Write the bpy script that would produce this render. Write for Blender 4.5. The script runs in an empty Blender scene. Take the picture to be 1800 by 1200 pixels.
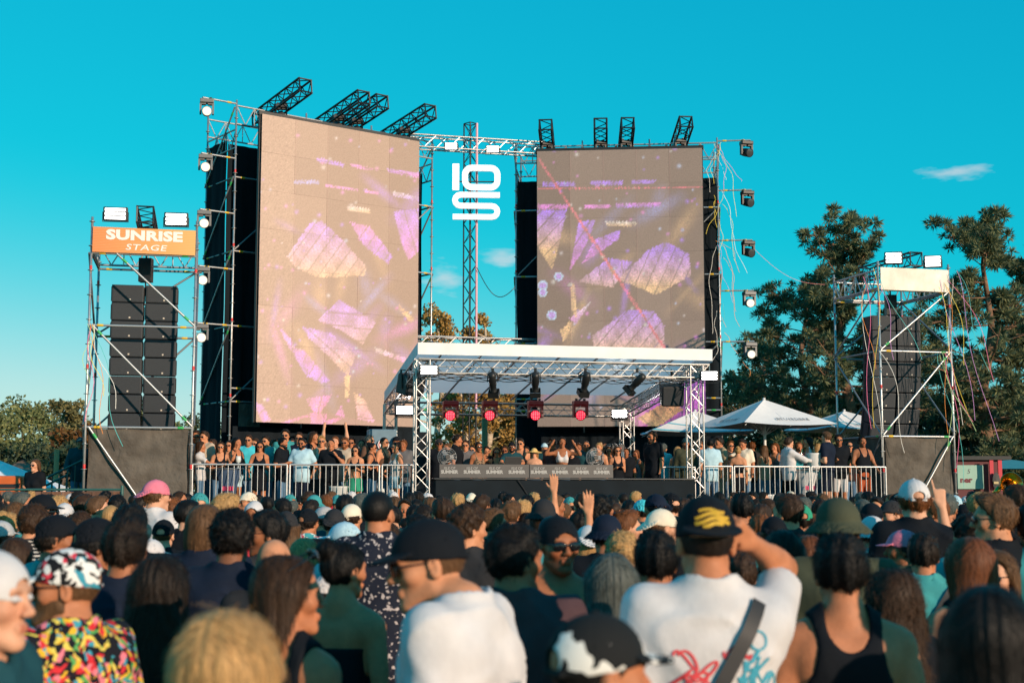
import bpy, bmesh, math, random
import numpy as np
from mathutils import Matrix, Vector

random.seed(7)
RNG = np.random.default_rng(11)
SC = bpy.context.scene
COL = SC.collection
rad = math.radians

# ------------------------------------------------------------------ camera
CAM_H, PITCH, FPX = 1.9, math.atan(260 / 2400), 2400.0
cam = bpy.data.cameras.new("camera")
cam.lens, cam.sensor_width = 48.0, 36.0
cam.clip_start, cam.clip_end = 0.05, 3000
cam.dof.use_dof = True
cam.dof.focus_distance = 27.0
cam.dof.aperture_fstop = 3.5
cam_o = bpy.data.objects.new("camera", cam)
COL.objects.link(cam_o)
cam_o.location = (0, 0, CAM_H)
cam_o.rotation_euler = (math.pi / 2 + PITCH, 0, 0)
SC.camera = cam_o

# ------------------------------------------------------------------ sky, sun, exposure
SUN_EL, SUN_AZ = rad(13.5), rad(42.0)      # behind the camera, to its right
SUN_FROM = Vector((math.sin(SUN_AZ) * math.cos(SUN_EL), -math.cos(SUN_AZ) * math.cos(SUN_EL), math.sin(SUN_EL)))
world = bpy.data.worlds.new("World")
SC.world = world
world.use_nodes = True
wn, wl = world.node_tree.nodes, world.node_tree.links
wn.clear()
w_out = wn.new("ShaderNodeOutputWorld")
w_bg = wn.new("ShaderNodeBackground")
w_sky = wn.new("ShaderNodeTexSky")
w_sky.sky_type = 'NISHITA'
w_sky.sun_disc = False
w_sky.sun_elevation = SUN_EL
w_sky.sun_rotation = math.pi - SUN_AZ
w_sky.altitude = 0
w_sky.air_density = 1.0
w_sky.dust_density = 0.2
w_sky.ozone_density = 3.0
w_bg.inputs[1].default_value = 0.12
# the sky of the place: a deep cyan that pales towards the horizon
w_sep = wn.new("ShaderNodeSeparateColor"); w_comb = wn.new("ShaderNodeCombineColor")
wl.new(w_sky.outputs[0], w_sep.inputs[0])
def _wm(op, a, b, c=None):
    n = wn.new("ShaderNodeMath"); n.operation = op
    wl.new(a, n.inputs[0]); n.inputs[1].default_value = b
    if c is not None: n.inputs[2].default_value = c
    return n.outputs[0]
_S = w_bg.inputs[1].default_value
w_r = wn.new("ShaderNodeMapRange"); w_r.interpolation_type = 'SMOOTHSTEP'
w_r.inputs[1].default_value = .225 / _S; w_r.inputs[2].default_value = .66 / _S; w_r.inputs[3].default_value = 0; w_r.inputs[4].default_value = .5 / _S
wl.new(w_sep.outputs[0], w_r.inputs[0])
w_ra = wn.new("ShaderNodeMath"); w_ra.operation = 'ADD'; wl.new(w_r.outputs[0], w_ra.inputs[0]); wl.new(_wm('MULTIPLY', w_sep.outputs[0], .03), w_ra.inputs[1]); wl.new(w_ra.outputs[0], w_comb.inputs[0])
wl.new(_wm('MULTIPLY', _wm('POWER', _wm('MULTIPLY', w_sep.outputs[1], _S), .53), .885 / _S), w_comb.inputs[1])
wl.new(_wm('MULTIPLY', _wm('POWER', _wm('MULTIPLY', w_sep.outputs[2], _S), .33), .835 / _S), w_comb.inputs[2])
# a few thin fair-weather clouds, low over the horizon
w_tc = wn.new("ShaderNodeTexCoord")
def _dir(px, py):
    x, y = (px - 900) / FPX, (600 - py) / FPX
    v = Vector((x, math.cos(PITCH) - y * math.sin(PITCH), math.sin(PITCH) + y * math.cos(PITCH)))
    return tuple(v.normalized())
w_nz = wn.new("ShaderNodeTexNoise"); w_nz.inputs['Scale'].default_value = 26; w_nz.inputs['Detail'].default_value = 4
w_mp = wn.new("ShaderNodeMapping"); w_mp.inputs['Scale'].default_value = (1, 1, 3.2)
wl.new(w_tc.outputs['Generated'], w_mp.inputs[0]); wl.new(w_mp.outputs[0], w_nz.inputs['Vector'])
_near = None
for px, py, wi, he in [(1684, 300, .019, .0052), (782, 488, .026, .011), (884, 458, .014, .007), (-900, 420, .05, .015), (2900, 350, .05, .014)]:
    m = wn.new("ShaderNodeVectorMath"); m.operation = 'SUBTRACT'
    wl.new(w_tc.outputs['Generated'], m.inputs[0]); m.inputs[1].default_value = _dir(px, py)
    q = wn.new("ShaderNodeVectorMath"); q.operation = 'MULTIPLY'
    wl.new(m.outputs[0], q.inputs[0]); q.inputs[1].default_value = (1 / wi, 1 / wi, 1 / he)
    ln = wn.new("ShaderNodeVectorMath"); ln.operation = 'LENGTH'; wl.new(q.outputs[0], ln.inputs[0])
    if _near is None: _near = ln.outputs[1]
    else:
        k = wn.new("ShaderNodeMath"); k.operation = 'MINIMUM'; wl.new(_near, k.inputs[0]); wl.new(ln.outputs[1], k.inputs[1]); _near = k.outputs[0]
w_ad = wn.new("ShaderNodeMath"); w_ad.operation = 'ADD'
wl.new(_wm('MULTIPLY_ADD', w_nz.outputs[0], -4.2, 2.05), w_ad.inputs[0]); wl.new(_near, w_ad.inputs[1])
w_cr = wn.new("ShaderNodeMapRange"); w_cr.inputs[1].default_value = 1.0; w_cr.inputs[2].default_value = .15; w_cr.inputs[3].default_value = 0; w_cr.inputs[4].default_value = .55
wl.new(w_ad.outputs[0], w_cr.inputs[0])
w_mx = wn.new("ShaderNodeMix"); w_mx.data_type = 'RGBA'
wl.new(w_cr.outputs[0], w_mx.inputs[0]); wl.new(w_comb.outputs[0], w_mx.inputs[6]); w_mx.inputs[7].default_value = (6.0, 6.1, 6.4, 1)
wl.new(w_mx.outputs[2], w_bg.inputs[0])
world.cycles.sampling_method = 'MANUAL'; world.cycles.sample_map_resolution = 512
wl.new(w_bg.outputs[0], w_out.inputs[0])

sun = bpy.data.lights.new("sun", 'SUN')
sun.energy = 4.9
sun.angle = rad(0.5)
sun.color = (1.0, 0.755, 0.555)
sun_o = bpy.data.objects.new("sun", sun)
COL.objects.link(sun_o)
sun_o.rotation_euler = (-SUN_FROM).to_track_quat('-Z', 'Y').to_euler()

SC.view_settings.view_transform = 'Standard'
SC.view_settings.look = 'None'
SC.view_settings.gamma = 1.0
SC.view_settings.use_curve_mapping = False
SC.view_settings.exposure = 0.0
SC.render.engine = 'CYCLES'
SC.cycles.max_bounces = 6
SC.cycles.diffuse_bounces = 3
SC.cycles.transparent_max_bounces = 6
SC.cycles.caustics_reflective = False
SC.cycles.caustics_refractive = False

# ------------------------------------------------------------------ helpers
def at(px, py, Y):
    """world point seen at photo pixel (px, py), Y metres in front of the camera"""
    x, y = (px - 900) / FPX, (600 - py) / FPX
    d = Vector((x, math.cos(PITCH) - y * math.sin(PITCH), math.sin(PITCH) + y * math.cos(PITCH)))
    s = Y / d.y
    return Vector((d.x * s, Y, CAM_H + d.z * s))

_M = {}
def lin(c):
    return c if len(c) == 4 else (*c, 1)
def mat(name, color, rough=0.6, metal=0.0, var=0.0, vscale=8.0, bump=0.0, bscale=40.0, emit=None, estr=0.0,
        attr=None, coat=0.0, spec=0.5, sss=0.0, vvec=None, trans=0.0, bdist=0.01):
    if name in _M:
        return _M[name]
    m = bpy.data.materials.new(name); m.use_nodes = True
    nt = m.node_tree; b = nt.nodes["Principled BSDF"]
    b.inputs['Base Color'].default_value = lin(color)
    b.inputs['Roughness'].default_value = rough
    b.inputs['Metallic'].default_value = metal
    b.inputs['Specular IOR Level'].default_value = spec
    if coat: b.inputs['Coat Weight'].default_value = coat
    if trans: b.inputs['Transmission Weight'].default_value = trans
    if sss:
        b.inputs['Subsurface Weight'].default_value = sss
        b.inputs['Subsurface Radius'].default_value = (.02, .008, .004)
        b.inputs['Subsurface Scale'].default_value = .3
    src = None
    if var:
        tc = nt.nodes.new("ShaderNodeTexCoord"); nz = nt.nodes.new("ShaderNodeTexNoise")
        mp = nt.nodes.new("ShaderNodeMapping")
        mp.inputs['Scale'].default_value = vvec or (1, 1, 1)
        nt.links.new(tc.outputs['Object'], mp.inputs[0]); nt.links.new(mp.outputs[0], nz.inputs['Vector'])
        nz.inputs['Scale'].default_value = vscale; nz.inputs['Detail'].default_value = 5
        rp = nt.nodes.new("ShaderNodeMapRange")
        rp.inputs[1].default_value = .25; rp.inputs[2].default_value = .75
        rp.inputs[3].default_value = 1 - var; rp.inputs[4].default_value = 1 + var
        nt.links.new(nz.outputs[0], rp.inputs[0])
        mx = nt.nodes.new("ShaderNodeMix"); mx.data_type = 'RGBA'; mx.blend_type = 'MULTIPLY'; mx.inputs[0].default_value = 1
        mx.inputs[6].default_value = lin(color)
        nt.links.new(rp.outputs[0], mx.inputs[7])
        src = mx.outputs[2]
    if attr:
        a = nt.nodes.new("ShaderNodeAttribute"); a.attribute_name = attr
        mx = nt.nodes.new("ShaderNodeMix"); mx.data_type = 'RGBA'; mx.blend_type = 'MULTIPLY'; mx.inputs[0].default_value = 1
        if src: nt.links.new(src, mx.inputs[6])
        else: mx.inputs[6].default_value = lin(color)
        nt.links.new(a.outputs['Color'], mx.inputs[7])
        src = mx.outputs[2]
    if src: nt.links.new(src, b.inputs['Base Color'])
    if bump:
        tc = nt.nodes.new("ShaderNodeTexCoord"); nz = nt.nodes.new("ShaderNodeTexNoise")
        mp = nt.nodes.new("ShaderNodeMapping"); mp.inputs['Scale'].default_value = vvec or (1, 1, 1)
        nt.links.new(tc.outputs['Object'], mp.inputs[0]); nt.links.new(mp.outputs[0], nz.inputs['Vector'])
        nz.inputs['Scale'].default_value = bscale; nz.inputs['Detail'].default_value = 4
        bp = nt.nodes.new("ShaderNodeBump"); bp.inputs['Strength'].default_value = bump; bp.inputs['Distance'].default_value = bdist
        nt.links.new(nz.outputs[0], bp.inputs['Height']); nt.links.new(bp.outputs[0], b.inputs['Normal'])
    if emit:
        b.inputs['Emission Color'].default_value = lin(emit); b.inputs['Emission Strength'].default_value = estr
    _M[name] = m
    return m

WM = {}          # world matrix of every object built
def link(o, M=None, parent=None):
    COL.objects.link(o)
    M = M if M is not None else Matrix()
    WM[o] = M
    if parent is not None:
        o.parent = parent
        o.matrix_basis = WM[parent].inverted() @ M
    else:
        o.matrix_basis = M
    return o
def tag(o, label=None, cat=None, group=None, kind=None):
    if label: o["label"] = label
    if cat: o["category"] = cat
    if group: o["group"] = group
    if kind: o["kind"] = kind
    return o
def thing(name, label, cat, loc=(0, 0, 0), group=None, rotz=0.0):
    o = bpy.data.objects.new(name, None)
    o.empty_display_size = .1
    link(o, Matrix.Translation(Vector(loc)) @ Matrix.Rotation(rotz, 4, 'Z'))
    return tag(o, label, cat, group)
def mesh_np(name, V, F, smooth=True):
    """V (n,3), F list of arrays/lists of equal-size polygons"""
    me = bpy.data.meshes.new(name)
    V = np.asarray(V, dtype=np.float32); F = np.asarray(F, dtype=np.int32)
    n, k = F.shape
    me.vertices.add(len(V)); me.vertices.foreach_set("co", V.ravel())
    me.loops.add(n * k); me.loops.foreach_set("vertex_index", F.ravel())
    me.polygons.add(n)
    me.polygons.foreach_set("loop_start", np.arange(0, n * k, k, dtype=np.int32))
    me.polygons.foreach_set("loop_total", np.full(n, k, dtype=np.int32))
    me.update(calc_edges=True)
    if smooth: me.polygons.foreach_set("use_smooth", np.ones(n, dtype=bool))
    return me
def obj(name, me, material, parent=None, M=None):
    o = bpy.data.objects.new(name, me)
    if material is not None:
        if len(me.materials) == 0: me.materials.append(None)
        o.material_slots[0].link = 'OBJECT'
        o.material_slots[0].material = material
    return link(o, M, parent)
class MB:
    """collects simple shapes into one mesh (world or local coordinates)"""
    def __init__(s): s.v = []; s.f = []
    def add(s, vs, fs):
        b = len(s.v); s.v += [tuple(v) for v in vs]; s.f += [[i + b for i in f] for f in fs]; return s
    def box(s, c, size, R=None):
        hx, hy, hz = size[0] / 2, size[1] / 2, size[2] / 2; c = Vector(c)
        vs = [Vector((sx * hx, sy * hy, sz * hz)) for sz in (-1, 1) for sy in (-1, 1) for sx in (-1, 1)]
        if R is not None: vs = [R @ v for v in vs]
        return s.add([c + v for v in vs], [(0, 2, 3, 1), (4, 5, 7, 6), (0, 1, 5, 4), (2, 6, 7, 3), (0, 4, 6, 2), (1, 3, 7, 5)])
    def tube(s, a, b, r, n=6, r2=None, cap=True):
        a, b = Vector(a), Vector(b); d = (b - a)
        if d.length < 1e-6: return s
        z = d.normalized(); x = z.orthogonal().normalized(); y = z.cross(x); r2 = r if r2 is None else r2
        vs = []
        for k in range(n):
            t = 2 * math.pi * k / n; e = x * math.cos(t) + y * math.sin(t)
            vs += [a + e * r, b + e * r2]
        fs = [(2 * k, 2 * ((k + 1) % n), 2 * ((k + 1) % n) + 1, 2 * k + 1) for k in range(n)]
        if cap: fs += [tuple(2 * k for k in range(n))[::-1], tuple(2 * k + 1 for k in range(n))]
        return s.add(vs, fs)
    def path(s, pts, r, n=5):
        for a, b in zip(pts[:-1], pts[1:]): s.tube(a, b, r, n)
        return s
    def quad(s, a, b, c, d): return s.add([a, b, c, d], [(0, 1, 2, 3)])
    def lathe(s, prof, n=16, c=(0, 0, 0), R=None):
        vs = []; c = Vector(c)
        for r, z in prof:
            for k in range(n):
                t = 2 * math.pi * k / n; v = Vector((r * math.cos(t), r * math.sin(t), z))
                vs.append(c + (R @ v if R is not None else v))
        fs = [(i * n + k, i * n + (k + 1) % n, (i + 1) * n + (k + 1) % n, (i + 1) * n + k) for i in range(len(prof) - 1) for k in range(n)]
        return s.add(vs, fs)
    def mesh(s, name, smooth=False, inv=None):
        me = bpy.data.meshes.new(name)
        v = [inv @ Vector(p) for p in s.v] if inv is not None else s.v
        me.from_pydata(v, [], s.f); me.update()
        if smooth:
            me.polygons.foreach_set("use_smooth", np.ones(len(me.polygons), dtype=bool))
        return me
    def build(s, name, material, parent=None, smooth=False):
        """shapes given in world coordinates"""
        M = WM[parent].copy() if parent is not None else Matrix()
        return obj(name, s.mesh(name, smooth, M.inverted()), material, parent, M)
def basis(z, up=Vector((0, 0, 1))):
    z = Vector(z).normalized(); x = up.cross(z)
    if x.length < 1e-4: x = z.orthogonal()
    x.normalize(); y = z.cross(x)
    return Matrix((x, y, z)).transposed()
def bevel_box(name, size, bev=.01, seg=2):
    bm = bmesh.new(); bmesh.ops.create_cube(bm, size=1)
    bmesh.ops.scale(bm, vec=size, verts=bm.verts)
    bmesh.ops.bevel(bm, geom=bm.edges[:], offset=bev, segments=seg, affect='EDGES', profile=.5)
    me = bpy.data.meshes.new(name); bm.to_mesh(me); bm.free(); return me
# one unit tube shared by all scaffold and truss tubes
_ub = MB().tube((0, 0, 0), (0, 0, 1), 1, 10); UNIT_TUBE = _ub.mesh("unit_tube", True)
for p in UNIT_TUBE.polygons:
    if len(p.vertices) > 4: p.use_smooth = False
def tube_part(name, a, b, r, material, parent):
    a, b = Vector(a), Vector(b); d = b - a
    M = Matrix.Translation(a) @ basis(d).to_4x4() @ Matrix.Diagonal((r, r, d.length, 1))
    return obj(name, UNIT_TUBE, material, parent, M)
def text_mesh(s, size, extrude=.0, sx=1.0, shear=0.0, bold=0.0, align='CENTER', spacing=1.0):
    cu = bpy.data.curves.new("lettering", 'FONT'); cu.body = s; cu.size = size; cu.extrude = extrude
    cu.align_x = align; cu.align_y = 'CENTER'; cu.shear = shear; cu.offset = bold; cu.space_character = spacing; cu.resolution_u = 3
    o = bpy.data.objects.new("lettering", cu); COL.objects.link(o)
    dg = bpy.context.evaluated_depsgraph_get(); dg.update()
    me = bpy.data.meshes.new_from_object(o.evaluated_get(dg))
    bpy.data.objects.remove(o); 
    me.transform(Matrix.Diagonal((sx, 1, 1, 1)))
    return me
# ================================================================== the place
STEEL = mat("galvanised_steel", (.50, .50, .50), .42, .75, var=.25, vscale=6)
STEEL2 = mat("dull_steel", (.28, .29, .30), .5, .7, var=.25, vscale=6)
ALU = mat("aluminium", (.46, .455, .45), .4, .85, var=.12, vscale=9)
BLACKM = mat("black_metal", (.018, .019, .021), .45, .2, var=.2, vscale=12)
BLACKP = mat("black_plastic", (.022, .022, .024), .5, var=.15, vscale=20)
YEL = mat("yellow_band", (.72, .45, .03), .5); REDB = mat("red_band", (.6, .03, .03), .5); GRN = mat("green_band", (.05, .42, .12), .5)
DRAPE = mat("black_drape", (.009, .014, .019), .9, var=.35, vscale=1.3, bump=.4, bscale=3, vvec=(3, 3, .25), spec=.15, bdist=.06)
NETM = mat("scrim_net", (.115, .10, .085), .95, var=.4, vscale=2.2, bump=.9, bscale=3.0, spec=.1, bdist=.12)
FLOODM = mat("flood_light_glass", (.9, .9, .9), .3, emit=(1, .97, .94), estr=75)
BEAMM = mat("beam_light_lens", (.9, .9, .9), .2, emit=(1, .93, .82), estr=22)
LENSM = mat("dark_lens", (.05, .055, .06), .08, coat=1.0)
WOOD = mat("weathered_wood", (.16, .085, .05), .8, var=.4, vscale=5, vvec=(9, 9, .8), bump=.3, bscale=12)
WHITEFAB = mat("white_canvas", (.80, .79, .80), .75, var=.06, vscale=3, bump=.25, bscale=2.2, bdist=.05)

# ---- ground
def ground():
    m = bpy.data.materials.new("trampled_grass"); m.use_nodes = True; nt = m.node_tree; b = nt.nodes["Principled BSDF"]; b.inputs['Roughness'].default_value = .95
    tc = nt.nodes.new("ShaderNodeTexCoord"); n1 = nt.nodes.new("ShaderNodeTexNoise"); n1.inputs['Scale'].default_value = .35; n1.inputs['Detail'].default_value = 8
    n2 = nt.nodes.new("ShaderNodeTexNoise"); n2.inputs['Scale'].default_value = 14; n2.inputs['Detail'].default_value = 5
    nt.links.new(tc.outputs['Object'], n1.inputs[0]); nt.links.new(tc.outputs['Object'], n2.inputs[0])
    r = nt.nodes.new("ShaderNodeValToRGB"); r.color_ramp.elements[0].position = .4; r.color_ramp.elements[0].color = (.06, .075, .02, 1); r.color_ramp.elements[1].position = .62; r.color_ramp.elements[1].color = (.20, .15, .07, 1)
    nt.links.new(n1.outputs[0], r.inputs[0])
    mx = nt.nodes.new("ShaderNodeMix"); mx.data_type = 'RGBA'; mx.blend_type = 'OVERLAY'; mx.inputs[0].default_value = .7
    nt.links.new(r.outputs[0], mx.inputs[6]); nt.links.new(n2.outputs[0], mx.inputs[7]); nt.links.new(mx.outputs[2], b.inputs['Base Color'])
    bp = nt.nodes.new("ShaderNodeBump"); bp.inputs['Strength'].default_value = .6; bp.inputs['Distance'].default_value = .04
    nt.links.new(n2.outputs[0], bp.inputs['Height']); nt.links.new(bp.outputs[0], b.inputs['Normal'])
    V, F = [], []
    xs = [-900, -300, -120] + list(range(-60, 61, 10)) + [120, 300, 900]; ys = [-300, -80] + list(range(-30, 61, 10)) + [120, 300, 1200]
    for y in ys:
        for x in xs: V.append((x, y, .03 * math.sin(x * .21) * math.cos(y * .17) - .03))
    n = len(xs)
    for j in range(len(ys) - 1):
        for i in range(n - 1): F.append((j * n + i, j * n + i + 1, (j + 1) * n + i + 1, (j + 1) * n + i))
    tag(obj("ground", mesh_np("ground", V, F), m), "trampled festival field of grass and bare earth", None, None, "structure")
ground()

# ---- stage frame: s along the front, t to the back
SO = Vector((-6.5, 27.75, 0)); SU = Vector((.9755, .22, 0)); SV = Vector((-.22, .9755, 0)); S_ANG = math.atan2(.22, .9755)
def S(s, t, z): return SO + SU * s + SV * t + Vector((0, 0, z))
SR = Matrix((SU, SV, Vector((0, 0, 1)))).transposed()
FLOOR = 1.29
def cloth_sheet(name, p0, p1, z0, z1, material, parent, nx=24, nz=10, amp=.03, freq=9, thick=.012, sag=0.0):
    """hanging fabric between two plan points, with vertical folds"""
    p0, p1 = Vector(p0), Vector(p1); d = p1 - p0; n = Vector((d.y, -d.x, 0)).normalized()
    V, F = [], []
    for side in (0, 1):
        for j in range(nz + 1):
            for i in range(nx + 1):
                a, b = i / nx, j / nz
                off = amp * (math.sin(freq * a * 6.28 + 1.7 * math.sin(5 * a)) * (1 - .5 * b) + .5 * math.sin(13 * b + 7 * a))
                p = p0 + d * a + n * (off - side * thick); V.append((p.x, p.y, z0 + (z1 - z0) * b - sag * math.sin(math.pi * a) * b))
    m = (nx + 1) * (nz + 1)
    for side in (0, 1):
        for j in range(nz):
            for i in range(nx):
                q = [side * m + j * (nx + 1) + i, side * m + j * (nx + 1) + i + 1, side * m + (j + 1) * (nx + 1) + i + 1, side * m + (j + 1) * (nx + 1) + i]
                F.append(q if side == 0 else q[::-1])
    M = WM[parent].copy() if parent else Matrix(); inv = M.inverted()
    return obj(name, mesh_np(name, [inv @ Vector(v) for v in V], F), material, parent, M)

deck = thing("stage_deck", "raised stage platform under the guests", None, S(4.6, 0, 0)); deck["kind"] = "structure"
_pl = bevel_box("deck_floor", (18.6, 9.2, .12), .01)
obj("deck_floor", _pl, mat("deck_floor", (.05, .045, .04), .8, var=.3, vscale=4), deck, Matrix.Translation(S(7.6, 4.7, FLOOR - .06)) @ SR.to_4x4())
cloth_sheet("skirt", S(-1.6, .02, 0), S(4.9, .02, 0), 0, FLOOR - .1, DRAPE, deck, 60, 4, .02, 14)
cloth_sheet("skirt", S(10.9, .02, 0), S(16.8, .02, 0), 0, FLOOR - .1, DRAPE, deck, 60, 4, .02, 14)

# ---- scaffold pieces
def pole(parent, base, top, bands=True):
    base, top = Vector(base), Vector(top); L = top.z - base.z
    mb = MB().tube(base, top, .026, 10)
    z = base.z + .3
    while z < top.z - .05:
        mb.tube((base.x, base.y, z), (base.x, base.y, z + .012), .062, 8); z += .5
    mb.tube((base.x, base.y, base.z), (base.x, base.y, base.z + .01), .09, 8)
    o = mb.build("pole", STEEL, parent, True)
    if bands:
        z = base.z + 2.3
        while z < top.z - .2:
            tube_part("colour_band", (base.x, base.y, z), (base.x, base.y, z + .1), .0285, REDB, o); z += 2.0
    return o
def ledger(parent, a, b, name="ledger", r=.0245, material=None, band=YEL):
    a, b = Vector(a), Vector(b); d = (b - a).normalized()
    o = tube_part(name, a, b, r, material or STEEL, parent)
    if band:
        k = Vector(a) + d * .16; tube_part("colour_band", k, k + d * .12, r * 1.12, band, o)
        k = Vector(b) - d * .16; tube_part("colour_band", k - d * .12, k, r * 1.12, GRN if random.random() < .3 else band, o)
    return o
def lattice(parent, a, b, h, name="lattice_girder", n=None):
    """flat girder: two chords and zigzag webs hanging h below a-b"""
    a, b = Vector(a), Vector(b); dz = Vector((0, 0, -h)); L = (b - a).length; n = n or max(2, round(L / (h * 1.1)))
    root = tube_part(name, a, b, .024, STEEL, parent)
    tube_part("bottom_chord", a + dz, b + dz, .024, STEEL, root)
    mb = MB()
    for i in range(n):
        p, q = a.lerp(b, i / n), a.lerp(b, (i + 1) / n); mid = a.lerp(b, (i + .5) / n)
        mb.tube(p, mid + dz, .015, 6); mb.tube(mid + dz, q, .015, 6)
        mb.tube(p, p + dz, .016, 6)
    mb.build("web_bars", STEEL, root)
    return root
def box_truss(parent, a, b, w, material, up=Vector((0, 0, 1)), name="truss", r=.02, rl=.009, cell=None, top=False):
    """four chords as parts, lacing joined"""
    a, b = Vector(a), Vector(b); R = basis(b - a, up); x, y, z = R.col[0], R.col[1], R.col[2]
    cs = [x * (sx * w / 2) + y * (sy * w / 2) for sx, sy in ((-1, -1), (1, -1), (1, 1), (-1, 1))]
    root = parent
    ch = []
    for i, c in enumerate(cs):
        o = tube_part("chord", a + c, b + c, r, material, root)
        ch.append(o)
    L = (b - a).length; n = max(2, round(L / (cell or w))); mb = MB()
    for f in range(4):
        c0, c1 = cs[f], cs[(f + 1) % 4]
        for i in range(n):
            p, q = a.lerp(b, i / n), a.lerp(b, (i + 1) / n)
            if (i + f) % 2: mb.tube(p + c0, q + c1, rl, 5)
            else: mb.tube(p + c1, q + c0, rl, 5)
        for e in (a, b): mb.tube(e + c0, e + c1, rl * 1.5, 5)
    mb.build("lacing", material, root)
    return cs
FLOODT = mat("flood_light_bar", (.9, .9, .9), .3, emit=(1, .97, .94), estr=5.5)
def flood(label, pos, face, w=.42, h=.22, group="white flood lights"):
    """rectangular LED flood light, face = direction it shines"""
    t = thing("flood_light", label, "flood light", pos, group)
    R = basis(Vector(face)).to_4x4(); M = Matrix.Translation(Vector(pos)) @ R
    obj("housing", bevel_box("housing", (w, h, .1), .015), BLACKM, t, M @ Matrix.Translation((0, 0, -.055)))
    bar = bevel_box("lamp_bar", (w * .84, h * .2, .014), .005)
    for q in (-1, 0, 1): obj("lamp_bar", bar, FLOODM if "rear" in label else FLOODT, t, M @ Matrix.Translation((0, q * h * .3, .004)))
    fin = MB()
    for q in range(9): fin.box((-w * .42 + q * w * .105, 0, -.125), (.006, h * .85, .05))
    obj("heat_sink", fin.mesh("heat_sink"), BLACKM, t, M)
    mb = MB()
    for sx in (-1, 1): mb.box((sx * (w / 2 + .012), -.06, -.05), (.012, .2, .03))
    mb.box((0, -.155, -.05), (w + .036, .012, .03))
    o = obj("bracket", mb.mesh("bracket"), BLACKM, t, M)
    return t
def moving_head(label, pos, aim, lit=True, material=None, glass=None, group=None, down=True, scale=1.0):
    """hanging moving light: base box, yoke, round head with lens"""
    t = thing("moving_head_light", label, "stage light", pos, group)
    bm_ = material or BLACKP; P = Vector(pos); k = scale
    B = Matrix.Translation(P) @ SR.to_4x4() @ Matrix.Diagonal((k, k, k, 1))
    obj("base", bevel_box("base", (.36, .26, .11), .02), bm_, t, B @ Matrix.Translation((0, 0, -.06)))
    clamp = MB()
    for sx in (-.1, .1): clamp.box((sx, 0, .02), (.05, .07, .06))
    obj("clamp", clamp.mesh("clamp"), BLACKM, t, B)
    yk = MB()
    for sx in (-1, 1):
        yk.box((sx * .16, 0, -.26), (.05, .13, .3)); yk.box((sx * .1, 0, -.13), (.15, .14, .05))
    obj("yoke", yk.mesh("yoke"), bm_, t, B)
    A = Vector(aim).normalized(); Rh = basis(A)
    c = P + SR @ Vector((0, 0, -.34 * k))
    hd = MB().lathe([(0, -.2), (.09, -.2), (.115, -.16), (.125, -.05), (.125, .05), (.13, .1), (.13, .17), (.115, .175)], 16)
    h = obj("head", hd.mesh("head", True), bm_, t, Matrix.Translation(c) @ Rh.to_4x4() @ Matrix.Diagonal((k, k, k, 1)))
    ln = MB().lathe([(.118, .165), (.08, .176), (0, .178)], 20)
    if lit and glass is None:
        obj("lamp_core", MB().lathe([(.05, .179), (.03, .186), (0, .188)], 16).mesh("lamp_core", True), BEAMM, h, Matrix.Translation(c) @ Rh.to_4x4() @ Matrix.Diagonal((k, k, k, 1)))
    obj("lens", ln.mesh("lens", True), glass or (mat("lit_lens", (.5, .45, .4), .1, emit=(1, .85, .65), estr=.9) if lit else LENSM), h, Matrix.Translation(c) @ Rh.to_4x4() @ Matrix.Diagonal((k, k, k, 1)))
    return t
def line_array(label, top, n, R, w=.64, h=.37, d=.5, curve=.02):
    t = thing("line_array_speaker", label, "loudspeaker", top, "hung line array loudspeakers")
    cab = bevel_box("cabinet", (w, d, h - .012), .012); gr = bevel_box("grille", (w - .05, .012, h - .045), .004); plate = bevel_box("rigging_plate", (.016, .05, h * .8), .002, 1)
    p = Vector(top); ang = 0.0
    for i in range(n):
        ang += curve * (i / n) * 2.2
        Rx = R @ Matrix.Rotation(ang, 3, 'X')
        c = p + Rx @ Vector((0, 0, -h / 2)); M = Matrix.Translation(c) @ Rx.to_4x4()
        o = obj("cabinet", cab, mat("speaker_box", (.020, .026, .034), .55, var=.1), t, M)
        obj("grille", gr, mat("speaker_grille", (.026, .031, .038), .7, var=.12, vscale=40, bump=.5, bscale=300), o, M @ Matrix.Translation((0, -d / 2 - .004, 0)))
        obj("badge", bevel_box("badge", (.035, .01, .035), .004), mat("badge", (.55, .48, .4), .4), o, M @ Matrix.Translation((w * .08, -d / 2 - .014, -h * .33)))
        for sx in (-1, 1):
            for sy in (-.3, .3): obj("rigging_plate", plate, BLACKM, o, M @ Matrix.Translation((sx * (w / 2 + .008), d * sy, 0)))
        p = p + Rx @ Vector((0, 0, -h))
    return t
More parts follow.
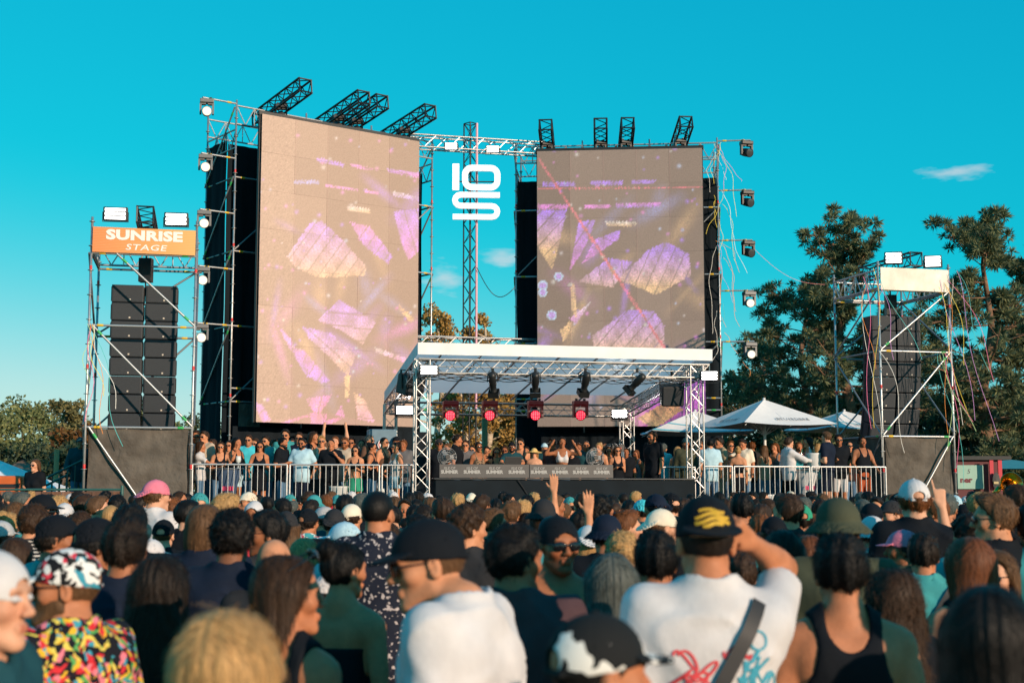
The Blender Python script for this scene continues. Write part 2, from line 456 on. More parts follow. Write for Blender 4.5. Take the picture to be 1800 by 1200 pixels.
def banner_material(name, c0, c1):
    m = bpy.data.materials.new(name); m.use_nodes = True; nt = m.node_tree; b = nt.nodes["Principled BSDF"]; b.inputs['Roughness'].default_value = .6
    tc = nt.nodes.new("ShaderNodeTexCoord"); sp = nt.nodes.new("ShaderNodeSeparateXYZ"); nt.links.new(tc.outputs['Generated'], sp.inputs[0])
    r = nt.nodes.new("ShaderNodeValToRGB"); r.color_ramp.elements[0].color = lin(c0); r.color_ramp.elements[1].color = lin(c1)
    nt.links.new(sp.outputs[0], r.inputs[0])
    w = nt.nodes.new("ShaderNodeTexWave"); w.wave_type = 'RINGS'; w.inputs['Scale'].default_value = 5; w.inputs['Distortion'].default_value = 3
    nt.links.new(tc.outputs['Generated'], w.inputs['Vector'])
    mr = nt.nodes.new("ShaderNodeMapRange"); mr.inputs[1].default_value = .88; mr.inputs[2].default_value = 1.0; mr.inputs[4].default_value = .35
    nt.links.new(w.outputs[0], mr.inputs[0])
    mx = nt.nodes.new("ShaderNodeMix"); mx.data_type = 'RGBA'; nt.links.new(mr.outputs[0], mx.inputs[0]); nt.links.new(r.outputs[0], mx.inputs[6]); mx.inputs[7].default_value = (.85, .6, .4, 1)
    nt.links.new(mx.outputs[2], b.inputs['Base Color'])
    return m

def speaker_tower(label, FL, ux, vx, w, d, base_lv, nets, brace_dir, top_z=7.25):
    """four-legged scaffold tower; FL front-left foot, ux/vx unit plan vectors"""
    t = thing("scaffold_tower", label, "scaffold tower", FL)
    C = [Vector(FL), Vector(FL) + ux * w, Vector(FL) + ux * w + vx * d, Vector(FL) + vx * d]
    Z = lambda p, z: Vector((p.x, p.y, z))
    for c in C: pole(t, Z(c, 0), Z(c, top_z + .15))
    for lv in base_lv:
        for i in range(4):
            if lv < 1 and i == 0: continue
            ledger(t, Z(C[i], lv), Z(C[(i + 1) % 4], lv), material=STEEL if i in (0,) else STEEL2)
    for i in (1, 2, 3):
        lattice(t, Z(C[i], top_z - .05), Z(C[(i + 1) % 4], top_z - .05), .45)
    L = base_lv
    for i, (z0, z1) in enumerate(zip(L[:-1], L[1:])):
        lo, hi = z0, z1
        fa, fb = (C[0], C[1]) if brace_dir else (C[1], C[0])
        st = .24 if i == len(L) - 2 and brace_dir else .03
        off = vx * -.04
        ledger(t, Z(fa.lerp(fb, st), hi) + off, Z(fb, lo + .03) + off, "brace", .024, STEEL, GRN)
        ledger(t, Z(C[3], lo + .05) + vx * .04, Z(C[2], hi) + vx * .04, "brace", .022, STEEL2, None)
        a, b = (C[0], C[3]) if i % 2 else (C[3], C[0])
        ledger(t, Z(a, lo + .05) - ux * .04, Z(b, hi) - ux * .04, "brace", .022, STEEL2, None)
        ledger(t, Z(C[1], lo + .05) + ux * .04, Z(C[2], hi) + ux * .04, "brace", .022, STEEL2, None)
    cloth_sheet("scrim", Z(C[0].lerp(C[1], .03), 0) + vx * .05, Z(C[1].lerp(C[0], .03), 0) + vx * .05, .12, L[1] - .03, NETM, t, 36, 16, .035, 2.6, .006)
    cloth_sheet("scrim", Z(C[3], 0) + ux * .05, Z(C[0], 0) + ux * .05, .12, L[1] - .03, NETM, t, 16, 8, .02, 2, .006)
    cloth_sheet("scrim", Z(C[1], 0) - ux * .05, Z(C[2], 0) - ux * .05, .12, L[1] - .03, NETM, t, 16, 8, .02, 2, .006)
    # hoist beam and chain motor
    mid = C[0].lerp(C[2], .5); a, b = Z(C[0].lerp(C[1], .5) - vx * .15, top_z + .22), Z(C[3].lerp(C[2], .5) + vx * .15, top_z + .22)
    box_truss(t, a, b, .32, BLACKM, name="hoist_truss", r=.022, rl=.011)
    mb = MB().box(Z(mid, top_z - .75), (.26, .22, .5)).tube(Z(mid, top_z - .5), Z(mid, top_z + .1), .02, 6).tube(Z(mid, top_z - 1), Z(mid, top_z - 1.3), .018, 6)
    mb.build("chain_hoist", BLACKM, t)
    return t, C, mid
lt, LC, Lmid = speaker_tower("left scaffold tower of galvanised tubes with orange banner, black mesh round its foot", S(-2.07, 0, 0), SU, SV, 2.07, 2.07, (.25, 3.14, 5.19, 6.66), True, True)
line_array("left column of black line array cabinets hung inside the orange bannered tower", Lmid - SU * .345 + Vector((0, 0, 6.15)), 8, SR, h=.378)
line_array("right column of black line array cabinets hung inside the orange bannered tower", Lmid + SU * .345 + Vector((0, 0, 6.15)), 8, SR, h=.378)
# banner
bn = thing("banner", "orange sign reading SUNRISE STAGE along the top of the left tower", "banner", S(-1.04, -.06, 6.93))
_Bm = Matrix.Translation(S(-1.035, -.06, 6.93)) @ SR.to_4x4()
obj("board", bevel_box("board", (2.03, .02, .52), .004), banner_material("orange_banner", (.70, .22, .06), (.80, .40, .12)), bn, _Bm)
LET = mat("white_print", (.8, .78, .74), .6)
_txtR = Matrix.Rotation(math.pi / 2, 4, 'X')
obj("lettering", text_mesh("SUNRISE", .27, .003, 1.42, 0, .014, spacing=1.05), LET, bn, _Bm @ Matrix.Translation((0, -.014, .1)) @ _txtR)
obj("lettering", text_mesh("STAGE", .17, .003, 1.5, .15, .002, spacing=1.1), LET, bn, _Bm @ Matrix.Translation((.03, -.014, -.14)) @ _txtR)
flood("flood light above the left end of the orange banner", S(-1.62, -.12, 7.46), (.15, -1, -.06), .48, .28)
flood("flood light above the right end of the orange banner", S(-.42, -.12, 7.40), (.15, -1, -.06), .48, .28)

# right tower
RA = math.atan2(.255, .967)
RUx = Vector((math.cos(RA), math.sin(RA), 0)); RVx = Vector((-math.sin(RA), math.cos(RA), 0)); RRot = Matrix((RUx, RVx, Vector((0, 0, 1)))).transposed()
RFL = Vector((8.86, 32.7, 0))
rt, RC, Rmid = speaker_tower("right scaffold tower hung with paper streamers, white banner on top, mesh round its foot", RFL, RUx, RVx, 1.93, 2.2, (.25, 3.17, 5.22, 6.7), True, False)
line_array("left column of black line array cabinets hung inside the white bannered tower", Rmid - RUx * .345 + Vector((0, 0, 6.2)), 8, RRot, h=.378, curve=.035)
line_array("right column of black line array cabinets hung inside the white bannered tower", Rmid + RUx * .345 + Vector((0, 0, 6.2)), 8, RRot, h=.378, curve=.035)
bn2 = thing("banner", "sun-bleached white and cream banner along the top of the right tower", "banner", RFL + RUx * .96 + Vector((0, 0, 7)))
_m2 = mat("bleached_banner", (.78, .70, .60), .6, var=.25, vscale=2.5)
obj("board", bevel_box("board", (1.86, .02, .55), .004), _m2, bn2, Matrix.Translation(RFL + RUx * .965 - RVx * .06 + Vector((0, 0, 6.97))) @ RRot.to_4x4())
flood("flood light above the left end of the white banner", RFL + RUx * .38 - RVx * .1 + Vector((0, 0, 7.48)), (-.2, -1, -.06), .42, .3)
flood("flood light above the right end of the white banner", RFL + RUx * 1.45 - RVx * .1 + Vector((0, 0, 7.44)), (-.2, -1, -.06), .42, .3)

# ---- the two scaffold wings that carry the LED walls
WA, WB, WC, WD = Vector((-7.4, 35.8, 0)), Vector((-2.37, 39.7, 0)), Vector((.12, 40.3, 0)), Vector((6.1, 39.75, 0))
def wing(label, A, B, arm_sign):
    t = thing("scaffold_wall", label, "scaffold", A)
    d = (B - A); L = d.length; d.normalize(); n = Vector((d.y, -d.x, 0))       # n points to the crowd
    Z = lambda p, z: Vector((p.x, p.y, z))
    dep = 1.75; ps = [A + d * (L * i / 3) for i in range(4)]
    for p in ps:
        pole(t, Z(p, 0), Z(p, 12.3)); pole(t, Z(p - n * dep, 0), Z(p - n * dep, 12.3 if p is not ps[0] or arm_sign > 0 else 12.3), False)
    for z in (2.2, 4.2, 4.55, 6.2, 8.2, 10.2):
        for i in range(3):
            ledger(t, Z(ps[i], z), Z(ps[i + 1], z))
    for z in (4.2, 6.2, 8.2, 10.2):
        for e in (ps[0], ps[3]): ledger(t, Z(e, z), Z(e - n * dep, z), material=STEEL2)
        for i in range(3): ledger(t, Z(ps[i] - n * dep, z), Z(ps[i + 1] - n * dep, z), material=STEEL2, band=None)
    for i in range(3):
        lattice(t, Z(ps[i], 12.15), Z(ps[i + 1], 12.15), .5); lattice(t, Z(ps[i] - n * dep, 12.15), Z(ps[i + 1] - n * dep, 12.15), .5)
    for e in (ps[0], ps[3]): lattice(t, Z(e, 11.5), Z(e - n * dep, 11.5), .5)
    for e in (ps[0], ps[3]):
        lv = (4.2, 6.2, 8.2, 10.2, 12.1); off = d * (-.05 if e is ps[0] else .05)
        for i, (z0, z1) in enumerate(zip(lv[:-1], lv[1:])):
            ledger(t, Z(e - n * dep, z0) + off, Z(e, z1) + off, "brace", .023, STEEL, GRN)
    for i in (0, 2):
        for z0 in (4.2, 8.2): ledger(t, Z(ps[i], z0) - n * .06, Z(ps[i + 1], z0 + 2) - n * .06, "brace", .022, STEEL2, None)
    back = -n * .5
    cloth_sheet("black_drape", Z(A, 0) + back + d * .02, Z(B, 0) + back - d * .02, .05, 11.2, DRAPE, t, 70, 16, .04, 16)
    for e in (ps[0], ps[3]): cloth_sheet("black_drape", Z(e, 0) - n * .52, Z(e - n * (dep - .1), 0), .05, 11.3, DRAPE, t, 16, 10, .03, 3)
    cloth_sheet("black_drape", Z(A, 0) + n * .08 + d * (.05 if arm_sign < 0 else .75), Z(B, 0) + n * .08 - d * .05, .05, 3.55, DRAPE, t, 60, 6, .035, 18)
    # light arms
    end = ps[0] if arm_sign < 0 else ps[3]
    arms = []
    for z in (12.2, 10.7, 9.2, 7.7, 6.2):
        a = Z(end, z); b = a + d * (arm_sign * .98); ledger(t, a, b, "light_arm", .0245, STEEL, YEL); arms.append(b - d * (arm_sign * .12))
    return t, d, n, arms
lw, Ld, Ln, Larms = wing("tall scaffold wall with black drapes behind the left LED screen", WA, WB, -1)
rw, Rd, Rn, Rarms = wing("tall scaffold wall with black drapes behind the right LED screen", WC, WD, 1)
obj("scrim", bevel_box("scrim", (.62, .02, .75), .005), NETM, lw, Matrix.Translation(WA + Ld * .55 + Ln * .03 + Vector((0, 0, 3.78))) @ basis(Ln, Vector((0, 0, 1))).to_4x4() @ Matrix.Rotation(-math.pi / 2, 4, 'X'))
ORD = ["topmost", "second from the top", "middle", "second from the bottom", "lowest"]
for i, p in enumerate(Larms):
    moving_head(f"moving light on an arm of the left scaffold, {ORD[i]} of five", p - Vector((0, 0, .03)), (.25, -1, -.16), True, mat("grey_plastic", (.16, .16, .165), .5), group="moving lights on scaffold arms")
for i, p in enumerate(Rarms):
    moving_head(f"moving light on an arm of the right scaffold, {ORD[i]} of five", p - Vector((0, 0, .03)), (.55 if i < 3 else .05, -1, -.35 if i < 3 else -.16), i >= 3, BLACKP if i < 3 else mat("grey_plastic", (.16, .16, .165), .5), group="moving lights on scaffold arms")
# black truss stubs that lean out over the crowd, each with a fixture below
def stub(label, foot, dirv, L=2.3):
    t = thing("truss_boom", label, "truss", foot, "black truss booms on the scaffold tops")
    a = Vector(foot); dv = Vector(dirv).normalized(); box_truss(t, a - dv * 1.0, a + dv * L, .36, BLACKM, r=.03, rl=.015, cell=.24)
    return a
for i, k in enumerate((1.15, 2.95, 3.55, 5.15)):
    f = WA + Ld * k + Vector((0, 0, 12.28)); q = ["leftmost", "second", "third", "rightmost"][i]
    stub(f"black truss boom leaning out above the left LED screen, {q} of four", f, Ln + Vector((0, 0, .14)), 1.7)
    moving_head(f"black fixture under the {q} truss boom of the left screen", f + Ln * .35 + Vector((0, 0, .02)), (.2, -1, -.5), False, group="fixtures under the truss booms", scale=.9)
for i, k in enumerate((.95, 2.55, 3.3, 4.9)):
    f = WC + Rd * k + Vector((0, 0, 12.2)); q = ["leftmost", "second", "third", "rightmost"][i]
    stub(f"black truss boom standing above the right LED screen, {q} of four", f, Rn * .75 + Rd * (.0, .02, .06, .14)[i] + Vector((0, 0, .30)), 1.0)
    moving_head(f"black fixture under the {q} truss boom of the right screen", f + Rn * .3 + Vector((0, 0, .0)), (0, -1, -.5), False, group="fixtures under the truss booms", scale=.9)

# ---- centre: two cross trusses, black mast, white logo
ct = thing("truss_bridge", "silver truss beam spanning the gap between the LED walls at the top", "truss", WB + Vector((0, 0, 12.1)))
box_truss(ct, WB + Vector((-.6, -.5, 12.05)), WC + Vector((.75, .05, 12.1)), .36, ALU, r=.025, rl=.012)
ct2 = thing("truss_bridge", "silver truss beam spanning the gap just above the stage canopy", "truss", WB + Vector((0, 0, 6.1)))
box_truss(ct2, WB + Vector((-.9, -.5, 6.1)), WC + Vector((1.0, .05, 6.1)), .4, ALU, r=.026, rl=.012)
mastX = at(826, 500, 39.85)
ms = thing("mast", "black lattice mast with a pink light tube in the gap between the screens", "mast", (mastX.x, 39.85, 0))
box_truss(ms, (mastX.x, 39.85, 0), (mastX.x, 39.85, 12.75), .27, BLACKM, r=.022, rl=.011, cell=.3)
tube_part("light_tube", (mastX.x + .2, 39.6, 4.2), (mastX.x + .2, 39.6, 12.7), .035, mat("pink_tube", (.55, .32, .36), .4, emit=(1, .25, .4), estr=.18), ms)
logo = thing("logo_sign", "white block letters IOS hung on the black mast", "sign", at(838, 340, 39.4))
LOGO = mat("white_logo", (.9, .9, .92), .4, emit=(1, 1, 1), estr=.45)
def ribbon(pts, wdt, depth, closed=False):
    """flat stroke with rounded joins, in x (right) / z (up), extruded along y"""
    pts = [Vector((p[0], p[1])) for p in pts]; L, Rr = [], []
    n = len(pts)
    for i, p in enumerate(pts):
        a = pts[i - 1] if (i or closed) else None; b = pts[(i + 1) % n] if (i < n - 1 or closed) else None
        d1 = (p - a).normalized() if a is not None else None; d2 = (b - p).normalized() if b is not None else None
        d1 = d1 or d2; d2 = d2 or d1
        m = (d1 + d2).normalized(); nn = Vector((-m.y, m.x)); s = wdt / 2 / max(.3, nn.dot(Vector((-d1.y, d1.x))))
        L.append(p + nn * s); Rr.append(p - nn * s)
    mb = MB(); m = n if closed else n - 1
    for y0 in (0,):
        vs = [(q.x, -depth / 2, q.y) for q in L] + [(q.x, -depth / 2, q.y) for q in Rr] + [(q.x, depth / 2, q.y) for q in L] + [(q.x, depth / 2, q.y) for q in Rr]
        fs = []
        for i in range(m):
            j = (i + 1) % n
            fs += [(i, n + i, n + j, j), (2 * n + i, 2 * n + j, 3 * n + j, 3 * n + i), (i, j, 2 * n + j, 2 * n + i), (n + i, 3 * n + i, 3 * n + j, n + j)]
        if not closed:
            fs += [(0, 2 * n, 3 * n, n), (n - 1, 2 * n - 1, 4 * n - 1, 3 * n - 1)]
        mb.add(vs, fs)
    return mb
def arc(cx, cz, r, a0, a1, n=6): return [(cx + r * math.cos(rad(a0 + (a1 - a0) * i / n)), cz + r * math.sin(rad(a0 + (a1 - a0) * i / n))) for i in range(n + 1)]
_lg = at(838, 339, 39.4); _LM = Matrix.Translation(_lg) @ Matrix.Rotation(.05, 4, 'Z')
px_ = 39.4 / 2400
def lp(x, y): return ((x - 838) * px_, (339 - y) * px_)
wI = 9.5 * px_
obj("letter", ribbon([lp(800.5, 287), lp(800.5, 334.5)], 12 * px_, .1).mesh("letter"), LOGO, logo, _LM)
x0, x1, z0, z1, r_ = lp(817, 0)[0], lp(875, 0)[0], lp(0, 329)[1], lp(0, 294)[1], .2
obj("letter", ribbon(arc(x1 - r_, z1 - r_, r_, 90, 0) + arc(x1 - r_, z0 + r_, r_, 0, -90) + arc(x0 + r_, z0 + r_, r_, -90, -180) + arc(x0 + r_, z1 - r_, r_, 180, 90), 10.5 * px_, .1, True).mesh("letter"), LOGO, logo, _LM)
xa, xb = lp(799, 0)[0], lp(875, 0)[0]; zt, zm, zb = lp(0, 343)[1], lp(0, 363)[1], lp(0, 383)[1]; rr_ = (zt - zm) / 2
obj("letter", ribbon([(xb + .07, zt), (xa + rr_, zt)] + arc(xa + rr_, zm + rr_, rr_, 90, 270)[1:] + [(xb - rr_, zm)] + arc(xb - rr_, zb + rr_, rr_, 90, -90)[1:] + [(xa - .06, zb)], 9.6 * px_, .1).mesh("letter"), LOGO, logo, _LM)
fr_ = MB().box((0, .08, 0), (.03, .03, 1.7)).box((0, .08, .35), (1.2, .03, .03)).box((0, .08, -.4), (1.2, .03, .03)); obj("frame", fr_.mesh("frame"), BLACKM, logo, _LM)
flood("flood light left of the mast under the upper truss beam", at(793, 257, 39.3), (0, -1, -.15), .40, .22)
flood("flood light right of the mast under the upper truss beam", at(866, 262, 39.3), (0, -1, -.15), .40, .22)
cb = MB(); _p = [at(838, 470, 39.5).lerp(at(905, 505, 40), i / 14) + Vector((0, 0, -.55 * math.sin(math.pi * i / 14))) for i in range(15)]
cb.path(_p, .012); tag(cb.build("cable", BLACKP), "thin black cable sagging from the mast to the right scaffold", "cable")

# ---- LED walls: panels of one square metre, picture stored per point
def inpoly(px, py, poly):
    c = np.zeros(px.shape, bool); n = len(poly)
    for i in range(n):
        x0, y0 = poly[i]; x1, y1 = poly[(i + 1) % n]
        if y0 == y1: continue
        m = ((y0 > py) != (y1 > py)) & (px < (x1 - x0) * (py - y0) / (y1 - y0) + x0); c ^= m
    return c
LIL, PNK, YLW, PAL, BLU, MAG, ORG, RDX = (.27, .10, .76), (.60, .12, .60), (.66, .40, .16), (.60, .60, .60), (.16, .26, .70), (.62, .05, .42), (.75, .28, .12), (.62, .04, .12)
LEFT_ART = [([(505, 450), (545, 392), (565, 388), (600, 420), (645, 470), (640, 485), (560, 488), (520, 470)], LIL, YLW, 392, 490),
            ([(615, 390), (650, 398), (690, 450), (682, 464), (640, 432)], PNK, LIL, 390, 460), ([(693, 372), (737, 366), (737, 440), (718, 458), (702, 420)], LIL, PNK, 370, 460),
            ([(558, 563), (596, 526), (661, 566), (638, 605), (584, 572)], LIL, YLW, 526, 640), ([(531, 574), (584, 586), (627, 620), (611, 662), (584, 632), (542, 593)], LIL, YLW, 574, 660),
            ([(515, 612), (535, 616), (581, 670), (565, 673), (550, 666)], PNK, LIL, 612, 672), ([(485, 566), (512, 597), (548, 664), (538, 660), (500, 595)], PNK, LIL, 566, 664),
            ([(538, 701), (584, 693), (558, 735)], PNK, MAG, 693, 735), ([(446, 706), (462, 712), (484, 754), (466, 754)], LIL, MAG, 706, 754), ([(578, 746), (600, 712), (614, 758), (586, 758)], PNK, MAG, 712, 758),
            ([(621, 689), (642, 704), (666, 758), (634, 758)], YLW, PNK, 689, 756), ([(606, 660), (616, 660), (613, 698), (607, 698)], YLW, YLW, 660, 700), ([(659, 610), (714, 630), (712, 637), (661, 618)], PAL, PNK, 610, 637),
            ([(700, 534), (729, 560), (724, 569), (702, 546)], YLW, YLW, 534, 569), ([(516, 317), (562, 317), (562, 324), (518, 323)], BLU, BLU, 0, 1), ([(572, 324), (630, 332), (630, 336), (572, 328)], PNK, PNK, 0, 1),
            ([(640, 333), (666, 338), (665, 343), (641, 338)], PNK, PNK, 0, 1), ([(555, 276), (606, 288), (604, 294), (556, 283)], LIL, LIL, 0, 1), ([(616, 287), (655, 296), (652, 301), (619, 293)], PNK, PNK, 0, 1),
            ([(680, 296), (737, 304), (737, 313), (684, 303)], LIL, PNK, 296, 313), ([(690, 335), (737, 347), (737, 354), (692, 345)], PAL, LIL, 335, 354), ([(609, 361), (651, 367), (650, 375), (611, 370)], PAL, YLW, 361, 375),
            ([(443, 745), (560, 724), (660, 742), (735, 757), (735, 800), (443, 800)], (.05, .012, .03), (.10, .012, .05), 720, 760),  # dark peaked patch: cast shadow at the screen's foot painted into the picture
            ([(460, 752), (540, 728), (545, 730), (480, 754)], MAG, MAG, 0, 1), ([(520, 752), (600, 732), (606, 735), (550, 755)], MAG, MAG, 0, 1), ([(545, 726), (575, 728), (570, 758), (548, 757)], MAG, PNK, 726, 758)]
RIGHT_ART = [([(953, 320), (1010, 320), (1010, 328), (953, 328)], LIL, LIL, 0, 1), ([(1038, 318), (1094, 318), (1094, 325), (1038, 325)], LIL, LIL, 0, 1), ([(1110, 316), (1154, 317), (1150, 323), (1110, 323)], LIL, LIL, 0, 1),
             ([(944, 359), (1000, 360), (998, 367), (944, 367)], PNK, PNK, 0, 1), ([(1028, 360), (1073, 360), (1073, 366), (1028, 366)], PNK, PNK, 0, 1), ([(1082, 358), (1161, 356), (1161, 363), (1082, 365)], PNK, LIL, 356, 365), ([(1064, 389), (1119, 390), (1117, 398), (1066, 397)], PAL, YLW, 389, 398),
             ([(940, 369), (996, 369), (979, 446), (970, 474), (940, 425)], LIL, YLW, 375, 440), ([(1017, 390), (1047, 386), (1028, 435), (1000, 477), (1010, 432)], LIL, PNK, 386, 477), ([(1045, 421), (1091, 404), (1087, 421), (1024, 463)], LIL, PNK, 404, 463),
             ([(1017, 495), (1070, 453), (1112, 460), (1077, 505)], LIL, YLW, 453, 520), ([(1087, 491), (1140, 439), (1171, 425), (1210, 446), (1215, 484), (1154, 518)], LIL, YLW, 440, 505), ([(1042, 589), (1105, 544), (1150, 547), (1168, 572), (1165, 640), (1045, 640)], LIL, YLW, 544, 625),
             ([(1100, 725), (1150, 690), (1250, 660), (1250, 790), (1150, 790)], (.60, .12, .62), (.55, .08, .30), 680, 780), ([(1120, 735), (1180, 700), (1200, 720), (1150, 755)], ORG, YLW, 700, 755),
             ([(944, 278), (948, 278), (1124, 541), (1120, 545)], RDX, RDX, 0, 1), ([(1120, 541), (1124, 541), (1180, 625), (1176, 628)], RDX, RDX, 0, 1), ([(944, 331), (1240, 328), (1240, 330), (944, 333)], RDX, RDX, 0, 1),
             ([(1000, 560), (1043, 527), (1030, 545), (1015, 570)], PAL, PNK, 527, 570), ([(985, 580), (1003, 563), (1006, 580), (990, 600)], YLW, YLW, 0, 1), ([(1003, 505), (1010, 495), (1014, 560), (1004, 545)], PAL, YLW, 0, 1)]
def led_mat():
    m = bpy.data.materials.new("led_panel"); m.use_nodes = True; nt = m.node_tree; b = nt.nodes["Principled BSDF"]
    b.inputs['Roughness'].default_value = .55; b.inputs['Specular IOR Level'].default_value = .35
    a = nt.nodes.new("ShaderNodeAttribute"); a.attribute_name = "picture"
    a2 = nt.nodes.new("ShaderNodeAttribute"); a2.attribute_name = "face"
    tc = nt.nodes.new("ShaderNodeTexCoord")
    nz = nt.nodes.new("ShaderNodeTexNoise"); nz.inputs['Scale'].default_value = 30; nz.inputs['Detail'].default_value = 3; nt.links.new(tc.outputs['Object'], nz.inputs['Vector'])
    mr = nt.nodes.new("ShaderNodeMapRange"); mr.inputs[1].default_value = .3; mr.inputs[2].default_value = .7; mr.inputs[3].default_value = .90; mr.inputs[4].default_value = 1.10; nt.links.new(nz.outputs[0], mr.inputs[0])
    mx = nt.nodes.new("ShaderNodeMix"); mx.data_type = 'RGBA'; mx.blend_type = 'MULTIPLY'; mx.inputs[0].default_value = 1
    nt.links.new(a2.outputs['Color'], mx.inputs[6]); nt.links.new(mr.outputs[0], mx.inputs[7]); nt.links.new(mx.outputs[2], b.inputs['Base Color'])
    # emissive pixels: colour-shifted dither
    n2 = nt.nodes.new("ShaderNodeTexNoise"); n2.inputs['Scale'].default_value = 17; n2.inputs['Detail'].default_value = 6; n2.inputs['Roughness'].default_value = .8; nt.links.new(tc.outputs['Object'], n2.inputs['Vector'])
    s2 = nt.nodes.new("ShaderNodeMapRange"); s2.inputs[1].default_value = .32; s2.inputs[2].default_value = .66; s2.inputs[3].default_value = .25; s2.inputs[4].default_value = 1.6
    nt.links.new(n2.outputs[0], s2.inputs[0])
    m2 = nt.nodes.new("ShaderNodeMix"); m2.data_type = 'RGBA'; m2.blend_type = 'MULTIPLY'; m2.inputs[0].default_value = 1
    nt.links.new(a.outputs['Color'], m2.inputs[6]); nt.links.new(s2.outputs[0], m2.inputs[7])
    n3 = nt.nodes.new("ShaderNodeTexNoise"); n3.inputs['Scale'].default_value = 55; n3.inputs['Detail'].default_value = 1; nt.links.new(tc.outputs['Object'], n3.inputs['Vector'])
    m3 = nt.nodes.new("ShaderNodeMix"); m3.data_type = 'RGBA'; m3.blend_type = 'OVERLAY'; m3.inputs[0].default_value = .55
    nt.links.new(m2.outputs[2], m3.inputs[6]); nt.links.new(n3.outputs['Color'], m3.inputs[7])
    nt.links.new(m3.outputs[2], b.inputs['Emission Color']); b.inputs['Emission Strength'].default_value = .78
    m.cycles.emission_sampling = 'NONE'
    return m
LEDM = led_mat()
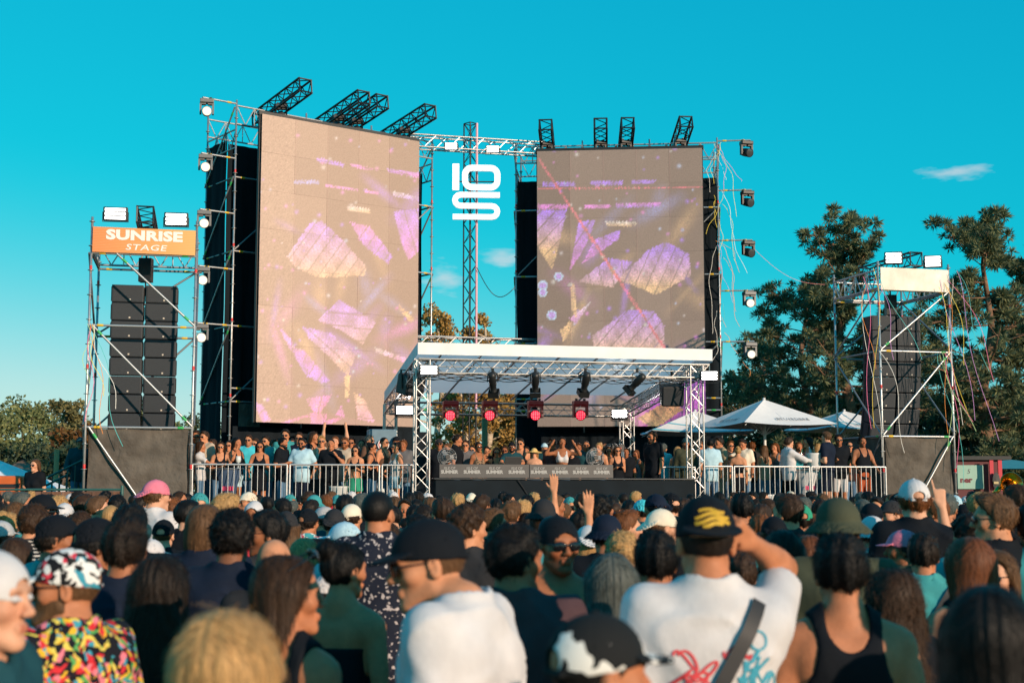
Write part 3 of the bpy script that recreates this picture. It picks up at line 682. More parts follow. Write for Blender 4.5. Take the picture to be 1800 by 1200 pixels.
def led_wall(label, TL, TR, H, art, cols, rows, tone, seed):
    t = thing("led_screen", label, "LED screen", (TL + TR) / 2 - Vector((0, 0, H)))
    d = (TR - TL); W = d.length; d = d.normalized(); n = Vector((d.y, -d.x, 0)).normalized()
    rg = np.random.default_rng(seed); pw, ph = W / cols, H / rows; g = 27
    dots = [(rg.uniform(min(p[0] for a in art for p in a[0]), max(p[0] for a in art for p in a[0])), rg.uniform(235, 720), rg.uniform(2, 5.5), [(.35, .5, .75), PNK, PAL, LIL][rg.integers(4)]) for _ in range(120)]
    xs_ = [p[0] for a in art for p in a[0]]; xlo, xhi = min(xs_), max(xs_)
    beams = [(rg.uniform(xlo, xhi), rg.uniform(330, 720), rg.uniform(.3, 2.8), rg.uniform(5, 13), rg.uniform(30, 80), [LIL, PNK, BLU, LIL, YLW][rg.integers(5)], rg.uniform(.25, .6)) for _ in range(26)]
    colt = rg.uniform(.9, 1.1, cols)
    cp, sp_ = math.cos(PITCH), math.sin(PITCH)
    for r in range(rows):
        for c in range(cols):
            gap = .0012; V = []
            i, j = np.meshgrid(np.linspace(gap, pw - gap, g + 1), np.linspace(gap, ph - gap, g + 1))
            base = TL + d * (c * pw) - Vector((0, 0, (r + 1) * ph)) + n * float(rg.uniform(-.003, .003))
            P = np.stack([base.x + d.x * i.ravel(), base.y + d.y * i.ravel(), base.z + j.ravel()], 1)
            q = P - np.array((0, 0, CAM_H)); fz = q[:, 1] * cp + q[:, 2] * sp_; uy = -q[:, 1] * sp_ + q[:, 2] * cp
            X, Y = 900 + FPX * q[:, 0] / fz, 600 - FPX * uy / fz
            C = np.zeros((len(P), 4), np.float32); C[:, 3] = 1
            for poly, c0, c1, y0, y1 in art:
                jx, jy = .9 * np.sin(Y * 1.3 + X * .4) * np.sin(X * .9), .8 * np.sin(X * 1.1 + Y * .8)
                m = inpoly(X + jx, Y + jy, poly); w = np.clip((Y - y0) / max(y1 - y0, 1), 0, 1)[:, None]
                colr = np.array(c0) * (1 - w) + np.array(c1) * w; C[m, :3] = colr[m]
                k = .85 + .15 * np.sin((X * ((poly[0][1] * .37) % 1) - Y * .5) * .35 + np.sin(X * .12)) + .2 * np.sin(X * .17 + Y * .09); tht = (poly[0][0] * .37 + poly[0][1] * .11) % 3.1; k = np.where(np.abs(np.sin((X * math.cos(tht) + Y * math.sin(tht)) * .16 + .02 * (X - Y) * math.sin(tht))) < .16, k * .25, k); C[m, :3] *= np.clip(k, .1, 1.3)[m, None]
            for bx, by, ba, bw, bl, bc, bs in beams:
                u_, v_ = (X - bx) * math.cos(ba) + (Y - by) * math.sin(ba), -(X - bx) * math.sin(ba) + (Y - by) * math.cos(ba); w = (np.exp(-(v_ / bw) ** 2) * np.clip(1 - np.abs(u_ / bl), 0, 1) * bs)[:, None]; C[:, :3] = np.maximum(C[:, :3], w * np.array(bc))
            for dx, dy, dr, dc in dots:
                w = np.exp(-((X - dx) ** 2 + (Y - dy) ** 2) / (dr * .62) ** 2)[:, None]; C[:, :3] = np.maximum(C[:, :3], w * np.array(dc) * .8)
            if seed == 2:
                for dx, dy, dr in ((982, 486, 7), (954, 502, 8), (954, 514, 7), (970, 554, 8)):
                    rr = np.hypot(X - dx, Y - dy); C[rr < dr, :3] = (.35, .2, .7); C[(rr > dr - 2) & (rr < dr + 1), :3] = (.3, .5, .7)
            if c: C[:, :3] += (.05 * np.exp(-((i.ravel()) / .03) ** 2))[:, None] * np.array((1.0, .25, .3))
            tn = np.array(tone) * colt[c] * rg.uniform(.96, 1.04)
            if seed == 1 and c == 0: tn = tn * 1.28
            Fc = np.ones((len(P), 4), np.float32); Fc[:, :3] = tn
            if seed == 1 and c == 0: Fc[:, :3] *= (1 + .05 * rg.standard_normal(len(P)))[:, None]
            M = Matrix.Translation(base); loc = P - np.array(base)
            k = np.arange((g + 1) * (g + 1)).reshape(g + 1, g + 1)
            F = np.stack([k[:-1, :-1].ravel(), k[:-1, 1:].ravel(), k[1:, 1:].ravel(), k[1:, :-1].ravel()], 1)
            # closed slab: front grid plus rim and back
            b4 = np.array([loc[k[0, 0]], loc[k[0, -1]], loc[k[-1, -1]], loc[k[-1, 0]]]); bk = b4 - np.array(n) * .08
            o0 = len(loc); loc = np.concatenate([loc, b4, bk]); Fb = [[o0, o0 + 4, o0 + 5, o0 + 1], [o0 + 1, o0 + 5, o0 + 6, o0 + 2], [o0 + 2, o0 + 6, o0 + 7, o0 + 3], [o0 + 3, o0 + 7, o0 + 4, o0], [o0 + 4, o0 + 7, o0 + 6, o0 + 5]]
            me = mesh_np("panel", loc, np.concatenate([F, np.array(Fb)]), False)
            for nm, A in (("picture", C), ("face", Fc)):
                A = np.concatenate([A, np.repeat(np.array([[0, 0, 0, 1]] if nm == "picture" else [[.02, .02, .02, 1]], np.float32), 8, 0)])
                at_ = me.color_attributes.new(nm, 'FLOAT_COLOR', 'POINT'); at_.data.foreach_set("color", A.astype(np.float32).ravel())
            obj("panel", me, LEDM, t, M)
    # rear frame
    mb = MB(); R = Matrix((d, -n, Vector((0, 0, 1)))).transposed(); c = (TL + TR) / 2 - Vector((0, 0, H / 2)) - n * .16
    for k in range(cols + 1): mb.box(TL + d * (k * pw) - Vector((0, 0, H / 2)) - n * .14, (.05, .1, H), R)
    mb.box((TL + TR) / 2 - n * .14 + Vector((0, 0, .05)), (W + .1, .14, .1), R)
    mb.build("rear_frame", BLACKM, t)
    return t
LTL, LTR = at(461, 200, 35.2), at(737, 248, 38.1); LTR.z = LTL.z
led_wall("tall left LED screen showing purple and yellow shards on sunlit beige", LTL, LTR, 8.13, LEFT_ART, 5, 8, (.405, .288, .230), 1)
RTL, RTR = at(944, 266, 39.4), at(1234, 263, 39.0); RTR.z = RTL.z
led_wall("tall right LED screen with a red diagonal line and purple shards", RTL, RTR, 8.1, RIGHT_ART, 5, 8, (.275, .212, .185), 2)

# ---- canopy over the DJ
cn = thing("stage_canopy", "white roofed stage canopy on silver truss legs over the DJ table", "canopy", S(7.8, 0, FLOOR))
cs0, cs1, ct0, ct1 = 4.72, 10.82, .05, 5.05
for s_, t_, h_ in ((cs0, ct0, 4.75), (cs1, ct0, 4.75), (cs0, ct1, 4.1), (cs1, ct1, 4.1)):
    cl = thing("leg", None, None, S(s_, t_, FLOOR - .0)); del cl
for s_, t_, h_ in ((cs0, ct0, 4.62), (cs1, ct0, 4.62), (cs0, ct1, 4.0), (cs1, ct1, 4.0)):
    lg = obj("leg", bevel_box("base_plate", (.45, .45, .02), .004), ALU, cn, Matrix.Translation(S(s_, t_, FLOOR + .01)) @ SR.to_4x4())
    box_truss(lg, S(s_, t_, FLOOR + .02), S(s_, t_, h_), .29, ALU, up=SV, r=.02, rl=.0085, cell=.3)
def beam(a, b, name="beam", w=.29):
    o = tube_part(name, a, b, .012, ALU, cn); box_truss(o, a, b, w, ALU, r=.021, rl=.0085, cell=.3); return o
beam(S(cs0 - .1, ct0, 4.5), S(cs1 + .3, ct0, 4.5)); beam(S(cs0, ct1, 3.9), S(cs1, ct1, 3.9)); beam(S(cs0, ct0, 4.5), S(cs0, ct1, 3.9)); beam(S(cs1, ct0, 4.5), S(cs1, ct1, 3.9))
ROOFM = bpy.data.materials.new("canopy_fabric"); ROOFM.use_nodes = True
_b = ROOFM.node_tree.nodes["Principled BSDF"]; _b.inputs['Base Color'].default_value = (.85, .82, .82, 1); _b.inputs['Roughness'].default_value = .3
_tr = ROOFM.node_tree.nodes.new("ShaderNodeBsdfTranslucent"); _tr.inputs[0].default_value = (.85, .80, .78, 1); _ms = ROOFM.node_tree.nodes.new("ShaderNodeMixShader"); _ms.inputs[0].default_value = .8
_o = ROOFM.node_tree.nodes["Material Output"]; ROOFM.node_tree.links.new(_b.outputs[0], _ms.inputs[1]); ROOFM.node_tree.links.new(_tr.outputs[0], _ms.inputs[2]); ROOFM.node_tree.links.new(_ms.outputs[0], _o.inputs[0])
V, F = [], []; nx, ny = 36, 14
for j in range(ny + 1):
    for i in range(nx + 1):
        a, b = i / nx, j / ny; z = 4.97 - .66 * b - .035 * abs(math.sin(a * 7 * math.pi)) * math.sin(math.pi * min(b * 1.1, 1)) ; V.append(S(cs0 - .12 + (cs1 - cs0 + .48) * a, -.12 + 5.35 * b, z))
for j in range(ny):
    for i in range(nx): F.append((j * (nx + 1) + i, j * (nx + 1) + i + 1, (j + 1) * (nx + 1) + i + 1, (j + 1) * (nx + 1) + i))
_inv = WM[cn].inverted(); obj("roof", mesh_np("roof", [_inv @ v for v in V], F), ROOFM, cn, WM[cn].copy())
cloth_sheet("valance", S(cs0 - .12, -.14, 0), S(cs1 + .36, -.14, 0), 4.73, 4.985, WHITEFAB, cn, 50, 3, .008, 9)
def slope_valance(s_):
    mb = MB()
    for k in range(12):
        a, b = k / 12, (k + 1) / 12; z = lambda q: 4.97 - .66 * q
        mb.quad(S(s_, -.12 + 5.35 * a, z(a) - .26), S(s_, -.12 + 5.35 * b, z(b) - .26), S(s_, -.12 + 5.35 * b, z(b)), S(s_, -.12 + 5.35 * a, z(a)))
    mb.build("valance", WHITEFAB, cn, True)
slope_valance(cs0 - .13); slope_valance(cs1 + .37)
for k in range(7):
    s_ = cs0 + (cs1 - cs0) * (k + .5) / 7; tube_part("rafter", S(s_, .1, 4.78), S(s_ , 5.0, 4.14), .022, STEEL2, cn)
wires = MB()
for q in range(5):
    pts = [S(cs0 + (cs1 - cs0) * i / 40, ct0 - .1 + .09 * q, 4.34 - .05 * abs(math.sin(i * .8 + q)) - .02 * q) for i in range(41)]; wires.path(pts, .011, 4)
wires.build("cable_bundle", BLACKP, cn)
def spot(label, px, py, Y, aim):
    p = at(px, py, Y); t = thing("profile_spotlight", label, "stage light", p, "black spotlights under the canopy front")
    A = Vector(aim).normalized(); R = basis(A).to_4x4(); M = Matrix.Translation(p + Vector((0, 0, -.2))) @ R
    obj("lamp_body", MB().lathe([(0, -.22), (.07, -.22), (.085, -.15), (.085, .06), (.07, .08), (.07, .2), (.085, .22), (.0, .215)], 14).mesh("lamp_body", True), BLACKM, t, M)
    obj("barn_door", MB().box((0, .11, .27), (.22, .012, .12)).box((0, -.11, .27), (.22, .012, .12)).box((.11, 0, .27), (.012, .2, .1)).box((-.11, 0, .27), (.012, .2, .1)).mesh("barn_door"), BLACKM, t, M)
    obj("yoke", MB().path([p + Vector((-.11, 0, -.2)), p + Vector((-.1, 0, -.02)), p + Vector((0, 0, .02)), p + Vector((.1, 0, -.02)), p + Vector((.11, 0, -.2))], .012).mesh("yoke", inv=WM[t].inverted()), BLACKM, t, WM[t].copy())
    obj("clamp", MB().box((0, 0, .05), (.06, .06, .1)).mesh("clamp"), BLACKM, t, WM[t].copy())
for px, Y, aim, q in ((866, 28.95, (.1, .6, -1), "leftmost"), (941, 29.15, (0, .7, -1), "second"), (1029, 29.4, (-.2, .6, -1), "third"), (1120, 29.7, (-.75, .5, -.8), "rightmost")):
    spot(f"black spotlight hung under the front of the canopy, {q} of four", px, 655, Y, aim)
REDL = mat("red_led", (.5, .02, .04), .25, emit=(1, .0, .04), estr=1.2); REDD = mat("red_led_dot", (.9, .3, .3), .3, emit=(1, .16, .2), estr=1.6)
REDH = mat("red_lit_plastic", (.05, .014, .018), .4, emit=(1, 0, .03), estr=.035)  # housing glows faintly: red spill of the lamps put into the material
for px, q in ((792, "leftmost"), (861, "second"), (941, "third"), (1020, "rightmost")):
    Y = 32.4 + (px - 792) / 228 * .55; p = at(px, 704, Y)
    t = moving_head(f"red glowing moving light on the rear canopy truss, {q} of four", p, (.0, -1, -.12), True, REDH, REDL, "red moving lights in a row")
    hd = [c for c in t.children if c.name.startswith("head")][0]
    A = Vector((0, -1, -.12)).normalized(); R = basis(A).to_4x4(); c = p + Vector((0, 0, -.34))
    mb = MB()
    for u in range(-2, 3):
        for v in range(-2, 3):
            if abs(u) + abs(v) < 4: mb.box((u * .042, v * .042, .182), (.021, .021, .012))
    obj("led_cluster", mb.mesh("led_cluster"), REDD, hd, Matrix.Translation(c) @ R)
flood("flood light on the front left canopy leg", at(754, 650, 28.55), (.1, -1, -.05), .4, .22)
flood("flood light on the front right canopy leg", at(1247, 660, 29.85), (-.1, -1, -.05), .4, .22)
flood("flood light on the rear left canopy leg", at(711, 721, 31.7), (.2, -1, .45), .42, .22)
flood("flood light on the rear right canopy leg", at(1089, 727, 33.2), (-.1, -1, .45), .40, .22)
def monitor(label, p, rz):
    t = thing("monitor_speaker", label, "loudspeaker", p, None, rz)
    obj("cabinet", bevel_box("cabinet", (.5, .42, .46), .04), BLACKP, t, WM[t] @ Matrix.Rotation(.25, 4, 'X'))
    obj("grille", bevel_box("grille", (.45, .02, .40), .01), mat("speaker_grille", (.026, .031, .038)), t, WM[t] @ Matrix.Rotation(.25, 4, 'X') @ Matrix.Translation((0, -.22, 0)))
    obj("bracket", MB().box((-.27, 0, .1), (.015, .06, .42)).box((.27, 0, .1), (.015, .06, .42)).box((0, 0, .32), (.55, .06, .015)).box((0, 0, .42), (.05, .05, .22)).mesh("bracket"), BLACKM, t, WM[t].copy())
monitor("black monitor speaker hung inside the right front of the canopy", at(1181, 694, 30.6), S_ANG - .2)
monitor("black monitor speaker hung inside the left side of the canopy", at(722, 676, 30.4), S_ANG + .5)

# ---- DJ table with printed front, black riser
dj = thing("dj_table", "long black DJ table with two dark boards printed ISLE OF SUMMER", "table", S(7.2, -.1, 0))
_dm = mat("black_stage_cloth", (.006, .011, .016), .8, var=.3, vscale=2, bump=.3, bscale=2, bdist=.03, spec=.2)
obj("riser", bevel_box("riser", (5.75, .9, 2.1), .02), _dm, dj, Matrix.Translation(S(7.86, .3, 1.05)) @ SR.to_4x4())
obj("table_top", bevel_box("table_top", (5.8, .96, .03), .008), mat("table_top", (.03, .032, .036), .35), dj, Matrix.Translation(S(7.86, .3, 2.125)) @ SR.to_4x4())
BRD = mat("dark_board", (.055, .053, .055), .5, var=.1); PRN = mat("pale_print", (.36, .355, .35), .6)
_isle = text_mesh("ISLE OF", .075, .001, 1.05, .12, .0, spacing=.95); _summ = text_mesh("SUMMER", .095, .001, 1.02, .0, .005, spacing=.95); _tiny = text_mesh("FESTIVAL", .03, .001, 1.5)
for k, (c_, w_) in enumerate(((6.03, 1.93), (7.93, 1.85))):
    bd = obj("front_board", bevel_box("front_board", (w_, .03, .285), .005), BRD, dj, Matrix.Translation(S(c_, -.17, 2.287)) @ SR.to_4x4())
    for i in range(4):
        M = Matrix.Translation(S(c_ - w_ / 2 + w_ * (i + .44) / 4, -.188, 2.287)) @ SR.to_4x4() @ _txtR
        obj("lettering", _isle, PRN, bd, M @ Matrix.Translation((0, .058, 0))); obj("lettering", _summ, PRN, bd, M @ Matrix.Translation((0, -.022, 0)))
tube_part("edge_rail", S(5.0, -.165, 2.12), S(10.75, -.165, 2.12), .012, STEEL2, dj)
def fan(label, px, py, Y):
    p = at(px, py, Y); t = thing("floor_fan", label, "fan", p)
    mb = MB(); R = SR
    for r_ in (.2, .16, .11, .06):
        for dy in (-.06, .06):
            for k in range(20):
                a0, a1 = 2 * math.pi * k / 20, 2 * math.pi * (k + 1) / 20
                mb.tube(R @ Vector((r_ * math.cos(a0), dy * (1 if r_ < .2 else .3), r_ * math.sin(a0))), R @ Vector((r_ * math.cos(a1), dy * (1 if r_ < .2 else .3), r_ * math.sin(a1))), .004, 4)
    for k in range(16):
        a0 = 2 * math.pi * k / 16; mb.tube(R @ Vector((.03 * math.cos(a0), -.065, .03 * math.sin(a0))), R @ Vector((.2 * math.cos(a0), -.02, .2 * math.sin(a0))), .003, 4)
    obj("guard", mb.mesh("guard"), STEEL2, t, WM[t].copy())
    obj("motor", MB().lathe([(0, -.05), (.05, -.05), (.05, .09), (0, .09)], 12, R=R @ Matrix.Rotation(math.pi / 2, 3, 'X')).mesh("motor"), BLACKP, t, WM[t].copy())
    bl = MB()
    for k in range(3):
        a = 2.1 * k; q = R @ Matrix.Rotation(a, 3, 'Y') @ Matrix.Rotation(.4, 3, 'Z'); bl.box(q @ Vector((.1, 0, 0)), (.15, .006, .09), q)
    obj("blades", bl.mesh("blades"), mat("clear_grey_plastic", (.25, .25, .26), .3), t, WM[t].copy())
    obj("stand", MB().box((0, 0, -.22), (.05, .05, .1)).box((0, 0, -.27), (.3, .22, .02)).mesh("stand"), BLACKP, t, WM[t].copy())
fan("round wire fan at the left end of the DJ table", 786, 803, 28.95); fan("round wire fan at the right end of the DJ table", 1046, 804, 29.65)
lp_ = at(902, 812, 29.15); tl = thing("laptop", "open dark laptop on the DJ table", "laptop", lp_ - Vector((0, 0, .1)))
obj("screen", bevel_box("screen", (.36, .012, .24), .006), BLACKP, tl, Matrix.Translation(lp_) @ SR.to_4x4() @ Matrix.Rotation(.2, 4, 'X')); obj("keyboard", bevel_box("keyboard", (.36, .25, .02), .006), BLACKP, tl, Matrix.Translation(lp_ + Vector((0, .12, -.12))) @ SR.to_4x4())
mixer = thing("dj_mixer", "black DJ mixer and players lying on the table", "mixer", S(7.7, .35, 2.14))
for k in range(3):
    pl = obj("player", bevel_box("player", (.42, .36, .1), .012), BLACKP, mixer, Matrix.Translation(S(7.15 + .5 * k, .4, 2.2)) @ SR.to_4x4())
    obj("jog_wheel", MB().lathe([(0, .0), (.1, 0), (.1, .02), (0, .022)], 18).mesh("jog_wheel"), STEEL2, pl, Matrix.Translation(S(7.15 + .5 * k, .4, 2.25)) @ SR.to_4x4())
cbl = MB().path([S(6.75 + .10 * i - .002 * i * i, -.19 + .01 * i, 2.1 - .14 * i) for i in range(10)], .014); tag(cbl.build("cable", BLACKP), "loose black cable running down the front of the DJ table", "cable")

# ---- crowd barriers along the stage edge
def barrier(label, a, b, h=1.12, nb=None):
    a, b = Vector(a), Vector(b); L = (b - a).length; t = thing("crowd_barrier", label, "barrier", a, "steel barriers along the stage edge"); up = Vector((0, 0, 1))
    tube_part("top_rail", a + up * h, b + up * h, .021, STEEL, t); tube_part("bottom_rail", a + up * .1, b + up * .1, .018, STEEL, t)
    for e in (a, b):
        tube_part("post", e + up * .02, e + up * h, .021, STEEL, t)
    n = nb or round(L / .122)
    for i in range(1, n): p = a.lerp(b, i / n); tube_part("bar", p + up * .1, p + up * h, .0085, STEEL, t)
    ft = MB(); d = (b - a).normalized(); q = Vector((d.y, -d.x, 0))
    for e in (a.lerp(b, .12), a.lerp(b, .88)): ft.box(e + up * .02, (.06, .06, .04)); ft.tube(e + up * .02 - q * .04, e + up * .02 + q * .05, .015, 6)
    ft.build("foot", STEEL2, t)
Fz = FLOOR
barrier("barrier on the left deck, nearest to the orange bannered tower", S(.03, .12, Fz), S(1.93, .12, Fz)); barrier("middle barrier on the left deck", S(1.99, .12, Fz), S(3.84, .12, Fz)); barrier("barrier on the left deck beside the canopy leg", S(3.9, .12, Fz), S(4.55, .12, Fz), nb=6)
barrier("barrier on the right deck beside the canopy leg", S(11.05, .12, Fz), S(11.7, .12, Fz), nb=6); barrier("middle barrier on the right deck", S(11.75, .12, Fz), S(13.55, .12, Fz)); barrier("barrier on the right deck, nearest to the white bannered tower", S(13.6, .12, Fz), S(15.42, .12, Fz))
barrier("barrier set back behind the right canopy leg", S(10.3, 1.4, Fz), S(11.3, 1.4, Fz))

# ---- fridges and buckets on the decks
def fridge(label, p, w, h, col, red):
    t = thing("drinks_fridge", label, "fridge", p, None, S_ANG); M = WM[t]
    obj("cabinet", bevel_box("cabinet", (w, .5, h), .02), col, t, M @ Matrix.Translation((0, 0, h / 2)))
    obj("door", bevel_box("door", (w * .86, .03, h * .62), .01), mat("fridge_glass", (.04, .05, .06), .1, coat=.5), t, M @ Matrix.Translation((0, -.26, h * .4)))
    cans = MB()
    for r in range(3):
        for k in range(6): cans.tube((-w * .34 + k * w * .136, -.285, h * .16 + r * h * .17), (-w * .34 + k * w * .136, -.285, h * .16 + r * h * .17 + .12), .022, 8)
    obj("cans", cans.mesh("cans"), mat("silver_blue_can", (.35, .42, .5), .3, .6), t, M)
    if red: obj("emblem", MB().box((-.04, -.262, h * .82), (.07, .01, .045)).box((.04, -.262, h * .82), (.07, .01, .045)).box((0, -.262, h * .86), (.05, .01, .03)).mesh("emblem"), mat("emblem_red", (.6, .05, .04), .5, emit=(1, .1, .05), estr=.3), t, M)
fridge("small black drinks fridge with red emblem on a stand right of the DJ table", S(9.75, 2.6, 2.35), .34, .62, BLACKP, True)
obj_ = tag(MB().box(S(9.75, 2.6, 1.82), (.4, .5, 1.04), SR).box(S(9.75, 2.6, 2.34), (.46, .56, .02), SR).build("plinth", BLACKP), "black plinth carrying the small drinks fridge", "plinth")
fridge("tall blue grey drinks cabinet with round badge behind the left canopy leg", S(4.15, 2.2, FLOOR), .62, 1.95, mat("blue_grey_metal", (.10, .19, .26), .5, var=.1), False)
bd_ = thing("round_badge", "round white and red badge on the blue grey cabinet", "badge", S(4.15, 1.90, FLOOR + 1.6)); obj("disc", MB().lathe([(0, 0), (.13, 0), (.13, .012), (.0, .014)], 20, R=SR @ Matrix.Rotation(math.pi / 2, 3, 'X')).mesh("disc"), mat("badge_white", (.75, .74, .72), .5), bd_, WM[bd_].copy())
obj("ring", MB().lathe([(.09, .012), (.09, .018), (.11, .018), (.11, .012)], 20, R=SR @ Matrix.Rotation(math.pi / 2, 3, 'X')).mesh("ring"), mat("badge_red", (.5, .03, .04), .5), bd_, WM[bd_].copy())
def bucket(label, s_, t_, z, col, r=.19, h=.3, full=True):
    p = S(s_, t_, z); t = thing("ice_bucket", label, "bucket", p)
    obj("bowl", MB().lathe([(0, 0), (r * .72, 0), (r * .8, .02), (r * .98, h * .92), (r * 1.06, h), (r * .98, h), (r * .9, h * .86), (0, h * .84)], 20).mesh("bowl", True), col, t, WM[t].copy())
    if full:
        for k, c_ in enumerate(((.02, .10, .05), (.35, .4, .42), (.03, .06, .05))):
            a = 2.2 * k; q = p + Vector((.07 * math.cos(a), .07 * math.sin(a), h * .5)); dv = Vector((.25 * math.cos(a), .25 * math.sin(a), 1)).normalized()
            obj("bottle", MB().lathe([(0, 0), (.04, 0), (.042, .2), (.016, .27), (.016, .34), (0, .34)], 10).mesh("bottle", True), mat(f"bottle_glass_{k}", c_, .1, coat=.5), t, Matrix.Translation(q) @ basis(dv).to_4x4())
def bar_table(label, s_, t_, h, col, print_=True):
    p = S(s_, t_, FLOOR); t = thing("bar_table", label, "table", p, None, S_ANG); M = WM[t]
    obj("table_top", MB().lathe([(0, 0), (.32, 0), (.33, .015), (.32, .03), (0, .03)], 24).mesh("table_top"), STEEL2, t, M @ Matrix.Translation((0, 0, h)))
    obj("cover", MB().lathe([(.3, h - .002), (.2, h * .7), (.17, h * .5), (.2, h * .25), (.28, .02)], 20).mesh("cover", True), col, t, M)
    if print_:
        mb = MB()
        for k in range(5): mb.box((-.1 + k * .05, -.215, h * .62), (.035, .01, .09))
        obj("print", mb.mesh("print"), mat("table_print", (.55, .03, .12), .6), t, M)
bar_table("bar table in a navy stretch cover at the left end of the left deck", .75, .62, 1.02, mat("stretch_cover_navy", (.05, .09, .17), .7, var=.3, vscale=3))
bar_table("bar table in a white stretch cover on the right deck", 13.75, .75, 1.05, mat("stretch_cover_white", (.55, .56, .58), .7, var=.2, vscale=3))
bar_table("plain dark bar table further back on the left deck", 2.7, .95, .82, mat("stretch_cover_dark", (.02, .03, .04), .7), False)
bucket("white ice bucket on the right deck bar table", 13.95, .7, FLOOR + 1.08, mat("white_enamel", (.78, .77, .76), .3), .2, .36)
bucket("teal bottle bucket on the right deck bar table", 13.5, .72, FLOOR + 1.08, mat("teal_plastic", (.03, .30, .36), .4), .19, .26)
bucket("white ice bucket low behind the left deck barrier", 3.05, .55, FLOOR + .32, mat("white_enamel2", (.6, .62, .62), .35), .24, .36)
bucket("white tub low behind the right deck barrier", 12.65, .6, FLOOR + .1, mat("white_enamel3", (.62, .64, .66), .35), .3, .4, False)
for k in range(3):
    p = S((.95, 3.95, 4.15)[k], (.5, .5, .52)[k], (FLOOR + 1.05, FLOOR + .38, FLOOR + .36)[k]); t = thing("wine_glass", ("white wine glass on the leftmost bar table", "pale goblet behind the left deck barrier, left of a pair", "pale goblet behind the left deck barrier, right of a pair")[k], "glass", p)
    obj("bowl", MB().lathe([(.008, .1), (.05, .13), (.06, .19), (.05, .25), (.045, .25), (.0, .14)], 14).mesh("bowl", True), mat("frosted_plastic", (.62, .68, .68), .3), t, WM[t].copy()); obj("stem", MB().lathe([(0, 0), (.045, 0), (.04, .006), (.008, .012), (.008, .1)], 12).mesh("stem", True), mat("frosted_plastic", (.62, .68, .68), .3), t, WM[t].copy())
low = tag(MB().box(S(3.55, .55, FLOOR + .28), (1.6, .5, .04), SR).box(S(2.85, .55, FLOOR + .13), (.05, .4, .26), SR).box(S(4.25, .55, FLOOR + .13), (.05, .4, .26), SR).build("low_table", STEEL2), "low lounge table with bucket and goblets behind the left deck barrier", "table")

# ---- parasols on the right deck
def parasol(label, px, py_apex, Y, half, drop, col, text, stripe=None, rot=.0, post=True):
    ap = at(px, py_apex, Y); t = thing("parasol", label, "parasol", (ap.x, Y, FLOOR), None, S_ANG + rot); M = WM[t]; z = ap.z - FLOOR
    n = 8; V, F = [], []
    corners = [Vector((-half, -half)), Vector((half, -half)), Vector((half, half)), Vector((-half, half))]
    for side in range(4):
        b0 = len(V); c0, c1 = corners[side], corners[(side + 1) % 4]
        for j in range(n + 1):
            for i in range(n + 1):
                r = j / n; e = c0.lerp(c1, i / n) * r; sagv = .05 * math.sin(math.pi * r) * math.sin(math.pi * i / n) + .05 * r * math.sin(math.pi * i / n); V.append((e.x, e.y, z - drop * r - sagv + (0.0)))
        for j in range(n):
            for i in range(n): F.append((b0 + j * (n + 1) + i, b0 + (j + 1) * (n + 1) + i, b0 + (j + 1) * (n + 1) + i + 1, b0 + j * (n + 1) + i + 1))
    obj("canopy", mesh_np("canopy", V, F), col, t, M)
    if stripe:
        mb = MB()
        for side in range(4):
            c0, c1 = corners[side], corners[(side + 1) % 4]
            for r0 in ((.62, .66), (.93, .99)):
                k = 8
                for i in range(k):
                    a, b = i / k, (i + 1) / k; f = lambda r, u: Vector((*(c0.lerp(c1, u) * r), z - drop * r - (.05 * math.sin(math.pi * r) + .05 * r) * math.sin(math.pi * u) + .012))
                    mb.quad(f(r0[0], a), f(r0[1], a), f(r0[1], b), f(r0[0], b))
        obj("stripe", mb.mesh("stripe"), stripe, t, M)
    obj("post", MB().tube((0, 0, 0), (0, 0, z + .04), .035, 10).mesh("post", True), mat("white_paint", (.72, .70, .68), .4), t, M)
    rb = MB()
    for c in corners + [(corners[i] + corners[(i + 1) % 4]) / 2 for i in range(4)]:
        e = c * .96; rb.tube((0, 0, z - .07), (e.x, e.y, z - drop * .96 - .09), .011, 5); rb.tube((0, 0, z - drop - .25), (e.x * .5, e.y * .5, z - drop * .5 - .08), .009, 5)
    obj("ribs", rb.mesh("ribs"), mat("white_paint", (.72, .70, .68), .4), t, M)
    obj("foot", MB().box((0, 0, .04), (.7, .7, .08)).mesh("foot"), STEEL2, t, M)
    if text:
        sl = math.atan2(drop, half); tm = text_mesh("BELVEDERE", .17, .001, .9, 0, 0, spacing=1.2)
        for a in (0, -math.pi / 2, math.pi / 2):
            T = M @ Matrix.Rotation(a, 4, 'Z') @ Matrix.Translation((.0 if a else .2, -half * .78, z - drop * .78 - .028)) @ Matrix.Rotation(sl, 4, 'X')
            obj("lettering", tm, mat("grey_print", (.14, .14, .15), .7), t, T)
CANV = mat("parasol_white", (.78, .74, .72), .8, var=.05, bump=.2, bscale=3, bdist=.03); CANB = mat("parasol_blue", (.10, .50, .62), .8, var=.08)
parasol("white parasol printed BELVEDERE in the middle of the right deck", 1343, 702, 32.9, 1.24, .62, CANV, True, rot=.12)
parasol("white parasol with blue bands behind the canopy's right leg", 1222, 722, 35.5, 1.3, .56, CANV, True, CANB, -.2)
parasol("white parasol with blue bands beside the right tower", 1484, 722, 37.0, 1.2, .5, CANV, True, CANB, .1)

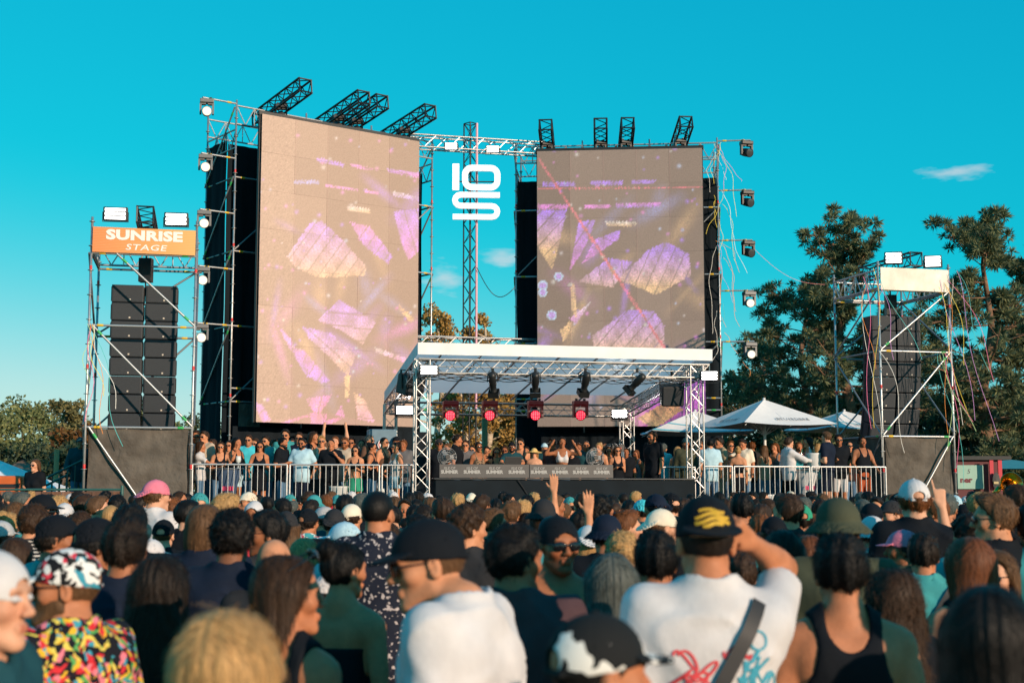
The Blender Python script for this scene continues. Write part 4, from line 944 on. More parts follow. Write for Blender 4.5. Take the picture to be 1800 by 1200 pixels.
# ---- paper streamers caught on the right scaffold and the right tower
def streamer(label, pts, col, group):
    pts = [Vector(p) for p in pts]; mb = MB()
    for a, b in zip(pts[:-1], pts[1:]):
        d = (b - a).normalized(); w = Vector((-d.z, .3, d.x)).normalized() * .005; mb.quad(a - w, a + w, b + w, b - w); mb.quad(a - w + Vector((0, .004, 0)), b - w + Vector((0, .004, 0)), b + w + Vector((0, .004, 0)), a + w + Vector((0, .004, 0)))
    tag(mb.build("paper_streamer", col), label, "streamer", group)
STC = [("pale green", (.45, .62, .30)), ("yellow", (.75, .58, .08)), ("white", (.75, .74, .70)), ("pink", (.75, .18, .35)), ("orange", (.72, .26, .06)), ("turquoise", (.08, .45, .45)), ("lilac", (.5, .25, .55))]
STM = {n: mat("paper_" + n.replace(' ', '_'), c, .8) for n, c in STC}
srs = random.Random(5)
STL = []
ORDN = ["first", "second", "third", "fourth", "fifth", "sixth", "seventh", "eighth", "ninth", "tenth"]
for k in range(20):
    z0 = srs.choice([11.9, 10.6, 10.4, 9.0, 8.9, 8.8, 7.6, 7.0, 6.4]) + srs.uniform(-.3, .3); a = WD + Vector((srs.uniform(-.12, .15), -.1, z0)); L = srs.uniform(.8, 2.6); dx = srs.uniform(-.35, .8); nm = srs.choice(STC)[0]
    pts = []
    for i in range(25):
        u = i / 24; pts.append(a + Vector((dx * u + .14 * math.sin(6 * u + k) * u + .02 * math.sin(19 * u + 3 * k), -.12 * math.sin(3 * u + k), -L * u ** 1.3 + .12 * math.sin(7 * u + 2 * k) * u)))
    STL.append((nm, "on the right scaffold", pts, "streamers on the right scaffold"))
for k in range(20):
    nm = srs.choice(STC)[0]; f = RC[1] if k % 3 else RC[0]; a = f + Vector((srs.uniform(-.5, .1), -.1, srs.choice([7.0, 6.8, 5.2, 7.2]))); L = srs.uniform(1.5, 4.2); dx = srs.uniform(-.3, 1.0)
    pts = [a + Vector((dx * (i / 12) + .1 * math.sin(.5 * i + k), -.1 - .1 * math.sin(.3 * i + k), -L * (i / 12) ** 1.2)) for i in range(13)]
    STL.append((nm, "on the right tower", pts, "streamers on the right tower"))
_cnt = {}
for nm, wh, pts, g in sorted(STL, key=lambda q: q[2][-1].x):
    _cnt[nm, wh] = _cnt.get((nm, wh), 0) + 1
    streamer(f"{nm} paper streamer {wh}, {ORDN[_cnt[nm, wh] - 1]} of its colour from left", pts, STM[nm], g)
p0, p1 = WD + Vector((.9, 0, 9.1)), at(1450, 500, 41); streamer("red and white streamer strung from the right scaffold toward the pines", [p0.lerp(p1, i / 14) + Vector((0, 0, -.35 * math.sin(math.pi * i / 14))) for i in range(15)], mat("paper_red", (.6, .2, .2), .8), None)
for k in range(6):
    nm = STC[k][0]; f = LC[0]; a = f + Vector((.03 * k, -.06, 5.2)); streamer(f"{nm} paper streamer wound on the left leg of the left tower", [a + Vector((.03 * i * (k % 3) + .08 * math.sin(.8 * i + k), -.03, -(1.2 + .25 * k) * (i / 10))) for i in range(11)], STM[nm], "streamers on the left tower")

# ---- left edge: plank fence, stair with rail, tent, shed, post
pf = thing("plank_fence", "brown plank fence with a steel top rail at the left edge", "fence", (-11, 27.0, 0))
pk = [bevel_box("plank", (.19, .03, 1.86), .006) for _ in range(1)][0]
WOODS = [mat(f"plank_wood_{i}", c, .85, var=.35, vscale=4, vvec=(8, 8, .7)) for i, c in enumerate(((.16, .075, .045), (.12, .06, .04), (.21, .11, .075), (.10, .05, .035)))]
for i in range(32):
    p = at(215, 880, 27) + Vector((-.2 * i - .1, 0, 0)); obj("plank", pk, WOODS[srs.randrange(4)], pf, Matrix.Translation((p.x, 27.0 + srs.uniform(-.008, .008), .93)))
tube_part("top_rail", (at(215, 866, 27).x, 26.98, 1.9), (at(-80, 866, 27).x, 26.98, 1.9), .022, mat("green_steel", (.03, .11, .10), .5), pf); tube_part("post", (at(215, 866, 27).x, 26.98, 0), (at(215, 866, 27).x, 26.98, 1.98), .03, mat("green_steel", (.03, .11, .10), .5), pf)
stair = thing("stair", "dark steel stair with barred handrail climbing to the stage behind the left tower", "stair", at(40, 860, 29))
GS = mat("green_steel", (.03, .11, .10), .5); a0, a1 = at(38, 861, 28.6), at(146, 808, 28.9)
for k in range(2):
    o = Vector((0, .9 * k, 0)); tube_part("handrail", a0 + o, a1 + o, .025, GS, stair); tube_part("stringer", a0 + o - Vector((0, 0, .95)), a1 + o - Vector((0, 0, .95)), .05, GS, stair)
    for i in range(9): q = a0.lerp(a1, i / 8) + o; tube_part("baluster", q - Vector((0, 0, .92)), q, .012, GS, stair)
for i in range(7): q = a0.lerp(a1, (i + .5) / 7) + Vector((0, .45, -.98)); obj("step", bevel_box("step", (.3, .9, .04), .005), GS, stair, Matrix.Translation(q))
tn = thing("white_tent", "peaked white tent at the far left edge", "tent", at(0, 860, 33)); q = at(-8, 806, 33); hw = 1.35
mb = MB(); cc = [Vector((q.x - hw, 33 - hw, 1.95)), Vector((q.x + hw, 33 - hw, 1.95)), Vector((q.x + hw, 33 + hw, 1.95)), Vector((q.x - hw, 33 + hw, 1.95))]
for i in range(4): mb.add([cc[i], cc[(i + 1) % 4], q], [(0, 1, 2)]); mb.quad(cc[i] - Vector((0, 0, .25)), cc[(i + 1) % 4] - Vector((0, 0, .25)), cc[(i + 1) % 4], cc[i])
mb.build("roof", WHITEFAB, tn)
for c in cc: tube_part("leg", (c.x, c.y, 0), (c.x, c.y, 1.9), .025, ALU, tn)
def rounded_prop(name, label, cat, p, size, m):
    return tag(obj(name, bevel_box(name, size, min(size) * .12, 3), m, None, Matrix.Translation(p)), label, cat)
gen = thing("generator", "orange generator with black vents beside the white tent", "generator", at(22, 862, 30)); _g = at(22, 852, 30)
obj("case", bevel_box("case", (.55, .5, .4), .05, 3), mat("orange_paint", (.6, .13, .03), .4, var=.1), gen, Matrix.Translation(_g)); obj("vent", bevel_box("vent", (.5, .02, .08), .005), BLACKP, gen, Matrix.Translation(_g + Vector((0, -.26, -.02)))); obj("wheel", MB().lathe([(0, -.04), (.1, -.04), (.1, .04), (0, .04)], 14, R=Matrix.Rotation(math.pi / 2, 3, 'Y')).mesh("wheel"), BLACKP, gen, Matrix.Translation(_g + Vector((-.24, -.22, -.12)))); obj("skid", MB().box((0, 0, -.9), (.5, .45, 1.4)).mesh("skid"), BLACKM, gen, Matrix.Translation(_g))
def house(label, px0, px1, py_eave, py_ridge, Y, wall, roof, nwin=3):
    a, b = at(px0, py_eave, Y), at(px1, py_eave, Y); r = at((px0 + px1) / 2, py_ridge, Y).z; t = thing("house", label, "building", (a.x, Y, 0)); D = 8
    w = MB().box(((a.x + b.x) / 2, Y + D / 2, a.z / 2), (b.x - a.x, D, a.z)); w.add([(a.x, Y, a.z), (a.x, Y + D, a.z), (a.x, Y + D / 2, r)], [(0, 1, 2)]).add([(b.x, Y, a.z), (b.x, Y + D, a.z), (b.x, Y + D / 2, r)], [(0, 2, 1)]); w.build("wall", wall, t)
    rf = MB(); o = .5
    for s_ in (0, 1):
        y0 = Y - o if s_ == 0 else Y + D + o
        rf.add([(a.x - o, y0, a.z - .2), (b.x + o, y0, a.z - .2), (b.x + o, Y + D / 2, r + .08), (a.x - o, Y + D / 2, r + .08), (a.x - o, y0, a.z - .08), (b.x + o, y0, a.z - .08), (b.x + o, Y + D / 2, r + .2), (a.x - o, Y + D / 2, r + .2)], [(0, 1, 2, 3), (4, 7, 6, 5), (0, 4, 5, 1), (1, 5, 6, 2), (0, 3, 7, 4)])
    rf.build("roof", roof, t)
    for k in range(nwin):
        x = a.x + (b.x - a.x) * (k + .5) / nwin; f = MB().box((x, Y - .04, a.z * .55), (1.1, .08, 1.0)).build("window", mat("window_frame", (.6, .58, .55), .5), t); MB().box((x, Y - .09, a.z * .55), (.9, .02, .8)).build("pane", mat("window_glass", (.03, .04, .05), .1), f)
house("low cream house with a brown roof far behind the left tower", 25, 150, 826, 800, 75, mat("cream_wall", (.55, .42, .25), .8, var=.1), mat("brown_roof", (.20, .13, .09), .8, var=.2, vscale=2))
wp = tag(tube_part("wooden_post", at(96, 870, 50) * Vector((1, 1, 0)) if False else (at(97, 860, 50).x, 50, 0), at(100, 790, 50), .09, mat("post_wood", (.42, .28, .14), .8), None), "bare wooden post standing behind the stair at the left", "post")
for px, Y, top in ((496 + 0, 0, 0),): pass
tag(tube_part("wooden_post", (at(853, 800, 46).x, 46, 0), at(852, 735, 46), .1, mat("post_wood", (.42, .28, .14), .8), None), "pale wooden post between the golden birches behind the DJ", "post")

# ---- right edge: red sales booth, teal tent, brass horn
bt = thing("sales_booth", "dark red sales booth with a pale green sign at the right edge", "booth", at(1715, 860, 36)); YB = 36.0
xa_, xb_ = at(1683, 840, YB).x, at(1762, 840, YB).x; zt_ = at(1700, 808, YB).z
MB().box(((xa_ + xb_) / 2, YB + 1.2, zt_ / 2), (xb_ - xa_, 2.4, zt_)).build("wall", mat("dark_red_panel", (.10, .012, .018), .6, var=.1), bt)
MB().box(((xa_ + xb_) / 2 + .05, YB + 1.2, zt_ + .05), (xb_ - xa_ + .3, 2.7, .1)).build("roof", BLACKM, bt)
sg_c = at(1706, 838, YB - .05); sg = MB().box((sg_c.x, YB - .03, sg_c.z), (.68, .05, .62)).build("sign_board", mat("pale_green_board", (.30, .48, .40), .6, var=.05), bt)
obj("lettering", text_mesh("ner", .2, .002, 1.15, 0, .008), mat("wine_print", (.16, .015, .03), .6), sg, Matrix.Translation((sg_c.x - .12, YB - .06, sg_c.z - .08)) @ _txtR)
obj("lettering", text_mesh("5", .17, .002, 1, .2), mat("grey_print", (.14, .14, .15), .7), sg, Matrix.Translation((sg_c.x - .05, YB - .06, sg_c.z + .14)) @ _txtR)
for px, py0 in ((1743, 810), (1758, 822)): c = at(px, 835, YB - .3); MB().box((c.x, YB - .3, c.z), (.1, .05, .78)).build("red_post", mat("bright_red_panel", (.55, .02, .04), .5), bt)
obj("oval_emblem", MB().lathe([(0, 0), (.14, 0), (.14, .02), (0, .024)], 20, R=Matrix.Diagonal((.7, 1.6, 1)) @ Matrix.Identity(3)).mesh("oval_emblem"), BLACKP, bt, Matrix.Translation(at(1751, 845, YB - .4)) @ _txtR); obj("emblem_text", MB().box((0, 0, 0), (.12, .02, .06)).mesh("emblem_text"), mat("gold_print", (.55, .42, .2), .5), bt, Matrix.Translation(at(1751, 848, YB - .44)))
tt = thing("teal_tent", "teal peaked tent roof behind the red booth", "tent", at(1780, 860, 44)); q = at(1768, 806, 44); cc = [Vector((q.x - .9, 43, 2.55)), Vector((q.x + 1.9, 43, 2.55)), Vector((q.x + 1.9, 45, 2.55)), Vector((q.x - .9, 45, 2.55))]; mb = MB()
for i in range(4): mb.add([cc[i], cc[(i + 1) % 4], q], [(0, 1, 2)])
mb.build("roof", mat("teal_canvas", (.03, .22, .28), .8, var=.1), tt)
for c in cc: tube_part("leg", (c.x, c.y, 0), (c.x, c.y, 2.55), .025, ALU, tt)
hn = thing("brass_horn", "large brass horn with a wide round bell above the heads at the right edge", "horn", at(1777, 860, 20)); hc_ = at(1777, 850, 20); BR = mat("brass", (.62, .38, .08), .22, 1.0, var=.2, vscale=6); Rh = basis(Vector((.05, -1, .12)))
obj("bell", MB().lathe([(.165, .03), (.172, .02), (.155, .0), (.11, -.05), (.07, -.12), (.045, -.25), (.035, -.4), (.03, -.4), (.04, -.25), (.062, -.12), (.1, -.045), (.15, .012), (.165, .03)], 32).mesh("bell", True), BR, hn, Matrix.Translation(hc_) @ Rh.to_4x4())
hp_ = [hc_ + Rh @ Vector((0, 0, -.4)) + Vector((-.25 * math.sin(i * .35), .3 * (1 - math.cos(i * .35)) * .3, -.9 * (i / 9))) for i in range(10)]
MB().path(hp_, .04, 10).build("tubing", BR, hn, True)

# ---- trees
def leaf_cloud(centres, radii, n, size, rg, aspect=1.0, up_bias=0.0):
    """n leaf faces spread through ellipsoidal clumps, uneven"""
    C = np.array(centres); Rr = np.array(radii); w = Rr.prod(1) ** (2 / 3); k = rg.choice(len(C), n, p=w / w.sum())
    d = rg.standard_normal((n, 3)); d /= np.linalg.norm(d, axis=1)[:, None]; r = rg.random(n) ** .38
    P = C[k] + d * Rr[k] * r[:, None]
    a = rg.standard_normal((n, 3)); a[:, 2] += up_bias; a /= np.linalg.norm(a, axis=1)[:, None]; b = np.cross(a, rg.standard_normal((n, 3))); b /= np.linalg.norm(b, axis=1)[:, None]
    s = size * rg.uniform(.6, 1.3, n)[:, None]; a = a * s * aspect; b = b * s
    V = np.stack([P - a, P + b * .5, P + a, P - b * .5], 1).reshape(-1, 3); return V, np.arange(4 * n).reshape(n, 4), k
def leaf_mat(name, c0, c1):
    if name in _M: return _M[name]
    m = bpy.data.materials.new(name); m.use_nodes = True; nt = m.node_tree; b = nt.nodes["Principled BSDF"]; b.inputs['Roughness'].default_value = .65; b.inputs['Specular IOR Level'].default_value = .25
    a = nt.nodes.new("ShaderNodeAttribute"); a.attribute_name = "leaf"; r = nt.nodes.new("ShaderNodeValToRGB"); r.color_ramp.elements[0].color = lin(c0); r.color_ramp.elements[1].color = lin(c1); nt.links.new(a.outputs['Fac'], r.inputs[0]); nt.links.new(r.outputs[0], b.inputs['Base Color'])
    tr = nt.nodes.new("ShaderNodeBsdfTranslucent"); nt.links.new(r.outputs[0], tr.inputs[0]); mx = nt.nodes.new("ShaderNodeMixShader"); mx.inputs[0].default_value = .25
    nt.links.new(b.outputs[0], mx.inputs[1]); nt.links.new(tr.outputs[0], mx.inputs[2]); nt.links.new(mx.outputs[0], nt.nodes["Material Output"].inputs[0]); _M[name] = m; return m
def crown(parent, V, F, material, rg, per=4):
    M = WM[parent]; o = np.array(M.translation); me = mesh_np("crown", V - o, F, False); v = np.repeat(rg.random(len(F)), per).astype(np.float32)
    at_ = me.attributes.new("leaf", 'FLOAT', 'POINT'); at_.data.foreach_set("value", v); return obj("crown", me, material, parent, M.copy())
def limbs(parent, segs, material):
    mb = MB()
    for a, b, r0, r1 in segs: mb.tube(a, b, r0, 7, r1)
    return mb.build("trunk", material, parent, True)
BARKP = mat("pine_bark", (.20, .11, .065), .9, var=.4, vscale=5, bump=.8, bscale=9, bdist=.05); BARKB = mat("birch_bark", (.45, .36, .26), .8, var=.45, vscale=6, vvec=(.5, .5, 2)); BARKG = mat("grey_bark", (.12, .09, .07), .9, var=.3)
def pine(label, px, Y, top_py, crown_w, seed, low=.3, nl=9000, lean=0.0, fork=True, tone=0):
    rg = np.random.default_rng(seed); base = at(px, 860, Y); H = at(px, top_py, Y).z; t = thing("pine_tree", label, "tree", (base.x, Y, 0), "tall pines at the right"); B = Vector((base.x, Y, 0))
    segs, C, R = [], [], []; pts = [B + Vector((lean * (i / 10) ** 2 + .18 * math.sin(i * 1.3 + seed), .1 * math.sin(i), H * .97 * i / 10)) for i in range(11)]
    for i in range(10): segs.append((pts[i], pts[i + 1], .24 * (1 - i / 11) + .03, .24 * (1 - (i + 1) / 11) + .03))
    nb = 46
    for k in range(nb):
        f = low + (1 - low) * (k + rg.uniform(0, 1)) / nb; i = min(9, int(f * 10)); p = pts[i].lerp(pts[i + 1], f * 10 - i)
        ang = rg.uniform(0, 2 * math.pi); prof = (1 - abs((f - .5) / .62) ** 1.8); L = crown_w * max(.25, prof) * rg.uniform(.45, 1.1)
        d = Vector((math.cos(ang), math.sin(ang), rg.uniform(.05, .4) + (.7 if f > .85 else 0))); q = p + d * L; m_ = p + d * L * .55 + Vector((0, 0, -.08 * L))
        segs += [(p, m_, .07 * (1.2 - f), .045 * (1.2 - f)), (m_, q, .045 * (1.2 - f), .015)]
        nc = rg.integers(7, 12)
        for j in range(nc):
            u = rg.uniform(.35, 1.08); c = p.lerp(q, u) + Vector(rg.uniform(-.55, .55, 3)) * Vector((1, 1, .6)) * (.5 + .25 * L); s = rg.uniform(.16, .38)
            C.append(c); R.append((s, s, s * .8)); segs.append((p.lerp(q, u * .85), c, .018, .006))
    limbs(t, segs, BARKP)
    # needle tufts: thin blades pointing out and up from each twig end
    C, R = np.array(C), np.array(R); n = int(nl * 2.7); w = R[:, 0] ** 2; k = rg.choice(len(C), n, p=w / w.sum()); d = rg.standard_normal((n, 3)); d[:, 2] += .45; d /= np.linalg.norm(d, axis=1)[:, None]
    P = C[k] + d * R[k] * (rg.random(n) ** .5)[:, None] * .8; a = d * (.15 * rg.uniform(.6, 1.4, n))[:, None]; b = np.cross(d, rg.standard_normal((n, 3))); b /= np.linalg.norm(b, axis=1)[:, None]; b *= .024
    V = np.stack([P - a * .4, P + b, P + a, P - b], 1).reshape(-1, 3); F = np.arange(4 * n).reshape(n, 4)
    crown(t, V, F, leaf_mat("pine_needles", (.036, .085, .066), (.25, .25, .11)), rg)
def broadleaf(label, px, Y, top_py, width, seed, m, bark, nl=6000, low=.25, size=.17, sparse=1.0, group=None, name="broadleaf_tree"):
    rg = np.random.default_rng(seed); base = at(px, 860, Y); H = at(px, top_py, Y).z; t = thing(name, label, "tree", (base.x, Y, 0), group); B = Vector((base.x, Y, 0)); segs, C, R = [], [], []
    pts = [B + Vector((.15 * math.sin(i + seed), .1 * math.cos(i), H * .9 * i / 8)) for i in range(9)]
    for i in range(8): segs.append((pts[i], pts[i + 1], .2 * (1 - i / 9) * H / 10 + .02, .2 * (1 - (i + 1) / 9) * H / 10 + .02))
    for k in range(26):
        f = low + (1 - low) * (k + rg.random()) / 26; i = min(7, int(f * 8)); p = pts[i].lerp(pts[i + 1], f * 8 - i); ang = rg.uniform(0, 6.283); prof = math.sin(math.pi * min(1, (f - low) / (1 - low) * .85 + .12)) ** .6
        L = width * prof * rg.uniform(.5, 1.05); q = p + Vector((math.cos(ang) * L, math.sin(ang) * L, rg.uniform(.1, .75) * L + .2)); q.z = min(q.z, H); segs.append((p, q, .05, .012))
        for j in range(3):
            u = rg.uniform(.4, 1.0); c = p.lerp(q, u) + Vector(rg.uniform(-.35, .35, 3)) * width * .3; s = width * rg.uniform(.16, .32) * sparse; C.append(c); R.append((s, s, s * .8))
    limbs(t, segs, bark); V, F, k = leaf_cloud(C, R, nl, size, rg, .8, -.3 if sparse < 1 else 0); crown(t, V, F, m, rg)
pine("tall pine left of the white bannered tower with a bushy top", 1500, 50, 412, 2.9, 3, .2, 15000, -.5)
pine("broad pine behind the left side of the white bannered tower", 1420, 54, 500, 2.9, 8, .12, 12000)
pine("tall pine at the right edge with a bare forked trunk", 1738, 47, 398, 3.0, 5, .22, 16000, .3)
pine("dark pine leaning in at the far right edge", 1835, 50, 470, 3.1, 9, .12, 12000)
pine("short pine behind the hanging speakers of the right tower", 1610, 58, 560, 2.8, 12, .1, 9000)
pine("small bushy pine beside the right scaffold", 1345, 60, 600, 2.2, 14, .08, 8000)
GOLD = leaf_mat("golden_birch_leaves", (.22, .125, .035), (.62, .38, .11)); GREEN = leaf_mat("field_tree_leaves", (.085, .115, .045), (.29, .30, .12)); OLIV = leaf_mat("olive_tree_leaves", (.085, .085, .036), (.29, .245, .10)); DARKG = leaf_mat("dark_tree_leaves", (.018, .045, .036), (.11, .13, .06)); RUST = leaf_mat("rusty_leaves", (.09, .04, .015), (.25, .12, .035))
broadleaf("golden birch left of the mast behind the stage", 770, 58, 522, 2.4, 21, GOLD, BARKB, 9000, .12, .10, .62, "birches behind the stage", "birch_tree")
broadleaf("golden birch right of the mast behind the stage", 858, 60, 528, 2.1, 22, GOLD, BARKB, 7500, .12, .10, .6, "birches behind the stage", "birch_tree")
broadleaf("lower golden birch straight behind the DJ", 815, 52, 600, 2.0, 23, GOLD, BARKB, 7500, .05, .11, .75, "birches behind the stage", "birch_tree")
broadleaf("low olive tree behind the right side of the DJ", 890, 62, 690, 2.2, 24, OLIV, BARKG, 5000, .05, .18, 1.0, "birches behind the stage")
for i, (px, Y, tp, w, mm, lb) in enumerate(((-25, 80, 680, 2.6, GREEN, "pale green tree at the left picture edge"), (35, 95, 700, 2.8, GREEN, "rounded green tree second from the left edge"), (75, 100, 712, 2.6, DARKG, "darker tree between the two pale trees at the left"), (112, 85, 690, 2.2, OLIV, "slender pale birch left of the orange bannered tower"), (140, 70, 752, 2.2, RUST, "rusty leaved bush right against the left tower"), (60, 78, 790, 2.4, DARKG, "low dark bush before the brown roofed house"), (105, 62, 790, 2.0, DARKG, "low dark bush behind the wooden post"), (250, 90, 720, 3.0, GREEN, "green tree glimpsed through the left tower"), (345, 95, 735, 3.0, DARKG, "dark tree between the left tower and the left screen"), (-90, 75, 690, 3.0, OLIV, "olive tree beyond the left picture edge"))):
    broadleaf(lb, px, Y, tp, w, 40 + i, mm, BARKG, 4800, .06, .17, 1.0, "trees behind the left tower")
for i, (px, Y, tp, w, mm, lb) in enumerate(((1300, 66, 655, 2.6, OLIV, "low olive tree behind the white parasol, right of the scaffold"), (1370, 62, 700, 2.6, DARKG, "dark bush behind the middle parasol"), (1455, 60, 690, 2.8, DARKG, "dark bush between the parasol and the right tower"), (1540, 62, 700, 2.8, OLIV, "olive bush behind the right tower's left leg"), (1640, 60, 690, 2.6, OLIV, "sunlit olive bush behind the right tower's right leg"), (1700, 52, 700, 2.2, DARKG, "dark bush above the red booth"), (1790, 55, 690, 2.8, DARKG, "dark bush at the right picture edge"), (1890, 55, 640, 3.0, DARKG, "dark tree beyond the right picture edge"), (1230, 70, 690, 2.6, DARKG, "dark tree behind the right screen's foot"))):
    broadleaf(lb, px, Y, tp, w, 60 + i, mm, BARKG, 4800, .03, .18, 1.1, "bushes behind the right deck")
# ================================================================== people
# bodies, clothes and hair are sampled from distance fields on a rectilinear grid (finer round the head and hands)
def axis(lo, hi, step, fine=()):
    out = [lo]; x = lo
    while x < hi:
        s = step
        for a, b, f in fine:
            if a - step <= x <= b: s = min(s, f)
        x += s; out.append(x)
    return np.array(out)
def surface_nets(F, xs, ys, zs):
    ins = F < 0
    c = np.zeros(tuple(n - 1 for n in F.shape), np.uint8)
    for i in (0, 1):
        for j in (0, 1):
            for k in (0, 1):
                c += ins[i:i + c.shape[0], j:j + c.shape[1], k:k + c.shape[2]]
    I, J, K = np.nonzero((c > 0) & (c < 8))
    idx = np.full(c.shape, -1, np.int32); idx[I, J, K] = np.arange(len(I))
    val = {(a, b, d): F[I + a, J + b, K + d] for a in (0, 1) for b in (0, 1) for d in (0, 1)}
    P = np.zeros((len(I), 3)); W = np.zeros(len(I))
    for a in val:
        for ax in range(3):
            if a[ax] == 0:
                b = list(a); b[ax] = 1; b = tuple(b)
                va, vb = val[a], val[b]
                m = (va < 0) != (vb < 0)
                t = np.where(m, va / np.where(m, va - vb, 1), 0)
                q = np.repeat(np.array(a, float)[None], len(I), 0); q[:, ax] += t
                P += q * m[:, None]; W += m
    P /= W[:, None]
    V = np.stack([xs[I] + P[:, 0] * (xs[I + 1] - xs[I]), ys[J] + P[:, 1] * (ys[J + 1] - ys[J]), zs[K] + P[:, 2] * (zs[K + 1] - zs[K])], 1)
    faces = []
    for ax in range(3):
        s0 = [slice(None)] * 3; s1 = [slice(None)] * 3; s0[ax] = slice(0, -1); s1[ax] = slice(1, None)
        a, b = ins[tuple(s0)], ins[tuple(s1)]
        E = np.array(np.nonzero(a != b))
        o1, o2 = [q for q in range(3) if q != ax]
        ok = (E[o1] > 0) & (E[o2] > 0) & (E[o1] < F.shape[o1] - 1) & (E[o2] < F.shape[o2] - 1)
        E = E[:, ok]; flip = a[tuple(E)]
        def cell(d1, d2):
            q = E.copy(); q[o1] -= d1; q[o2] -= d2; return idx[tuple(q)]
        Q = np.stack([cell(1, 1), cell(0, 1), cell(0, 0), cell(1, 0)], 1)
        fl = flip if ax != 1 else ~flip
        Q[~fl] = Q[~fl][:, ::-1]
        faces.append(Q)
    return V, np.concatenate(faces)
class Field:
    def __init__(s, xs, ys, zs):
        s.ax = (xs, ys, zs); s.F = np.full((len(xs), len(ys), len(zs)), 1.0, np.float32)
    def _sub(s, lo, hi):
        sl = []
        for a, l, h in zip(s.ax, lo, hi):
            i0, i1 = max(np.searchsorted(a, l) - 1, 0), min(np.searchsorted(a, h) + 1, len(a))
            if i1 <= i0: return None
            sl.append(slice(i0, i1))
        return tuple(sl)
    def grid(s, sl=None):
        if sl is None: sl = (slice(None),) * 3
        return (s.ax[0][sl[0]][:, None, None], s.ax[1][sl[1]][None, :, None], s.ax[2][sl[2]][None, None, :])
    def op(s, sl, d, k, sub):
        c = s.F[sl]
        if sub:
            h = np.maximum(k - np.abs(c + d), 0) / k; s.F[sl] = np.maximum(c, -d) + h * h * k / 4
        else:
            h = np.maximum(k - np.abs(c - d), 0) / k; s.F[sl] = np.minimum(c, d) - h * h * k / 4
    def prim(s, p, inflate=0.0, pad=.05):
        kind, k, sub = p['t'], p.get('k', .02), p.get('sub', False)
        if kind == 'c':
            a, b, r1, r2 = np.array(p['a']), np.array(p['b']), p['r1'] + inflate, p['r2'] + inflate
            rm = max(r1, r2) + pad + k
            sl = s._sub(np.minimum(a, b) - rm, np.maximum(a, b) + rm)
            if sl is None: return
            X, Y, Z = s.grid(sl); ba = b - a; L = max(float(ba @ ba), 1e-9)
            px, py, pz = X - a[0], Y - a[1], Z - a[2]
            h = np.clip((px * ba[0] + py * ba[1] + pz * ba[2]) / L, 0, 1)
            d = np.sqrt((px - h * ba[0]) ** 2 + (py - h * ba[1]) ** 2 + (pz - h * ba[2]) ** 2) - (r1 + (r2 - r1) * h)
        else:
            c, r = np.array(p['c']), np.array(p['r']) + inflate
            rm = max(r) + pad + k
            sl = s._sub(c - rm, c + rm)
            if sl is None: return
            X, Y, Z = s.grid(sl)
            px, py, pz = X - c[0], Y - c[1], Z - c[2]
            R = p.get('R')
            if R is not None:
                px, py, pz = (R[0, 0] * px + R[1, 0] * py + R[2, 0] * pz, R[0, 1] * px + R[1, 1] * py + R[2, 1] * pz, R[0, 2] * px + R[1, 2] * py + R[2, 2] * pz)
            k0 = np.sqrt((px / r[0]) ** 2 + (py / r[1]) ** 2 + (pz / r[2]) ** 2)
            k1 = np.sqrt((px / r[0] ** 2) ** 2 + (py / r[1] ** 2) ** 2 + (pz / r[2] ** 2) ** 2) + 1e-9
            d = k0 * (k0 - 1) / k1
        s.op(sl, d.astype(np.float32), k, sub)
    def cut(s, d): s.F = np.maximum(s.F, d)            # keep where d < 0
    def mesh(s, name):
        V, Q = surface_nets(s.F, *s.ax); return mesh_np(name, V, Q)
def cap_(a, b, r1, r2=None, k=.02, **kw): return dict(t='c', a=a, b=b, r1=r1, r2=r1 if r2 is None else r2, k=k, **kw)
def ell(c, r, k=.02, **kw): return dict(t='e', c=c, r=r, k=k, **kw)
def smax(a, b, k):
    h = np.maximum(k - np.abs(a - b), 0) / k; return np.maximum(a, b) + h * h * k / 4

def head_prims(sex, far=False):
    f = sex == 'f'
    P = [ell((0, -.012, .033), (.077, .098, .088)),
         cap_((0, .03, -.012), (0, .052, -.074 if not f else -.07), .062, .036 if not f else .032, k=.03),
         cap_((.05, .0, -.055), (.015, .068, -.098), .018 if not f else .013, .014, k=.025), cap_((-.05, .0, -.055), (-.015, .068, -.098), .018 if not f else .013, .014, k=.025),
         ell((0, .074, -.1), (.02 if not f else .016, .016, .015), k=.02),
         ell((.045, .055, -.018), (.022, .024, .02), k=.025), ell((-.045, .055, -.018), (.022, .024, .02), k=.025),
         cap_((-.036, .078, .03), (.036, .078, .03), .014 if not f else .010, k=.02),
         ell((.031, .099, .008), (.017, .016, .012), k=.014, sub=True), ell((-.031, .099, .008), (.017, .016, .012), k=.014, sub=True),
         ell((.031, .076, .007), (.014, .012, .011), k=.006), ell((-.031, .076, .007), (.014, .012, .011), k=.006),
         cap_((0, .088, .016), (0, .111, -.022), .008, .012 if not f else .010, k=.012),
         ell((.012, .1, -.027), (.009, .009, .008), k=.01), ell((-.012, .1, -.027), (.009, .009, .008), k=.01),
         cap_((-.018, .088, -.056), (.018, .088, -.056), .007, k=.008), cap_((-.015, .087, -.066), (.015, .087, -.066), .008, k=.008),
         cap_((-.02, .099, -.061), (.02, .099, -.061), .002, k=.006, sub=True)]
    for s in (1, -1):
        P += [ell((s * .08, -.012, -.004), (.011, .02, .033), k=.008, R=np.array(Matrix.Rotation(s * -.35, 3, 'Z') @ Matrix.Rotation(-.2, 3, 'X'))),
              ell((s * .09, -.006, .0), (.008, .011, .02), k=.006, sub=True)]
    return P
UP_ARM, FO_ARM = .285, .255
